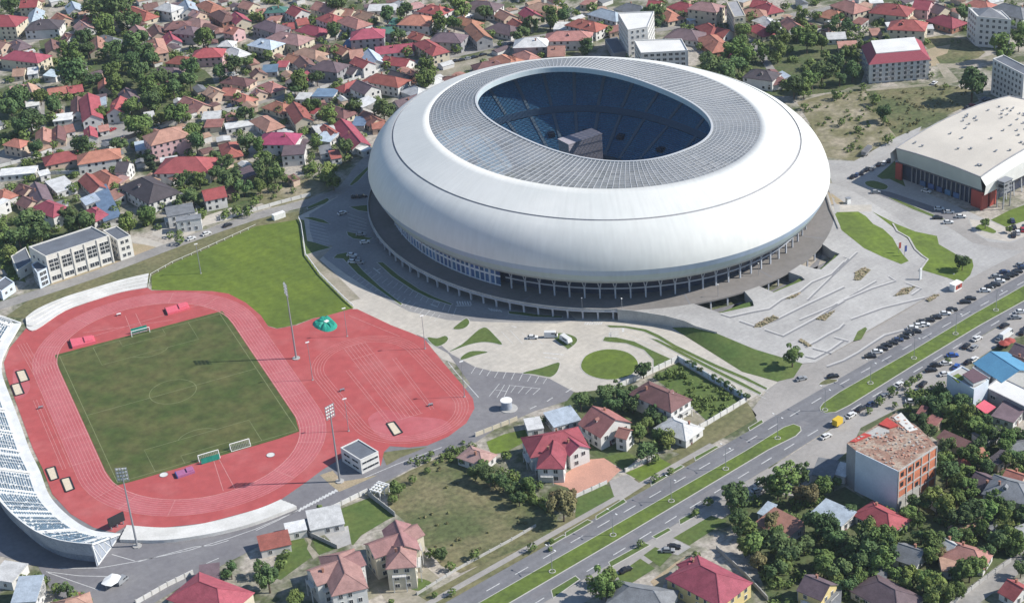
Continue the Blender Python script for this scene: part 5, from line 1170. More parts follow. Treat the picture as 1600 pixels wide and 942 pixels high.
def wing_parts(t, l, h, eave, rise, typ, rc, wc, near, nfl, loc=(0, 0, 0), rz=0.0, off=0.0):
    """walls, roof, chimney and windows of one wing in its own frame"""
    mb = MB(); z = eave+rise
    if typ == 'g': mb.add([(-l, -h, 0), (l, -h, 0), (l, h, 0), (-l, h, 0), (-l, -h, eave), (l, -h, eave), (l, h, eave), (-l, h, eave), (-l, 0, z-.06), (l, 0, z-.06)], [(0, 1, 5, 4), (1, 2, 6, 9, 5), (2, 3, 7, 6), (3, 0, 4, 8, 7)])
    else: mb.prism([(-l, -h), (l, -h), (l, h), (-l, h)], 0, eave+off, top=typ in 'f')
    parts = [mb.build('wall', M[WL[wc]], t)]
    if typ == 'g': r = roof_gable(t, l, h, eave, rise+off, 'roof_'+rc)
    elif typ == 'h': r = roof_hip(t, l, h, eave, rise+off, 'roof_'+rc)
    elif typ == 's':
        mb = MB(); mb.add([(-l-.3, -h-.3, eave-.1+off), (l+.3, -h-.3, eave-.1+off), (l+.3, h+.3, eave+rise+off), (-l-.3, h+.3, eave+rise+off)]+[(-l-.3, -h-.3, eave+.1+off), (l+.3, -h-.3, eave+.1+off), (l+.3, h+.3, eave+rise+.2+off), (-l-.3, h+.3, eave+rise+.2+off)], [(4, 5, 6, 7), (0, 1, 5, 4), (1, 2, 6, 5), (2, 3, 7, 6), (3, 0, 4, 7)]); r = mb.build('roof', M['roof_'+rc], t)
        mb = MB(); mb.add([(-l, h, 0), (l, h, 0), (l, h, eave+rise-.05), (-l, h, eave+rise-.05), (-l, -h, eave-.1), (l, -h, eave-.1)], [(0, 3, 2, 1), (0, 4, 3), (1, 2, 5)]); parts.append(mb.build('back_wall', M[WL[wc]], t))
    else:
        mb = MB(); mb.prism([(-l-.2, -h-.2), (l+.2, -h-.2), (l+.2, h+.2), (-l-.2, h+.2)], eave-.1+off, eave+.25+off); r = mb.build('roof', M['roof_'+rc], t)
    parts.append(r)
    if typ in 'gh' and nfl >= 2 and h > 4.5 and rh.random() < .5:
        s_ = rise/h; y = rh.choice((-1, 1))*h*.55; mb = MB(); zz = eave+rise*.45; sg = 1 if y > 0 else -1; y1 = y-sg*1.6
        mb.box((0, (y+y1)/2, zz+.35), (1.5, abs(y-y1), 1.1)); mb.add([(-.95, y+sg*.2, zz+.85), (.95, y+sg*.2, zz+.85), (.95, y1, zz+.85), (-.95, y1, zz+.85), (0, y+sg*.2, zz+1.6), (0, y1, zz+1.6)], [(0, 3, 5, 4), (1, 4, 5, 2), (0, 4, 1)], 1)
        mb.add([(-.5, y+sg*.02, zz), (.5, y+sg*.02, zz), (.5, y+sg*.02, zz+.75), (-.5, y+sg*.02, zz+.75)], [(0, 1, 2, 3)], 2); d_ = mb.build('dormer', [M[WL[wc]], M['roof_'+rc], M['pane']], r); d_.location.x = rh.uniform(-.4, .4)*l
    if typ in 'gh' and rh.random() < .65: c = link('chimney', CHM, r); c.location = (rh.uniform(-.5, .5)*l, h*rh.choice((-.35, .35)), z-.35*rise+.5)
    E_ = [((-l, -h), (l, -h)), ((l, -h), (l, h)), ((l, h), (-l, h)), ((-l, h), (-l, -h))]
    if near:
        n0 = len(COL.objects)
        for a, b in E_:
            Lw = (Vector(b)-Vector(a)).length; facade(t, a, b, .2, eave-.1, max(1, int(Lw/3.4)), nfl, rh.choice((1.0, 1.2, 1.4)), rh.choice((1.3, 1.5)), skip=lambda c, f: rh.random() < .14)
            if nfl >= 2 and Lw > 8 and rh.random() < .45:      # balcony on brackets with a railing
                a_, b_ = Vector(a), Vector(b); u = (b_-a_).normalized(); nn = Vector((u.y, -u.x)); p = a_.lerp(b_, rh.uniform(.3, .7))+nn*.75; an = math.atan2(u.y, u.x); zf_ = eave/nfl*(nfl-1)+.05; bw = min(5.5, Lw*.5)
                mb = MB(); mb.box((p.x, p.y, zf_), (bw, 1.5, .18), an); bal = mb.build('balcony', M['wall_white'], t)
                mb = MB(); q = p+nn*.7
                mb.box((q.x, q.y, zf_+.95), (bw, .1, .12), an)
                for k in range(int(bw/.5)+1): w_ = q+u*(-bw/2+.05+k*.49); mb.box((w_.x, w_.y, zf_+.5), (.09, .09, .85), an)
                mb.build('railing', M['wall_white'], bal)
                for s in (-1, 1): w_ = p+u*(s*bw*.46)+nn*.6; mb = MB(); mb.box((w_.x, w_.y, zf_/2), (.25, .25, zf_), an); mb.build('column', M['wall_white'], bal)
    else:
        mb = MB()
        for a, b in E_:
            a, b = Vector(a), Vector(b); Lw = (b-a).length; u = (b-a)/Lw; nn = Vector((u.y, -u.x)); n = max(1, int(Lw/3.3)); an = math.atan2(u.y, u.x)
            for k in range(n):
                for f in range(nfl):
                    if rh.random() < .22: continue
                    p = a.lerp(b, (k+.5)/n); mb.box((p.x, p.y, eave*(f+.55)/nfl), (1.25, .12, 1.4), an)
        if mb.v: parts.append(mb.build('window', M['pane'], t, kind='stuff'))
    return r
def house(px0, px1, w, typ, rc, nfl, wc, near=None, wings=(), label=None, cat='house', mid=None):
    eave = {1: 3.1, 2: 5.9, 3: 8.8, 4: 11.6}[nfl]*rh.uniform(.95, 1.06); rise = w*.5*{'g': .62, 'h': .55, 's': .12, 'f': 0}[typ]
    if typ == 's': rise = 1.0
    z = eave+(rise if typ in 'gh' else rise*.5)
    if not label and px0[1] < 260: w *= 1.05
    a, b = G(*px0, z), G(*px1, z); c = (a+b)/2; d = (b-a).xy; L = max(d.length, 1.0); an = math.atan2(d.y, d.x)
    l = L/2+(w*.42 if typ == 'h' else 0); h = w/2
    if l < h and typ in 'h': l = h+.3
    if near is None: near = ppm(c) > 3.5
    t = thing('house', label or 'x', cat, (c.x, c.y, 0), an)
    wing_parts(t, l, h, eave, rise, typ, rc, wc, near, nfl)
    if near and nfl < 4:
        mb = MB(); mb.box((l+.03, -h*.35, 1.1), (.14, 1.0, 2.2)); dm = mb.build('door', M['roof_br'], t); mb = MB(); mb.box((l+.16, -h*.35+.35, 1.05), (.12, .08, .2)); mb.build('handle', M['steel'], dm)
    for wi, (q0, q1, w2, ty2) in enumerate(wings):
        ri2 = w2*.5*.58 if ty2 in 'gh' else .4; z2 = eave+ri2; a2, b2 = G(*q0, z2), G(*q1, z2); c2 = (a2+b2)/2; d2 = (b2-a2).xy; l2 = d2.length/2+(w2*.4 if ty2 == 'h' else 0); an2 = math.atan2(d2.y, d2.x)-an
        dx, dy = c2.x-c.x, c2.y-c.y; ca, sa = math.cos(-an), math.sin(-an); loc = Vector((dx*ca-dy*sa, dx*sa+dy*ca, 0)); n0 = set(t.children)
        wing_parts(t, l2, w2/2, eave-.02*(wi+1), ri2+.03*(wi+1), ty2, rc, wc, near, nfl)
        for ch in [k for k in t.children if k not in n0]:
            lx, ly = ch.location.x, ch.location.y; c_, s_ = math.cos(an2), math.sin(an2)
            ch.location = (loc.x+lx*c_-ly*s_, loc.y+lx*s_+ly*c_, ch.location.z); ch.rotation_euler = (0, 0, ch.rotation_euler.z+an2)
    if not label: HOUSES.append((t, ((px0[0]+px1[0])/2, (px0[1]+px1[1])/2), RC_[rc][1], {'g': 'gable', 'h': 'hip', 's': 'lean-to', 'f': 'flat'}[typ], nfl, WN[wc]))
    return t
SC0 = 400/1570; SC3 = 400/1557
TILE = {'00': (0, 0, SC0), '10': (400, 0, SC0), '20': (800, 0, SC0), '30': (1200, 0, SC0), '01': (0, 230, SC0), '11': (400, 230, SC0), '22': (800, 460, SC0), '32': (1200, 460, SC0), '03': (0, 700, SC3), '13': (400, 700, SC3), '23': (800, 700, SC3), '33': (1200, 700, SC3), 'P': (0, 0, 1)}
def tp(t, x, y): a = TILE[t]; return (a[0]+x*a[2], a[1]+y*a[2])
HD = {
'00': """-40 95 60 95 16 h cr 3 c;130 5 230 0 10 g cr 2 c;222 50 190 150 9 g lb 1 w;225 125 310 120 14 h dm 2 w;350 80 400 108 10 g or 1 o;440 10 462 55 9 g lb 1 w;520 95 640 103 9 g rd 1 c;490 128 540 165 9 g pk 1 w;650 115 710 138 9 g pe 1 c;800 40 905 82 10 h rd 1 c;1008 22 1052 30 10 h wh 2 w;1138 0 1160 50 10 g lb 1 w;1258 5 1312 32 10 h or 1 c;1340 62 1390 92 10 h br 2 b;1442 75 1490 115 9 g cr 2 c;1400 158 1462 172 9 g or 2 p;1490 5 1555 22 9 g sa 1 c;1050 138 1120 130 10 h br 2 b;1122 160 1180 166 11 h ma 2 g;1180 110 1235 122 10 h pk 1 w;830 155 872 208 9 g pk 1 w;948 150 976 198 9 g br 1 o;1040 195 1062 242 9 g cr 1 w;950 235 972 292 9 h sa 2 o;630 215 700 235 10 h gy 1 w;595 225 602 292 10 g sa 1 c;400 205 442 214 11 g br 2 w;314 242 326 302 8 g br 1 o;92 245 132 268 9 h ma 1 o;82 312 222 328 12 h cr 2 c;95 360 152 374 9 s wh 1 w;82 425 150 420 9 g pe 1 c;170 440 232 432 8 s wh 1 w;60 535 145 520 9 g pk 1 o;172 510 200 572 10 g pe 1 o;302 470 348 432 7 s lb 1 w;292 548 410 528 8 g or 1 o;415 535 500 520 8 g rd 1 o;475 592 474 682 7 g br 1 w;540 572 562 705 10 g cr 2 w;612 605 618 652 6 s lb 1 w;640 482 640 530 7 g or 1 o;738 592 702 668 9 g rd 2 w;770 540 802 592 9 g ma 1 w;1235 300 1312 296 12 h cr 2 p;1420 290 1472 312 9 h wh 1 w;1082 345 1138 350 10 h rd 1 c;975 412 1068 418 9 h ma 1 o;1412 470 1502 482 9 h br 1 o;1372 540 1450 545 8 g or 1 o;1470 575 1515 592 8 h or 1 o;1130 592 1248 640 9 g sa 1 o;1285 530 1345 560 9 g pe 1 o;1382 778 1552 750 8 f wh 1 w;1262 760 1365 755 8 s ru 1 c;1245 712 1350 705 8 s wh 1 w;965 805 1058 782 14 h sa 3 p;1400 872 1420 920 9 h rd 1 o;80 852 122 860 8 h or 2 o;265 782 265 860 8 g sa 1 o;355 770 352 848 7 g br 1 o;400 795 452 785 8 s ru 1 w;330 725 445 712 7 s wh 1 w;888 712 945 702 7 s wh 1 w;160 640 238 628 6 s wh 1 w;830 900 925 885 9 s lb 1 w;605 775 660 765 6 g sa 1 w;548 775 556 830 6 g cr 1 w;0 250 40 262 9 g sa 1 o;-10 345 10 350 8 g rd 1 c;1385 250 1395 250 8 h wh 1 w;1185 60 1230 75 8 g pk 1 o;880 30 960 15 9 g br 1 o""",
'10': """98 42 142 40 9 h te 2 w;225 36 282 62 10 g rd 2 w;370 10 500 45 10 g sa 2 c;545 55 600 62 9 g sa 1 c;628 62 720 85 9 g pe 1 c;690 52 862 45 9 s wh 1 w;440 82 485 98 11 h rd 2 w;562 100 632 125 11 h sa 2 w;950 92 1022 95 14 h or 2 w;828 132 905 135 8 s te 1 g;1062 30 1132 42 11 h rd 3 w;1220 66 1262 75 10 h wh 1 w;1250 102 1330 125 9 h or 1 c;1322 142 1400 218 9 g or 2 g;52 126 130 150 11 h ma 2 g;165 148 230 140 8 g rd 1 c;246 122 310 110 8 g rd 1 c;312 152 390 172 11 h cr 1 c;142 192 260 215 13 h pk 2 c;22 236 92 250 11 h lb 2 c;640 182 722 176 13 h cr 3 g;772 172 842 165 8 g te 2 g;545 268 645 268 9 s sb 1 g;572 312 650 302 10 g sa 1 w;690 302 742 370 9 g lb 1 w;732 292 962 266 9 g cr 1 w;790 346 940 366 9 g cr 1 w;1032 242 1110 290 10 h rd 2 c;1132 202 1222 206 12 h ma 2 g;960 195 1032 215 8 g rd 1 c;292 292 370 312 10 h pe 1 w;200 332 262 350 8 g or 1 w;270 342 322 392 9 g br 1 w;372 272 452 282 9 h br 1 w;490 272 562 302 8 g or 1 o;410 372 482 382 12 h ma 2 g;610 350 692 382 8 g rd 2 w;540 395 622 420 8 g ma 1 w;42 425 132 418 9 s sb 1 g;130 395 195 395 7 s cr 1 w;212 480 312 438 10 g cr 1 w;72 502 112 520 9 h sa 1 c;360 570 490 572 11 f sb 1 w;540 520 612 492 9 h rd 1 w;622 492 712 530 10 g ma 2 w;732 452 862 476 11 h rd 2 w;830 432 922 460 10 g dm 1 g;962 527 1002 542 10 h wh 1 w;852 622 982 582 10 g ma 1 g;112 622 172 640 10 h or 1 c;232 627 292 720 9 g rd 2 c;402 632 542 672 10 h br 1 c;32 712 92 750 10 h sa 1 w;85 815 185 815 13 h mg 2 w;362 800 475 775 9 s wh 1 w;390 835 480 845 9 s lb 1 w;415 765 480 812 7 g rd 1 w;522 730 642 872 9 g cr 1 w;600 745 675 745 9 s sb 1 g;662 680 745 730 9 g ru 1 c;712 770 788 762 8 s or 1 o;1380 385 1470 370 10 h br 1 o;1500 335 1570 375 10 h or 1 o;1482 140 1565 160 12 h ma 1 w;1340 5 1440 15 12 h ma 2 w;348 675 380 680 7 s cr 1 w;1050 490 1120 478 10 h wh 1 w;1165 470 1235 470 10 h br 1 o;0 420 20 440 8 g br 1 o;0 60 55 55 9 g sa 1 o;0 545 25 560 8 g pk 1 o;90 105 150 112 8 s sa 1 o;700 210 760 205 6 s wh 1 w;925 30 990 15 8 h pk 1 w;870 5 905 15 8 h wh 1 w;585 225 640 228 7 s lb 1 w;1500 60 1560 90 9 g sa 1 o;255 225 290 240 7 s pe 1 o;310 400 360 420 8 h dm 1 w;240 500 250 505 6 s wh 1 w;255 590 330 592 7 s wh 1 w;640 610 700 640 9 s wh 2 w;820 500 890 520 8 s br 1 w;950 430 985 450 8 g br 1 b""",
'20': """152 15 252 35 11 h pe 1 c;82 46 142 85 9 g cr 1 c;5 115 55 145 9 g rd 1 c;262 160 350 160 9 s wh 1 w;262 196 430 192 12 h sa 2 w;402 116 512 140 11 h rd 2 w;70 235 160 232 12 h wh 2 g;222 286 322 282 12 g sa 1 o;70 312 120 340 9 h sa 1 o;-20 345 30 360 9 h or 1 o;540 52 640 78 11 h lb 2 w;700 20 800 42 11 h gy 1 w;840 5 915 10 9 g cr 1 c;1022 12 1090 28 10 h cr 1 c;930 52 985 85 10 h or 1 c;1150 12 1232 22 11 h pk 3 c;1442 55 1522 60 10 h sa 1 c;1022 176 1110 186 13 h ma 1 w;1192 142 1240 172 10 h rd 1 b;1262 170 1330 188 9 g rd 1 w;1212 212 1272 262 12 h or 1 b;1500 150 1560 180 9 h cr 1 c;1495 425 1570 435 11 h dm 2 w;1300 338 1335 360 6 s cr 1 w;1110 105 1130 118 8 s lb 1 w;612 165 640 195 7 s sa 1 o;1540 100 1570 110 9 h wh 1 w;1480 0 1560 10 9 g cr 1 w;440 10 500 20 8 s sa 1 c""",
'30': """372 60 432 72 11 h or 1 c;472 0 540 25 12 h sa 2 c;712 22 812 32 14 h rd 2 c;812 122 905 126 13 h rd 3 c;905 0 1000 10 11 g cr 2 p;1030 25 1090 45 10 g ma 1 c;1062 90 1135 112 12 h cr 1 b;120 105 175 150 9 g sa 1 w;0 120 40 160 9 g wh 1 w;362 225 475 220 8 s wh 1 w;430 278 545 272 7 s sa 1 c;725 155 772 152 7 f wh 1 w;955 170 1012 168 7 f wh 1 w;535 125 595 138 7 s ru 1 w;1440 20 1560 50 13 h gy 2 w;1272 0 1345 15 10 h or 1 c;5 425 50 470 10 h br 1 w;620 5 700 0 8 s wh 1 w;630 200 690 195 8 s sa 1 o;60 450 110 480 5 s lb 1 w;560 30 610 45 8 s pe 1 o;-10 20 25 40 10 h cr 1 c;1330 170 1345 175 8 s wh 1 w""",
'01': """322 45 420 25 11 h rd 1 o;535 32 665 12 12 h or 2 w;1062 62 1215 60 17 h rd 2 w;722 92 790 92 10 g dm 2 w;530 160 612 240 9 g rd 1 w;612 142 682 182 10 h or 1 w;600 245 690 440 8 s sb 1 w;672 275 730 310 7 s sa 1 w;860 182 952 232 17 h dm 2 w;1242 268 1370 242 10 g cr 2 w;335 195 410 265 10 f wh 1 w;215 215 262 315 9 g ma 1 o;120 225 180 250 8 g br 1 o;272 330 340 355 11 h cr 2 w;558 372 598 395 9 h cr 1 w;0 158 222 138 9 f wh 1 w;0 262 28 275 9 h or 1 w;1390 262 1440 268 6 s br 1 o;1490 130 1535 180 7 s ma 1 o;535 300 570 340 7 s lb 1 w;140 300 200 330 8 g br 1 o;-20 335 20 345 8 f wh 2 w;715 190 765 205 6 s pk 1 o;240 165 300 150 4 s wh 1 w""",
'11': """165 25 300 15 12 f ma 2 w;390 20 460 10 8 s gy 1 w;455 50 515 40 8 s rd 1 w;635 20 690 0 6 f wh 1 w;210 195 250 180 5 s br 1 o""",
'32': """1420 690 1550 730 12 s ma 1 w;1520 300 1600 330 10 g ma 1 c;1505 375 1580 400 9 g br 1 c;930 705 965 715 4 s ru 1 w;985 760 1045 785 4 s ru 1 o;1060 855 1230 930 4 s br 1 o""",
'33': """642 352 742 402 10 h cr 1 w;310 350 490 430 8 s lb 1 w;-20 410 165 505 10 s ru 1 w;800 580 940 625 9 g gy 1 w;1165 592 1270 622 9 h sa 1 w;1035 530 1140 585 7 g wh 1 w;1270 145 1400 205 11 g ma 1 y;1440 190 1540 215 12 h gy 2 w;1160 78 1230 82 7 s rd 1 w;1455 130 1557 165 9 g or 1 o;232 772 372 830 9 g ma 2 y;660 800 790 870 12 h ma 1 c;300 905 440 915 10 s gy 1 c;1050 700 1150 700 8 f pe 1 w;650 760 720 775 7 s gy 1 c;1462 800 1550 850 8 g rd 1 w;290 110 410 130 9 s gy 1 w;420 120 490 140 6 s wh 1 w;-30 360 20 380 6 s lb 1 w;1260 50 1330 40 7 s or 1 o;1380 40 1440 70 7 s dm 1 o""",
'23': """700 840 880 870 12 h gy 1 w""",
'22': """228 770 388 725 9 s lb 1 w;85 800 180 785 8 f wh 1 w;985 765 1060 795 10 h wh 1 w""",
'13': """320 440 520 400 10 s wh 1 w;1310 5 1370 25 8 h pk 1 w;20 580 200 540 7 s rd 1 w;180 490 300 465 6 f wh 1 w""",
'03': """-20 740 120 760 10 f wh 1 w;95 860 240 850 12 s lb 2 w;1215 760 1330 745 7 s ma 1 w;390 930 480 905 8 h pe 1 w"""}
for tname, data in HD.items():
    for rec in data.split(';'):
        f = rec.split()
        if len(f) < 9: continue
        x0, y0, x1, y1, w = map(float, f[:5]); house(tp(tname, x0, y0), tp(tname, x1, y1), w, f[5], f[6], int(f[7]), f[8])
# small sheds and lean-tos past the counted houses, joined
SHM = MB(); rsd = random.Random(31); CEN = [(o.location.x, o.location.y) for o, *_ in HOUSES]; NSHED = 0
ZONE = [W2([(-40, -25), (640, -25), (960, -20), (940, 40), (600, 180), (540, 230), (440, 270), (300, 330), (120, 350), (-40, 330)]), W2([(1010, -20), (1640, -20), (1640, 50), (1420, 55), (1300, 60), (1150, 60)]), W2([(1480, 700), (1640, 660), (1640, 840), (1560, 870), (1440, 840)])]
OUT = [[(300, -330), (720, -210), (900, -130), (900, -20), (330, -178)], [(240, -330), (300, -340), (300, -190), (275, -200)], [(470, -10), (900, 100), (900, 330), (600, 200), (500, 90)], [(-180, 480), (60, 520), (590, 130), (900, 350), (500, 800), (-200, 800)], [(-300, -100), (-60, -60), (-40, 90), (-60, 520), (-300, 500)], [(-100, -420), (90, -330), (220, -320), (300, -420), (100, -520)]]
ZONE += OUT
while NSHED < 640:
    zn = rsd.choice((0, 0, 0, 0, 1, 2)) if NSHED < 210 else rsd.randrange(3, 9); pl = ZONE[zn]; x, y = rsd.uniform(min(p[0] for p in pl), max(p[0] for p in pl)), rsd.uniform(min(p[1] for p in pl), max(p[1] for p in pl))
    NSHED += .02
    inview = lambda x_, y_: -30 < TOPX((x_, y_, 2))[0] < 1630 and -30 < TOPX((x_, y_, 2))[1] < 975
    if zn > 2 and inview(x, y): continue
    if not inpoly((x, y), pl) or min((x-a)**2+(y-b)**2 for a, b in CEN) < 9.5**2: continue
    CEN.append((x, y)); NSHED += 1; a = rsd.choice((.15, .3, -.2, .05))+rsd.choice((0, math.pi/2)); k_ = 1 if NSHED < 210 else 1.5; w_, d_, h_ = rsd.uniform(3.5, 7)*k_, rsd.uniform(4.5, 10)*k_, rsd.uniform(2.3, 3.2)*k_; SHM.box((x, y, h_/2), (d_, w_, h_), a, 0 if rsd.random() < .6 else 1)
    c, s = math.cos(a), math.sin(a); mi = rsd.randrange(2, 8); r_ = rsd.uniform(.3, 1.4); q = lambda u, v, z: (x+u*c-v*s, y+u*s+v*c, z); l, k = d_/2+.3, w_/2+.3
    SHM.add([q(-l, -k, h_-.05), q(l, -k, h_-.05), q(l, k, h_-.05), q(-l, k, h_-.05), q(-l, 0, h_+r_), q(l, 0, h_+r_)], [(0, 1, 5, 4), (2, 3, 4, 5), (1, 2, 5), (3, 0, 4), (3, 2, 1, 0)], mi)
o = SHM.build('garden_sheds', [M['wall_white'], M['wall_peach'], M['roof_gy'], M['roof_br'], M['roof_sa'], M['roof_wh'], M['roof_ma'], M['roof_pe']]); tag(o, 'many small sheds and lean-tos filling the gardens between the houses', 'sheds', kind='stuff')
P_ = lambda t, *q: [(tp(t, a, b), tp(t, c, d), w, ty) for a, b, c, d, w, ty in q]
# larger houses near the camera
house((845, 681), (886, 673), 13, 'h', 'cr', 2, 'w', True, [((866, 686), (861, 712), 9, 'h'), ((884, 679), (905, 696), 8, 'g')], 'big white villa with a bright crimson many-sided roof beside the salmon courtyard', 'house')
house((927, 635), (961, 655), 14, 'g', 'ru', 2, 'w', True, [((968, 668), (984, 672), 6, 'g')], 'white two-storey house with a maroon gable roof behind the crimson-roofed villa', 'house')
house(tp('22', 835, 552), tp('22', 975, 612), 11, 'h', 'br', 2, 'w', True, (), 'white house with a brown hip roof beside the walled green garden', 'house')
house(tp('23', 1130, 705), tp('23', 1262, 772), 15, 'h', 'cr', 2, 'y', True, P_('23', (1090, 680, 1070, 690, 5, 'h')), 'yellow two-storey house with a large crimson hip roof beside the boulevard', 'house')
house(tp('13', 850, 440), tp('13', 905, 590), 9, 'g', 'tw', 3, 'c', True, P_('13', (690, 585, 870, 520, 8.5, 'g'), (890, 510, 975, 465, 7, 'g'), (880, 590, 878, 640, 9, 'h')), 'cream three-storey house with pink cross-gabled roofs beside the olive field', 'house')
house(tp('13', 500, 640), tp('13', 545, 770), 11, 'h', 'tw', 3, 'w', True, P_('13', (335, 745, 500, 685, 9, 'g'), (520, 670, 625, 630, 8, 'g')), 'white three-storey house with pink cross-gabled roofs nearest the bottom edge', 'house')
house(tp('03', 1195, 805), tp('03', 1340, 860), 15, 'h', 'cr', 2, 'c', True, (), 'large crimson hip-roofed house at the bottom edge below the track', 'house')
house(tp('01', 1020, 400), tp('01', 1185, 370), 11, 'f', 'gy', 2, 'w', True, P_('01', (1080, 440, 1230, 420, 5, 'f')), 'modern white house with a grey flat roof and balconies beside the street', 'house')
# ------------------------------------------------------------------ trees
LEAFC = {'d': ((0.058, 0.098, 0.036), (0.10, 0.15, 0.052)), 'm': ((0.086, 0.135, 0.036), (0.14, 0.19, 0.054)), 'l': ((0.115, 0.16, 0.038), (0.17, 0.205, 0.058)), 'b': ((0.12, 0.11, 0.05), (0.175, 0.15, 0.07)), 'c': ((0.034, 0.062, 0.032), (0.055, 0.09, 0.042))}
for k, (a, b) in LEAFC.items():
    m = mat('leaf_'+k, a, col2=b, space='obj', scale=.55, rough=.75, rnd=.26, fine=.25, fscale=1.7, lo=.35, hi=.65, spec=.2); M['leaf_'+k] = m
reg('bark', (0.10, 0.075, 0.055), fine=.2, fscale=3.)
def crown_mesh(seed, kind, form):
    """unit crown (radius 1, centre at origin): leaf-sized faces on many overlapping clumps"""
    r = random.Random(seed); vs = []; fs = []; cl = []
    if form == 'round':
        cl.append((Vector((0, 0, .05)), .62))
        for i in range(17):
            v = Vector((r.gauss(0, 1), r.gauss(0, 1), r.gauss(.12, .85))).normalized(); d = r.uniform(.42, .72); cl.append((Vector((v.x*d, v.y*d, v.z*d*.95)), r.uniform(.24, .42)))
    elif form == 'wide':
        for i in range(20):
            a = r.uniform(0, 6.28); d = r.uniform(.1, .8)**.7; cl.append((Vector((math.cos(a)*d, math.sin(a)*d, r.uniform(-.3, .45)*(1.1-d*.6))), r.uniform(.24, .4)))
    elif form == 'loose':
        for i in range(13):
            v = Vector((r.gauss(0, 1), r.gauss(0, 1), r.gauss(.2, .8))).normalized(); d = r.uniform(.35, .9); cl.append((Vector((v.x*d, v.y*d, v.z*d*1.1)), r.uniform(.2, .5)))
    elif form == 'tall':
        for i in range(18): z = r.uniform(-1.0, 1.25); w = .5*(1-abs(z-.0)/1.7); a = r.uniform(0, 6.28); cl.append((Vector((math.cos(a)*w*r.uniform(.3, 1), math.sin(a)*w*r.uniform(.3, 1), z)), r.uniform(.2, .36)))
    else:
        for i in range(26): z = -1+2.5*i/26; w = .62*(1-(z+1)/2.6); a = i*2.4; cl.append((Vector((math.cos(a)*w*.7, math.sin(a)*w*.7, z)), max(.12, w*.5)))
    for c, rad in cl:
        n = int(34+rad*200)
        for _ in range(n):
            d = Vector((r.gauss(0, 1), r.gauss(0, 1), r.gauss(.15, 1))).normalized(); p = c+d*rad*r.uniform(.72, 1.08); s = r.uniform(.04, .088)
            nrm = (d+Vector((r.uniform(-.6, .6), r.uniform(-.6, .6), r.uniform(-.3, .7)))).normalized(); u = nrm.cross(Vector((r.uniform(-1, 1), r.uniform(-1, 1), r.uniform(-1, 1)))).normalized(); w = nrm.cross(u)
            k = len(vs); vs += [p-u*s-w*s*.7, p+u*s-w*s*.7, p+u*s*.8+w*s, p-u*s*.8+w*s]; fs.append((k, k+1, k+2, k+3))
    return mesh('crown', vs, fs, M['leaf_'+kind])
FORM = {'d': ['round', 'loose', 'wide', 'round', 'loose', 'wide'], 'm': ['round', 'wide', 'loose', 'round', 'loose', 'wide'], 'l': ['round', 'wide', 'loose'], 'b': ['round', 'wide'], 'c': ['tall', 'cone']}
CR = {k: [crown_mesh(100+i*7+ord(k), k, f) for i, f in enumerate(FORM[k])] for k in FORM}
def trunk_mesh(seed):
    r = random.Random(seed); mb = MB(); mb.tube((0, 0, -.2), (0, 0, 1.0), .075, .05, 6)
    for i in range(4): a = i*1.6+r.uniform(-.4, .4); mb.tube((0, 0, .75+.06*i), (math.cos(a)*.42, math.sin(a)*.42, 1.45+r.uniform(0, .2)), .035, .015, 5)
    return mesh('trunk', mb.v, mb.f, M['bark'])
TRK = [trunk_mesh(i) for i in range(3)]
TREES = []; rt = random.Random(77)
KN = {'d': 'dark green', 'm': 'mid green', 'l': 'light green', 'b': 'brownish', 'c': 'slender dark'}
def tree(px, rpx, k, f=G, label=None, group='trees of the neighbourhood', h=None):
    """px = centre of the crown in the picture, rpx = its radius there"""
    z = 4.0
    for _ in range(3): v = f(*px) if f is GS else G(*px, z); R = rpx*1.18/ppm(v); tr = R*(.5 if k != 'c' else .3); z = tr+R*.85
    i = rt.randrange(len(CR[k])); tall = FORM[k][i] in ('tall', 'cone')
    if tall: z = R*1.15
    v = G(*px, z); zb = zplaza(v.x, v.y) if f is GS else 0
    t = thing('tree', label or 'x', 'tree', (v.x, v.y, zb), rt.uniform(0, 6.28), group)
    o = link('crown', CR[k][i], t); o.location = (0, 0, z); s = R*rt.uniform(.95, 1.08); o.scale = (s, s*rt.uniform(.82, 1.18), s*rt.uniform(.85, 1.2))
    o = link('trunk', TRK[rt.randrange(3)], t); o.scale = (R, R, z*.75)
    if not label:
        R2 = 'small' if R < 1.9 else ('big' if R > 4.2 else 'medium')
        TREES.append((t, px, '%s %s tree' % (R2, KN[k]) if k != 'c' else 'slender dark tree'))
    return t
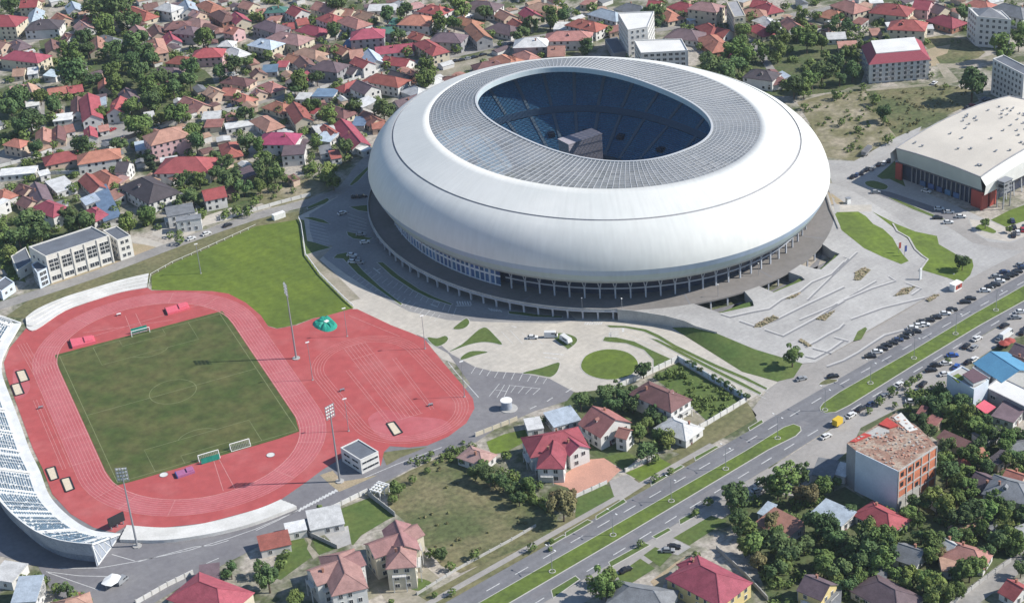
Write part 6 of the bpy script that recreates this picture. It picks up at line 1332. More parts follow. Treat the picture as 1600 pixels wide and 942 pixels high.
TD = {
'00': "60 25 50 d;600 15 70 d;700 45 75 d;770 100 58 d;640 150 62 m;570 125 36 d;820 130 45 d;970 95 28 m;510 225 48 d;532 300 45 d;430 340 68 m;425 440 72 d;480 410 46 d;620 345 38 m;690 300 52 d;800 250 66 d;850 235 52 d;885 320 56 d;720 370 44 d;800 372 55 d;930 360 46 d;690 425 48 m;692 505 54 m;850 440 58 d;990 470 52 d;900 520 56 m;965 560 60 m;1060 540 58 d;1100 480 44 d;925 615 56 d;1160 485 50 d;1240 225 50 m;1160 410 52 d;1045 340 26 m;1345 440 44 d;1440 400 58 d;1505 375 46 d;800 650 56 m;760 720 38 d;860 755 64 m;880 815 46 m;1085 690 66 m;1145 720 36 m;1180 805 56 m;1200 870 50 d;980 725 40 l;630 685 42 l;560 480 44 d;605 480 32 d;110 590 66 d;60 650 54 d;180 725 66 d;130 770 52 d;232 740 54 d;330 640 52 d;360 600 34 d;242 585 40 m;320 730 36 d;490 890 56 d;725 880 44 d;1500 690 50 d;1420 720 30 m;1510 860 54 d;1550 600 30 d;150 835 38 d;218 900 40 d;330 880 28 d;1460 605 36 m;1555 110 34 d;15 870 30 d;430 50 24 m;1370 350 30 d",
'10': "800 80 46 d;920 60 40 d;870 205 44 d;890 140 38 d;480 185 42 d;500 20 60 d;1245 40 62 m;1130 140 46 m;1210 135 40 m;1440 215 34 d;1400 70 44 d;1450 90 34 d;225 290 30 m;75 345 36 m;410 320 36 d;480 320 36 d;395 240 22 m;1230 300 34 m;1040 335 36 d;930 320 36 m;1050 430 66 m;1040 480 60 m;270 500 58 m;235 540 40 d;205 590 30 d;370 470 40 d;700 130 22 d;580 190 26 d;800 400 30 m;790 530 26 m;340 640 46 m;450 705 54 l;400 700 30 m;600 650 46 d;780 670 52 d;640 580 26 d;285 810 32 m;370 870 42 m;550 890 52 d;145 680 34 d;20 890 44 m;1395 385 30 d;740 605 26 m;20 110 34 d;180 70 26 d;350 125 34 m;190 250 24 m;1500 260 22 d;280 240 34 b;950 120 24 d;250 100 20 m;1180 90 24 d;30 555 28 d;460 690 20 m;520 650 24 m",
'20': "230 95 56 m;320 90 42 d;110 140 44 d;50 205 46 d;490 60 38 d;590 190 34 m;870 70 60 d;870 150 40 d;1040 90 28 l;1240 400 66 d;1320 430 60 d;1200 360 46 d;1350 310 50 m;1400 250 46 m;1440 330 46 m;1390 390 48 d;1440 430 38 m;1290 470 44 d;1420 180 40 m;1500 280 36 m;1470 110 36 m;1540 320 44 m;290 30 36 m;400 80 26 m;460 270 40 d;500 210 30 d;540 160 32 m;720 345 26 d;180 335 26 d;430 300 24 m;270 340 20 d;1150 280 26 m;1060 20 26 d;770 80 20 m;1400 470 30 d",
'30': "30 170 46 d;110 40 34 d;200 110 44 m;300 100 34 d;440 130 56 d;270 190 40 m;180 200 40 m;100 230 44 m;60 310 50 m;240 250 52 m;300 240 36 m;330 250 40 m;500 210 26 c;590 280 44 m;540 180 34 m;480 320 46 m;420 370 56 d;330 430 62 d;270 480 58 m;160 520 56 d;220 540 44 m;100 520 34 m;40 250 34 d;440 470 40 d;520 430 50 d;540 370 34 m;510 330 40 m;720 280 40 m;650 270 34 m;580 520 22 m;660 610 36 d;420 580 34 m;710 685 40 d;720 730 24 m;740 850 36 d;450 740 26 m;550 780 24 m;220 640 22 m;1210 75 50 d;1430 280 66 m;1540 190 60 m;1540 250 44 m;1255 500 80 d;1090 515 20 d;1000 450 20 d;1540 60 30 d;640 90 30 m;380 170 34 m;230 160 30 m;130 300 30 m;350 340 34 l;410 430 34 m;260 390 34 m;860 40 26 d",
'01': "920 80 44 c;1380 90 50 d;1300 60 44 d;1120 190 54 d;1220 200 40 m;1400 190 66 d;1330 150 44 d;1180 300 50 d;1100 330 40 d;930 300 26 m;990 350 28 d;900 410 50 m;780 460 52 l;700 390 36 m;720 340 26 d;760 280 36 d;690 130 26 c;700 235 28 d;830 240 24 d;180 440 74 d;240 510 60 d;110 540 64 d;480 450 66 d;420 400 46 d;540 450 40 d;30 560 50 m;60 640 44 m;450 250 36 m;400 340 30 m;60 250 34 m;1450 390 36 m;1520 390 36 d;1100 560 32 m;570 320 26 d;650 480 30 m;1490 240 46 d;1440 300 30 m;1560 330 30 m;300 40 26 d;230 60 34 d;480 60 30 d;770 70 24 m;10 480 30 d;320 400 24 m",
'11': "60 120 66 d;110 160 46 m;40 60 50 m;90 240 26 c;130 240 30 m;180 190 34 d;230 195 32 l;345 120 32 l;450 140 56 m;470 200 46 m;420 180 34 b;390 110 24 m;20 230 40 m;560 60 30 m;340 50 26 d",
'22': "805 455 44 d;420 650 50 d;570 600 60 d;640 580 50 d;620 670 50 d;690 620 46 d;740 660 50 d;760 590 40 d;880 660 44 d;850 720 44 d;900 760 40 d;830 790 44 m;780 840 50 m;900 860 40 m;960 890 44 l;870 910 34 l;1010 600 26 m;960 470 34 m;900 480 26 m;1050 470 30 m;480 640 34 m;180 750 30 m;130 745 22 m",
'32': "150 365 56 m;930 480 20 m;890 505 26 m;850 535 28 m;765 580 32 m;685 635 30 m;1105 380 22 l;780 655 22 d;620 690 24 m;960 650 46 d;1040 680 50 d;860 680 30 m;1130 720 50 m;1220 740 50 m;1080 640 40 d;1270 790 44 m;1330 830 50 m;1400 850 46 d;1480 880 50 m;1540 850 40 d;1300 910 40 d;920 760 44 d;980 830 40 d;1100 910 46 d;1450 920 44 m;1190 660 44 d;1340 770 36 d;900 870 30 d",
'03': "130 770 28 d;190 790 30 d;265 790 34 d;225 760 26 d;340 840 38 d;400 850 44 d;440 880 36 d;490 870 24 d;540 900 20 d;340 930 34 m;1400 730 50 d",
'13': "70 780 76 d;20 720 46 d;240 910 50 m;150 690 36 d;180 620 30 d;380 330 18 c;860 240 44 m;830 290 34 m;1330 140 44 d;1400 150 50 d;1450 180 46 d;1500 200 44 d;1560 240 40 d;1380 100 40 d;1250 60 30 m;1330 630 36 d;1120 640 40 d;1060 620 34 d;1180 700 34 d;1190 850 28 m;1085 860 20 m;950 170 30 m;1040 110 22 m;1520 30 34 d;820 900 18 d;1600 300 40 d;1610 230 30 d",
'23': "310 340 74 b;270 300 46 b;350 300 46 b;120 585 30 d;238 530 16 c;230 580 16 d;100 220 44 m;60 260 30 d;870 160 28 d;965 115 24 d;780 555 26 m;1195 310 30 m;1115 365 26 m;1370 290 66 d;1310 260 40 d;1380 420 50 d;1450 480 50 m;1480 580 60 m;1420 590 50 m;1530 530 40 d;540 820 70 m;600 770 44 m;470 780 30 l;570 870 50 m;640 840 40 d;1540 200 40 d;1500 680 44 b;1400 500 40 d;1120 620 26 d;870 45 30 m;820 20 50 d;160 210 30 m",
'33': "110 190 80 m;200 150 50 d;60 230 60 m;260 280 54 b;190 280 44 b;340 230 54 m;400 210 36 d;310 440 76 d;360 480 60 d;430 540 50 d;600 500 74 m;560 570 70 d;660 560 70 m;730 530 60 m;620 640 74 d;720 620 56 d;560 690 60 d;680 700 60 m;860 390 40 m;910 440 36 m;920 320 50 d;1030 320 60 l;1080 370 40 l;1000 270 40 m;1090 150 64 d;1150 210 54 m;1220 240 56 m;1150 290 50 m;1240 380 70 d;1180 420 60 d;1330 370 66 m;1390 310 50 m;1440 400 50 m;1500 380 60 d;1440 490 50 l;1400 560 50 d;1480 560 50 m;1530 580 40 m;1010 560 60 m;990 640 50 m;1040 620 40 b;1130 530 46 d;1190 530 40 m;1240 490 34 l;1230 730 60 m;1290 700 44 m;1160 760 46 m;1330 620 40 d;880 770 54 l;950 800 50 m;1020 820 56 l;1070 870 54 m;1150 860 46 m;1000 900 50 m;830 820 40 m;780 760 40 m;60 580 66 d;140 620 64 d;220 580 50 d;100 690 50 l;50 730 50 d;330 660 50 m;340 720 54 m;430 730 60 d;560 780 46 m;480 830 50 d;420 790 40 m;1540 730 40 d;1520 610 30 d;1080 90 44 m;1220 40 50 m;1300 80 44 m;1200 130 40 m;1330 110 40 d;1450 60 44 m;1500 40 44 d;600 830 30 d;20 440 44 b;50 510 50 m;500 370 36 d;1300 490 40 m;1540 300 30 d;500 640 40 d;280 800 30 m;930 530 40 d"}
ntree = 0
RES = []
for tn, data in TD.items():
    for rec in data.split(';'):
        f = rec.split(); x, y, r = map(float, f[:3]); RES.append((tp(tn, x, y), r*TILE[tn][2]*(1.08 if tn in ('33', '23', '32') and r > 28 else 1), f[3]))
RES.sort(key=lambda e: -e[1])
REST = RES[290:]
for p, r, k in RES[:290]: tree(p, r, k)
tree((1504, 408), 10, 'd', GS, 'bushy dark tree with a round shadow on the lawn tip by the plaza')
tree((1540, 347), 7.5, 'm', G, 'round clipped tree on the small island before the sports hall')
tree((1577, 358), 4, 'm', G, 'little clipped tree beside the parked cars before the sports hall')
for i, (x, y) in enumerate([(1076, 565.5), (1085, 570), (1094, 577), (1116, 589), (1125, 594), (1136, 600), (1145, 606.5), (1156, 612.5), (1167, 618.5)]):
    tree((x, y), 5, 'd', G, '%s ball-shaped tree in the row outside the garden wall, counting from the roundabout' % ('first second third fourth fifth sixth seventh eighth ninth'.split()[i]), 'ball-shaped trees in a row')
# everything smaller: one mass of garden shrubs and small trees
sv = []; sf = []; rb = random.Random(11)
FOOT = [(o.location.x, o.location.y) for o, *_ in HOUSES]
def bush(x, y, R, zc, n):
    for _ in range(n):
        d = Vector((rb.gauss(0, 1), rb.gauss(0, 1), rb.gauss(.2, .9))).normalized(); p = Vector((x, y, zc))+Vector((d.x*R, d.y*R, d.z*R*.85))*rb.uniform(.6, 1.05); s = rb.uniform(.18, .4)*max(.7, R/2)
        nrm = (d+Vector((rb.uniform(-.6, .6), rb.uniform(-.6, .6), rb.uniform(-.2, .7)))).normalized(); u = nrm.cross(Vector((rb.uniform(-1, 1), rb.uniform(-1, 1), .3))).normalized(); w = nrm.cross(u)
        k = len(sv); sv.extend([p-u*s-w*s, p+u*s-w*s, p+u*s+w*s, p-u*s+w*s]); sf.append((k, k+1, k+2, k+3))
for p, r, k in REST:
    v = G(*p, 3); R = r/ppm(v); bush(v.x, v.y, R, R*1.1, 90)
def scatter(poly, n, r0, r1, dens=26, gap=6.5):
    xs = [p[0] for p in poly]; ys = [p[1] for p in poly]; c = 0; tries = 0
    while c < n and tries < n*30:
        tries += 1; p = (rb.uniform(min(xs), max(xs)), rb.uniform(min(ys), max(ys)))
        if not inpoly(p, poly) or (poly in OUT and inview(*p)): continue
        if min(((p[0]-a)**2+(p[1]-b)**2 for a, b in FOOT)) < gap*gap: continue
        if any(inpoly(p, q) for q in NOBUSH): continue
        for _ in range(rb.choice((1, 1, 2, 3, 4))): R = rb.uniform(r0, r1); bush(p[0]+rb.uniform(-2.5, 2.5), p[1]+rb.uniform(-2.5, 2.5), R, R*.75, int(dens*R*.9)+12)
        c += 1
NOBUSH = []
for o in list(COL.objects):
    if o.name.startswith(('street', 'yard', 'car_lot', 'dirt_road', 'boulevard', 'pavement', 'driveway', 'verge', 'ring_road', 'hall_forecourt', 'forecourt', 'meadow', 'scrub_field')) and o.type == 'MESH' and not o.name.startswith('verge'):
        pass
def sp(px): return W2(px)
def street_band(px, w):
    a = W2(smooth_poly(px, 2, False)); L, R = strip(a, w); NOBUSH.append(L+R[::-1])
for s_, w_ in (([(-40, 490), (43, 464), (160, 425), (270, 383), (400, 338), (484, 316), (525, 302), (545, 288), (565, 262)], 12), ([(-60, 268), (0, 252), (102, 230), (143, 222), (209, 206), (298, 179), (400, 160), (489, 134), (560, 116), (600, 100), (655, 97), (730, 82), (800, 66), (900, 50), (1010, 42)], 11), ([(-30, 90), (0, 78), (41, 66), (110, 52), (173, 42), (224, 38), (318, 25.5), (400, 19)], 9), ([(400, 108), (440, 88), (510, 64), (553, 52), (610, 40), (680, 22)], 8), ([(1024, 48), (1093, 38), (1131, 32), (1238, 24), (1309, 10)], 9), ([(1150, 5), (1167, 41), (1180, 70), (1197, 97)], 7), ([(1500, 945), (1545, 912), (1600, 872)], 11)): street_band(s_, w_)
NOBUSH.append(W2([(628, 120), (650, 100), (725, 92), (800, 60), (800, 100), (690, 118)])); NOBUSH.append(W2([(20, 440), (230, 360), (260, 380), (40, 470)])); NOBUSH.append(W2([(1240, 700), (1330, 650), (1480, 660), (1470, 800), (1330, 800)]))
scatter(W2([(-40, -25), (640, -25), (1000, -20), (960, 40), (600, 190), (560, 240), (470, 300), (300, 360), (40, 440), (-40, 470)]), 700, .9, 2.6)
scatter(W2([(1000, -20), (1640, -20), (1640, 70), (1450, 70), (1340, 130), (1240, 150), (1150, 110), (1070, 70)]), 170, 1.0, 2.6)
scatter(W2([(1245, 160), (1352, 142), (1385, 195), (1335, 252), (1272, 205)]), 45, .4, 1.1)
scatter(W2([(1130, 790), (1240, 770), (1330, 760), (1340, 820), (1440, 760), (1490, 690), (1640, 660), (1640, 850), (1520, 925), (1480, 960), (1190, 960), (1170, 860)]), 150, .9, 2.4)
scatter(W2([(606, 765), (640, 735), (700, 708), (795, 748), (840, 778), (872, 808), (720, 895), (664, 852)]), 0, .35, .95)
scatter(W2([(1055, 572), (1165, 628), (1105, 655), (1040, 610)]), 45, .4, 1.2, gap=5)
scatter(W2([(725, 690), (790, 740), (860, 790), (850, 800), (760, 745)]), 26, .8, 1.9, gap=5)
scatter(W2([(640, 716), (700, 700), (730, 690), (735, 705), (660, 735)]), 14, .7, 1.5, gap=4)
scatter(W2([(1420, 620), (1480, 600), (1520, 640), (1600, 690), (1500, 700)]), 60, .9, 2.2)
for pl_ in OUT: scatter(pl_, 110, 1.6, 3.6, 16, 3)
FIELD_AT = len(sf); FV = len(sv)
scatter(W2([(606, 765), (640, 735), (700, 708), (795, 748), (840, 778), (872, 808), (720, 895), (664, 852)]), 16, .3, .6, 22, 2)
scatter(W2([(1352, 142), (1470, 130), (1520, 150), (1402, 216)]), 60, .3, .8, 18, 2)
fv, ff = sv[FV:], [tuple(i-FV for i in f) for f in sf[FIELD_AT:]]; del sv[FV:]; del sf[FIELD_AT:]
M['weed'] = mat('weed', (.14, .145, .06), col2=(.19, .175, .085), scale=.08, fine=.3, fscale=.7, rough=.9)
tag(link('field_weeds', mesh('field_weeds', fv, ff, M['weed'])), 'tufts of tall olive weeds over the vacant fields', 'weeds', kind='stuff')
shr_ = link('garden_shrubs', mesh('garden_shrubs', sv, sf, M['leaf_m']))
tag(shr_, 'loose mass of shrubs and small trees filling the gardens', 'shrubs', kind='stuff')
# ------------------------------------------------------------------ vehicles
CARC = {'k': ((.018, .018, .022), 'black'), 'w': ((.62, .62, .61), 'white'), 'g': ((.26, .27, .28), 'silver'), 'b': ((.03, .05, .11), 'dark blue'), 'B': ((.03, .09, .32), 'blue'), 'r': ((.32, .02, .03), 'red'), 'y': ((.62, .42, .03), 'yellow')}
for k, (c, n) in CARC.items(): M['car_'+k] = mat('paint_'+n.replace(' ', '_'), c, rough=.35, spec=.55)
reg('tyre', (.02, .02, .02)); reg('glass', (.025, .03, .04), rough=.08, spec=.7); reg('lamp_glass', (.6, .6, .55), rough=.2); reg('tail_red', (.3, .02, .02), rough=.3)
def section(mb, prof, w0, w1, mi=0):
    """body from a side outline (x, z): lower half width w0, upper w1"""
    n = len(prof); zs = [p[1] for p in prof]; lo, hi = min(zs), max(zs)
    W_ = lambda z: w0+(w1-w0)*((z-lo)/(hi-lo))**2
    mb.add([(x, -W_(z), z) for x, z in prof]+[(x, W_(z), z) for x, z in prof], [tuple(range(n-1, -1, -1)), tuple(range(n, 2*n))]+[(i, (i+1) % n, n+(i+1) % n, n+i) for i in range(n)], mi)
CM = {}
def car_meshes(col):
    if col in CM: return CM[col]
    mb = MB(); section(mb, [(-2.15, .28), (2.15, .28), (2.18, .62), (1.95, .8), (.95, .92), (-1.75, .96), (-2.15, .85)], .88, .82)
    body = mesh('body', mb.v, mb.f, M['car_'+col])
    mb = MB(); section(mb, [(.98, .9), (.35, 1.38), (-1.2, 1.42), (-1.85, .94)], .80, .62); glass = mesh('glasshouse', mb.v, mb.f, M['glass'])
    mb = MB(); section(mb, [(.38, 1.36), (.3, 1.46), (-1.15, 1.48), (-1.3, 1.38)], .66, .6); roof = mesh('roof', mb.v, mb.f, M['car_'+col])
    CM[col] = (body, glass, roof); return CM[col]
mb = MB(); mb.tube((0, -.11, 0), (0, .11, 0), .32, n=10); WHEEL = mesh('wheel', mb.v, mb.f, M['tyre'])
mb = MB(); mb.box((0, 0, 0), (.08, .35, .16)); HEADL = mesh('headlight', mb.v, mb.f, M['lamp_glass']); TAILL = mesh('tail_light', mb.v, mb.f, M['tail_red'])
CARS = []
def car(px, col, ang, f=G, label=None, group='parked cars', sc=1.0):
    v = f(*px) if f is GS else G(*px, .6); z = zplaza(v.x, v.y) if f is GS else 0.0
    t = thing('parked_car', label or 'x', 'car', (v.x, v.y, z+.06), math.radians(ang), group)
    b, g, r = car_meshes(col); link('body', b, t); link('glasshouse', g, t); link('roof', r, t)
    for x in (-1.3, 1.35):
        for y in (-.8, .8): o = link('wheel', WHEEL, t); o.location = (x, y, .32)
    for y in (-.6, .6): o = link('headlight', HEADL, t); o.location = (2.14, y, .66); o = link('tail_light', TAILL, t); o.location = (-2.14, y, .74)
    t.scale = (sc*1.05,)*3
    if not label: CARS.append((t, px, CARC[col][1]+' parked car'))
    return t
def cars(tile, data, ang, f=G):
    for rec in data.split(';'):
        x, y, c = rec.split()[:3]; a = rec.split()[3:]; car(tp(tile, float(x), float(y)), c, (float(a[0]) if a else ang)+rt.uniform(-4, 4), f)
TILE['31'] = (1200, 230, SC0)
cars('32', '628 378 k;668 350 w;700 333 k;727 313 k;762 297 k;795 278 b;830 262 k;862 240 k;886 205 w;905 226 k;925 190 w;958 184 w;945 168 k;988 158 k;1030 140 k;1085 116 w;1128 92 k;1210 45 k;1242 24 k', -26)
cars('31', '1330 878 w;1362 855 k;1392 843 k;1420 820 w;1450 803 k;1478 788 k;1400 792 g;1452 765 b;1502 778 k;1528 762 k;1565 738 b;1552 722 g;1600 715 k', -26)
cars('32', '398 500 k -10;205 515 g -5;510 738 w 20;565 702 k 18;630 672 b 16;715 622 g 16;805 552 w 16;1000 463 k -15;1030 432 k -25;1092 422 w -20;1155 442 B 40;1085 487 w -12;1132 372 B -20;1215 315 k 25;1262 325 g 20;1282 270 w 10;1232 412 k 15;1262 398 w 20;950 548 k 30;922 597 b -20;968 607 k -20;960 640 w -10;1450 190 k 10;1418 275 g 30;1550 105 w -20;1520 140 g -20;1562 230 k 30;1442 308 k 0;1590 200 b 20;355 868 w 10;880 655 w -30', 0)
cars('31', '520 180 k;545 170 b;577 157 k;606 135 k;640 130 g;680 105 k;712 97 w;742 82 k;768 75 g', 40)
cars('31', '1050 377 w -35;1110 397 w -35;1182 425 w -35;1040 432 k -35;1105 460 w -25;1505 538 k 60;1532 522 w 60;1562 505 r 60;1510 490 k 60;1590 478 g 60;1500 450 b 60;970 268 w -60;660 275 g -30', 0)
cars('30', '1245 648 r 15;1225 660 k 15;1335 608 b -20;1350 618 k -20;1020 510 w 30', 0)
cars('01', '1395 478 k 14;1265 530 w 14;1172 560 w 14', 14)
cars('00', '640 825 k 10;690 795 r 30;1415 650 b 5', 0)
cars('10', '1225 375 k 0;1265 368 k 0;1302 360 g 0;1340 352 k 0;1392 336 k 5;1566 268 b 5', 0)
cars('23', '690 738 k 8;985 598 k -30;948 620 g -30;1490 255 w 0;1505 215 w 10', 0)
cars('22', '125 262 w -32', 0)
TILE['T8'] = (460, 240, 160/837)
cars('T8', '575 722 w -10;470 828 w -32;492 858 g -32;478 882 w -32;532 888 g -32;390 485 w 10;500 352 k -10;555 348 k -10;545 660 g -30', 0)
# vans, truck, trailer, bus
def boxvan(px, ang, L, H, col, label, cat, name, f=G, cab=None, side=None):
    v = f(*px); t = thing(name, label, cat, (v.x, v.y, .06), math.radians(ang))
    mb = MB(); section(mb, [(-L/2, .35), (L/2, .35), (L/2, .95), (L/2-.35, 1.15), (L/2-.9, H), (-L/2, H)], .98, .9); mb.build('body', M['car_'+col], t)
    mb = MB(); section(mb, [(L/2-.28, 1.15), (L/2-.86, H-.15), (L/2-1.1, H-.15), (L/2-1.1, 1.15)], 1.0, .93); mb.build('windscreen', M['glass'], t)
    mb = MB(); mb.box((L/2-1.9, 0, H-.55), (1.2, 1.96, .5)); mb.build('side_window', M['glass'], t)
    for x in (-L/2+.9, L/2-.9):
        for y in (-.85, .85): o = link('wheel', WHEEL, t); o.location = (x, y, .33)
    for y in (-.65, .65): o = link('headlight', HEADL, t); o.location = (L/2, y, .8)
    if side: mb = MB(); mb.box((-.4, 0, H*.55), (L*.55, 1.99, .9)); mb.build('stripe', M[side], t)
    return t
T3p = lambda x, y: (800+x*SC0, 460+y*SC0)
boxvan(T3p(240, 262), -30, 5.4, 2.6, 'w', 'white van on the cream forecourt beside a grass island', 'van', 'parked_van')
t = thing('trailer', 'long white caravan trailer standing on the small grass island', 'trailer', G(*T3p(332, 292)), math.radians(-80)); mb = MB(); section(mb, [(-3, .5), (2.6, .5), (3.0, 1.2), (2.5, 2.6), (-2.6, 2.7), (-3.0, 2.2)], 1.1, 1.0); mb.build('body', M['car_w'], t)
for y in (-1, 1): o = link('wheel', WHEEL, t); o.location = (0, y, .35)
mb = MB(); mb.beam((2.9, 0, .55), (4.2, 0, .5), .14); mb.build('tow_bar', M['steel'], t); mb = MB(); mb.box((.4, 0, 1.8), (2.6, 2.14, .6)); mb.build('window', M['glass'], t)
t = thing('truck', 'small truck with a bright yellow box parked on the pavement by the boulevard', 'truck', G(1310, 663), math.radians(20)); mb = MB(); mb.box((-.6, 0, 1.75), (3.6, 2.2, 2.3)); mb.build('cargo_box', M['car_y'], t)
mb = MB(); section(mb, [(1.3, .4), (3.0, .4), (3.0, 1.2), (2.7, 2.1), (1.3, 2.2)], 1.0, .9); mb.build('cab', M['car_g'], t); mb = MB(); mb.box((2.82, 0, 1.65), (.2, 1.7, .7)); mb.build('windscreen', M['glass'], t); mb = MB(); mb.box((.3, 0, .5), (5, 1.6, .25)); mb.build('chassis', M['dark'], t)
for x in (-1.5, 2.2):
    for y in (-.95, .95): o = link('wheel', WHEEL, t); o.location = (x, y, .36)
boxvan((1572, 527), 20, 7.5, 2.9, 'w', 'white minibus parked beyond the red parasols', 'minibus', 'parked_minibus')
t = thing('container', 'white shipping container lying at the corner of the training lawn', 'container', G(436, 341), math.radians(12)); mb = MB(); mb.box((0, 0, 1.35), (6.1, 2.4, 2.6)); mb.build('body', M['white_paint'], t)
for k in range(9): mb = MB(); mb.box((-2.8+.7*k, 0, 1.35), (.12, 2.52, 2.5)); mb.build('corrugation', M['wall_white'], t)
mb = MB(); mb.box((3.07, 0, 1.35), (.08, 2.1, 2.3)); mb.build('door', M['wall_grey'], t)
t = thing('flatbed_trailer', 'long grey slatted trailer parked by the scrub field near the hall', 'trailer', G(1354, 240), math.radians(35)); mb = MB(); mb.box((0, 0, 1.2), (9, 2.5, .5)); mb.build('bed', M['steel'], t)
for k in range(9): mb = MB(); mb.box((-4+k, 0, 2.0), (.4, 2.5, 1.3)); mb.build('slat', M['wall_grey'], t)
for x in (-3, -2, 3):
    for y in (-1.1, 1.1): o = link('wheel', WHEEL, t); o.location = (x, y, .35)
t = thing('kiosk', 'red and white sales kiosk at the lower corner of the plaza lawn', 'kiosk', GS(1493, 452), math.radians(15)); mb = MB(); mb.box((0, 0, 1.5), (4.6, 2.6, 2.9)); mb.build('body', M['white_paint'], t); mb = MB(); mb.box((.3, -.05, 1.6), (3.9, 2.66, 1.9)); mb.build('side_panel', M['panel_red'], t); mb = MB(); mb.box((0, 0, 3.02), (5, 3, .16)); mb.build('roof', M['white_paint'], t)
mb = MB(); mb.box((.3, -1.4, 1.7), (1.2, .06, .9)); mb.build('hatch', M['glass'], t)
t = thing('canopy', 'big white faceted canopy on the grey ring road below the grandstand', 'canopy', G(176, 913), math.radians(40)); R8 = [(3.6*math.cos(i*math.pi/4)*(1.15 if i % 2 else .9), 2.9*math.sin(i*math.pi/4), 2.0) for i in range(8)]
mb = MB(); mb.add(R8+[(.3, .2, 2.9)], [(i, (i+1) % 8, 8) for i in range(8)]); mb.build('roof', M['white_paint'], t)
for i in range(0, 8, 2): mb = MB(); mb.tube((R8[i][0]*.95, R8[i][1]*.95, 0), R8[i], .08); mb.build('leg', M['steel'], t)
boxvan((191, 909), 35, 4.6, 2.0, 'g', 'silver van parked right beside the white canopy on the ring road', 'van', 'parked_van')
# ------------------------------------------------------------------ street lamps, banners, pillar
def lamp(px, label):
    b = G(*px); t = thing('street_lamp', label, 'street lamp', (b.x, b.y, .2), math.atan2(BD.y, BD.x), 'street lamps along the median'); mb = MB(); mb.tube((0, 0, 0), (0, 0, 9), .13, .08, 6); mb.build('pole', M['steel'], t)
    for s in (-1, 1):
        mb = MB(); mb.tube((0, 0, 8.9), (0, s*1.9, 9.4), .06, n=5); a = mb.build('arm', M['steel'], t); mb = MB(); mb.box((0, s*2.1, 9.42), (.35, .8, .14)); mb.build('lamp_head', M['white_paint'], t)
    mb = MB()
    for i in range(16): mb.beam((1.0*math.cos(i*math.pi/8), 1.0*math.sin(i*math.pi/8), .08), (1.0*math.cos((i+1)*math.pi/8), 1.0*math.sin((i+1)*math.pi/8), .08), .26, .16)
    mb.build('base_ring', M['kerb'], t)
for i, px in enumerate([(863, 893), (958, 836), (1049, 783), (1134, 733), (1215, 685)]): lamp(px, '%s street lamp from the bottom on the lower median strip' % 'first second third fourth fifth'.split()[i])
for i, px in enumerate([(1289, 641), (1360, 599), (1428, 560), (1493, 522), (1556, 485)]): lamp(px, '%s street lamp from the left on the upper right median strip' % 'first second third fourth fifth'.split()[i])
for px, m, lab in (((1404, 396), 'panel_red', 'red'), ((1413, 401), 'foam_blue', 'dark blue')):
    b = GS(*px); t = thing('flag', lab+' banner on a pole beside the plaza lawn', 'flag', b); mb = MB(); mb.tube((0, 0, 0), (0, 0, 5.2), .07); mb.build('pole', M['steel'], t); mb = MB(); mb.box((.6, 0, 3.6), (1.1, .06, 2.8)); mb.build('banner', M[m], t)
b = GS(1438, 437); t = thing('pillar', 'slim white pillar sign standing on the plaza before the kiosk', 'pillar', b); mb = MB(); mb.box((0, 0, 2.6), (.9, .6, 5.2)); mb.build('shaft', M['white_paint'], t); mb = MB(); mb.box((0, 0, .15), (1.6, 1.2, .3)); mb.build('base', M['concrete'], t)
b = GS(1325, 318); t = thing('gate_post', 'white gate cabin at the stadium corner facing the sports hall', 'cabin', b); mb = MB(); mb.box((0, 0, 1.3), (1.8, 1.6, 2.6)); mb.build('wall', M['white_paint'], t); mb = MB(); mb.box((0, 0, 2.7), (2.2, 2.0, .2)); mb.build('roof', M['steel'], t)
for i, px in enumerate([(910, 484), (972, 485), (1122, 463), (1185, 430)]):
    b = G(*px, DECK); t = thing('light_pole', '%s slim light pole from the left on the stadium concourse edge' % 'first second third fourth'.split()[i], 'light pole', b, 0, 'slim poles on the concourse'); mb = MB(); mb.tube((0, 0, 0), (0, 0, 5.5), .09); mb.build('pole', M['steel'], t); mb = MB(); mb.box((0, 0, 5.5), (.5, .5, .2)); mb.build('lamp', M['white_paint'], t)
# boulder beds on the plaza
rbd = random.Random(13)
NAMES = ['near the plaza lawn', 'below the large plaza bed', 'smallest, by the parking strip', 'on the terrace nearest the grass bank', 'midway down the terraces', 'narrow, beside the middle light well', 'at the lowest terrace corner']
for i, bed in enumerate(BEDS):
    w = W2(bed, GS); c = sum((Vector(p) for p in w), Vector((0, 0)))/len(w); zc = zplaza(*c); t = thing('planter_bed', 'angular stone-filled planting bed %s' % NAMES[i], 'planting bed', (c.x, c.y, zc)); L = [tuple(Vector(p)-c) for p in w]
    mb = MB(); lo = ccw(L); vs = [(*p, zplaza(p[0]+c.x, p[1]+c.y)-zc+.16) for p in lo]; mb.add(vs, [tuple(range(len(vs)))]); mb.build('soil', M['rock'], t)
    mb = MB(); xs = [p[0] for p in lo]; ys = [p[1] for p in lo]; n = 0
    while n < 70:
        p = (rbd.uniform(min(xs), max(xs)), rbd.uniform(min(ys), max(ys)))
        if inpoly(p, lo): s = rbd.uniform(.25, .75); mb.box((*p, zplaza(p[0]+c.x, p[1]+c.y)-zc+.16+s*.2), (s, s*rbd.uniform(.6, 1), s*.7), rbd.uniform(0, 3), rbd.choice((0, 0, 1))); n += 1
    mb.build('stones', [M['earth'], M['rock']], t, kind='stuff')
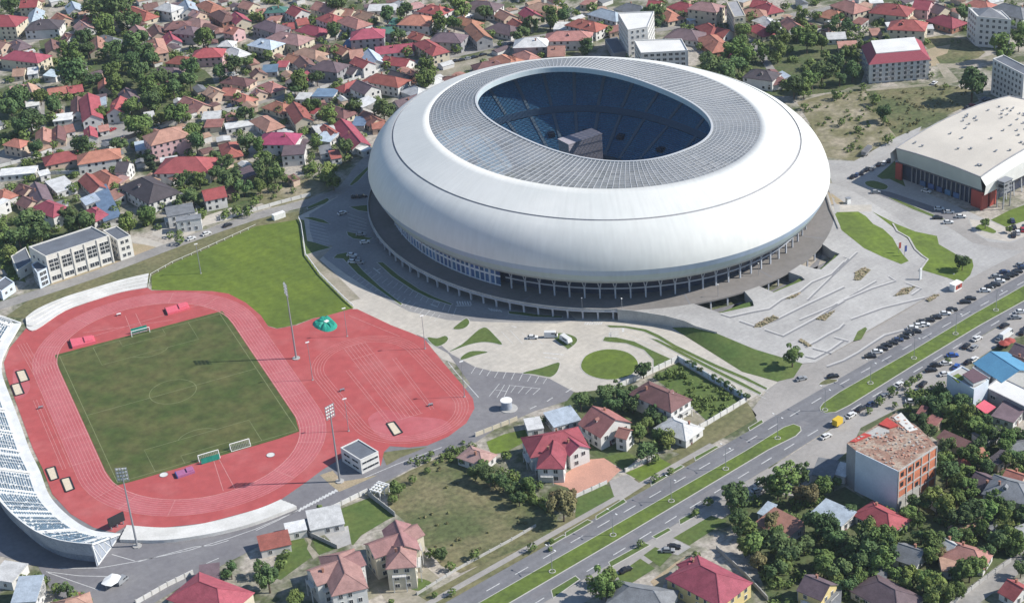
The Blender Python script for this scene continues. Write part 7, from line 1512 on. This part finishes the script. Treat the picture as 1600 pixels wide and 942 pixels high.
# ------------------------------------------------------------------ garden walls
def wall(label, pts, h, m, step=3.4, cap='concrete', name='garden_wall', th=.25):
    a = W2(pts); t = thing(name, label, 'wall', (*a[0], 0)); o = Vector(a[0])
    for p, q in zip(a, a[1:]):
        p, q = Vector(p)-o, Vector(q)-o; d = q-p; n = max(1, round(d.length/step)); an = math.atan2(d.y, d.x)
        for k in range(n):
            c = p+d*((k+.5)/n); mb = MB(); mb.box((0, 0, h/2), (d.length/n-.3, th, h)); mb.build('panel', M[m], t, loc=(c.x, c.y, 0), rotz=an)
            c = p+d*(k/n); mb = MB(); mb.box((0, 0, h/2+.12), (.34, .4, h+.24)); mb.build('pier', M[cap], t, loc=(c.x, c.y, 0), rotz=an)
wall('pale blue-white wall with ball-shaped trees outside it', [(1060, 564), (1166, 626)], 2.3, 'plaster_blue')
wall('white wall on the boulevard side of the walled green garden', [(1166, 627), (1105, 664), (1048, 695)], 2.0, 'wall_white')
wall('white wall between the roundabout lawn and the walled garden', [(1059, 564), (1000, 592), (968, 606)], 2.3, 'wall_white')
wall('grey wall between the lawn and the olive field', [(575, 773), (618, 807)], 1.9, 'concrete')
wall('white wall along the ring road by the low white building', [(520, 796), (575, 769)], 1.8, 'wall_white')
wall('low grey wall behind the bottom pink-roofed houses', [(477, 833), (528, 857)], 1.6, 'concrete')
wall('long low fence wall between the olive field and the boulevard verge', [(652, 929), (713, 891), (800, 844), (838, 822)], 1.0, 'concrete', 4.5)
wall('white wall below the salmon courtyard beside the boulevard', [(900, 777), (949, 755)], 1.4, 'wall_white')
wall('white wall right of the villa driveway beside the boulevard', [(977, 737), (1026, 713)], 1.4, 'wall_white')
wall('cream wall between the ring road and the villa lawn', [(743, 682), (809, 656)], 1.7, 'wall_cream')
wall('white wall at the bottom edge beside the ring road', [(213, 944), (262, 916), (303, 896)], 1.8, 'wall_white')
wall('white panel wall along the street above the long hall', [(58, 274), (127, 271)], 1.8, 'wall_white')
wall('pale wall along the lane at the bottom right corner', [(1480, 950), (1530, 912), (1580, 877)], 1.5, 'concrete', 4)
wall('grey wall behind the yellow house', [(1120, 858), (1165, 900), (1200, 938)], 1.5, 'concrete', 4)
# white lattice kiosk by the road
t = thing('pergola', 'white broken pergola frame beside the ring road wall', 'pergola', G(594, 772), .6)
for x in (-2.6, 0, 2.6):
    for y in (-2, 2): mb = MB(); mb.box((x, y, 1.4), (.3, .3, 2.8)); mb.build('post', M['white_paint'], t)
for y in (-2, -.7, .7, 2): mb = MB(); mb.box((0, y, 2.9), (6, .35, .3)); mb.build('beam', M['white_paint'], t)
for x in (-2.6, -1.2, .3, 1.8, 2.7): mb = MB(); mb.box((x, 0, 3.15), (.4, 4.8, .2)); mb.build('slat', M['white_paint'], t)
for px, lab in ([(0, 262), (70, 244), (102, 238)], 'pale garden wall along the street at the far left edge'), ([(215, 213), (298, 186), (396, 167)], 'pale garden wall along the street below the big wooded garden'), ([(500, 140), (560, 124), (600, 110)], 'pale garden wall along the street left of the sandy car lot'), ([(225, 30), (318, 18), (400, 11)], 'pale garden wall along the top left street'), ([(1060, 54), (1120, 43)], 'pale garden wall along the lane right of the white tower'), ([(345, 345), (440, 318), (486, 306)], 'pale garden wall along the street above the training lawn'):
    wall(lab, px, 1.7, 'wall_white', 6)
# ------------------------------------------------------------------ air
hz = bpy.data.meshes.new('haze'); a, b, c, d, e, f = -2600, 3000, -2600, 3400, -1.0, 343.0
hz.from_pydata([(x, y, z) for z in (e, f) for x, y in ((a, c), (b, c), (b, d), (a, d))], [], [(3, 2, 1, 0), (4, 5, 6, 7), (0, 1, 5, 4), (1, 2, 6, 5), (2, 3, 7, 6), (3, 0, 4, 7)])
hm = bpy.data.materials.new('haze'); hm.use_nodes = True; nt_ = hm.node_tree; nt_.nodes.clear(); ou = nt_.nodes.new('ShaderNodeOutputMaterial'); pv = nt_.nodes.new('ShaderNodeVolumePrincipled')
pv.inputs['Color'].default_value = (.72, .84, 1.0, 1); pv.inputs['Density'].default_value = HAZE; pv.inputs['Anisotropy'].default_value = 0.1; nt_.links.new(pv.outputs[0], ou.inputs['Volume']); hz.materials.append(hm)
tag(link('haze', hz), 'thin pale blue haze in the air over the whole town', 'haze', kind='stuff')
# ------------------------------------------------------------------ labels that single out each repeat
ANCH = [('the white apartment tower', (992, 50)), ('the mansard apartment block', (1400, 100)), ('the sports hall', (1500, 230)), ('the long cream hall', (115, 400)), ('the magenta-roofed house', (434, 208)), ('the pink three-storey house', (257, 203)),
        ('the slatted block roof opening', (-999, -999)), ('the sandy car lot', (690, 102)), ('the half-demolished block', (1395, 720)), ('the crimson-roofed villa', (865, 700)), ('the yellow two-storey house', (1105, 895)), ('the blue gable hall', (1570, 565)), ('the olive field', (740, 800)), ('the scoreboard', (183, 815)),
        ('the control building', (562, 712)), ('the round grass island', (952, 570)), ('the steel-blue long shed', (165, 320)), ('the big red-roofed house', (290, 250)), ('the big dark-roofed house', (230, 285)), ('the crimson-roofed L-shaped sheds', (618, 78)), ('the big orange-roofed house', (650, 25)), ('the round kiosk', (792, 635)),
        ('the small training oval', (620, 590)), ('the bright training lawn', (400, 420)), ('the long crimson and white house', (140, 165)), ('the stadium plaza', (1350, 470)), ('the grey apartment block at the top right', (1548, 40)), ('the top left corner', (20, 20)), ('the bottom right corner', (1580, 920)), ('the bottom left corner', (20, 920)), ('the pink cross-gabled house', (620, 840)), ('the top right corner', (1590, 5)), ('the teal net cover', (508, 507)), ('the football pitch', (275, 600))]
ANCH = [a for a in ANCH if a[1][0] > -900]
ORD = ['nearest', 'second nearest', 'third nearest', 'fourth nearest', 'fifth nearest', 'sixth nearest', 'seventh nearest', 'eighth nearest', 'ninth nearest', 'tenth nearest', 'eleventh nearest', 'twelfth nearest', 'thirteenth nearest', 'fourteenth nearest', 'fifteenth nearest', 'sixteenth nearest']
def ordn(i): return ORD[i] if i < len(ORD) else '%dth nearest' % (i+1)
def autolabel(items, noun):
    """items: (object, px, description); each is told apart by look, then by the landmark it lies beside"""
    groups = {}
    for o, p, desc in items:
        bst = sorted(ANCH, key=lambda a: math.hypot(a[1][0]-p[0], (a[1][1]-p[1])*1.4))[0]; dx, dy = p[0]-bst[1][0], (p[1]-bst[1][1])*1.4
        side = ('right of' if dx > 0 else 'left of') if abs(dx) > abs(dy) else ('below' if dy > 0 else 'above')
        groups.setdefault((desc, bst[0], side), []).append((math.hypot(dx, dy), o))
    for (desc, an, side), L in groups.items():
        L.sort(key=lambda e: e[0])
        for i, (_, o) in enumerate(L):
            o['label'] = '%s %s %s' % (desc, side, an) if len(L) == 1 else '%s, %s %s %s' % (desc, ordn(i), side, an)
h_items = []
for t, p, rc, ty, nf, wn in HOUSES:
    d = '%s %s-roofed %s house' % (rc, ty, wn) if nf == 1 else '%s %s-roofed %s house, %s-storey' % (rc, ty, wn, {2: 'two', 3: 'three', 4: 'four'}[nf])
    if ty in ('lean-to', 'flat') and nf == 1: d = '%s %s-roofed %s outbuilding' % (rc, ty, wn); t.name = 'outbuilding'; t['category'] = 'outbuilding'; t['group'] = 'outbuildings among the gardens'
    else: t['group'] = 'houses of the neighbourhood'
    h_items.append((t, p, d))
autolabel(h_items, 'house')
autolabel(TREES, 'tree')
autolabel(CARS, 'car')
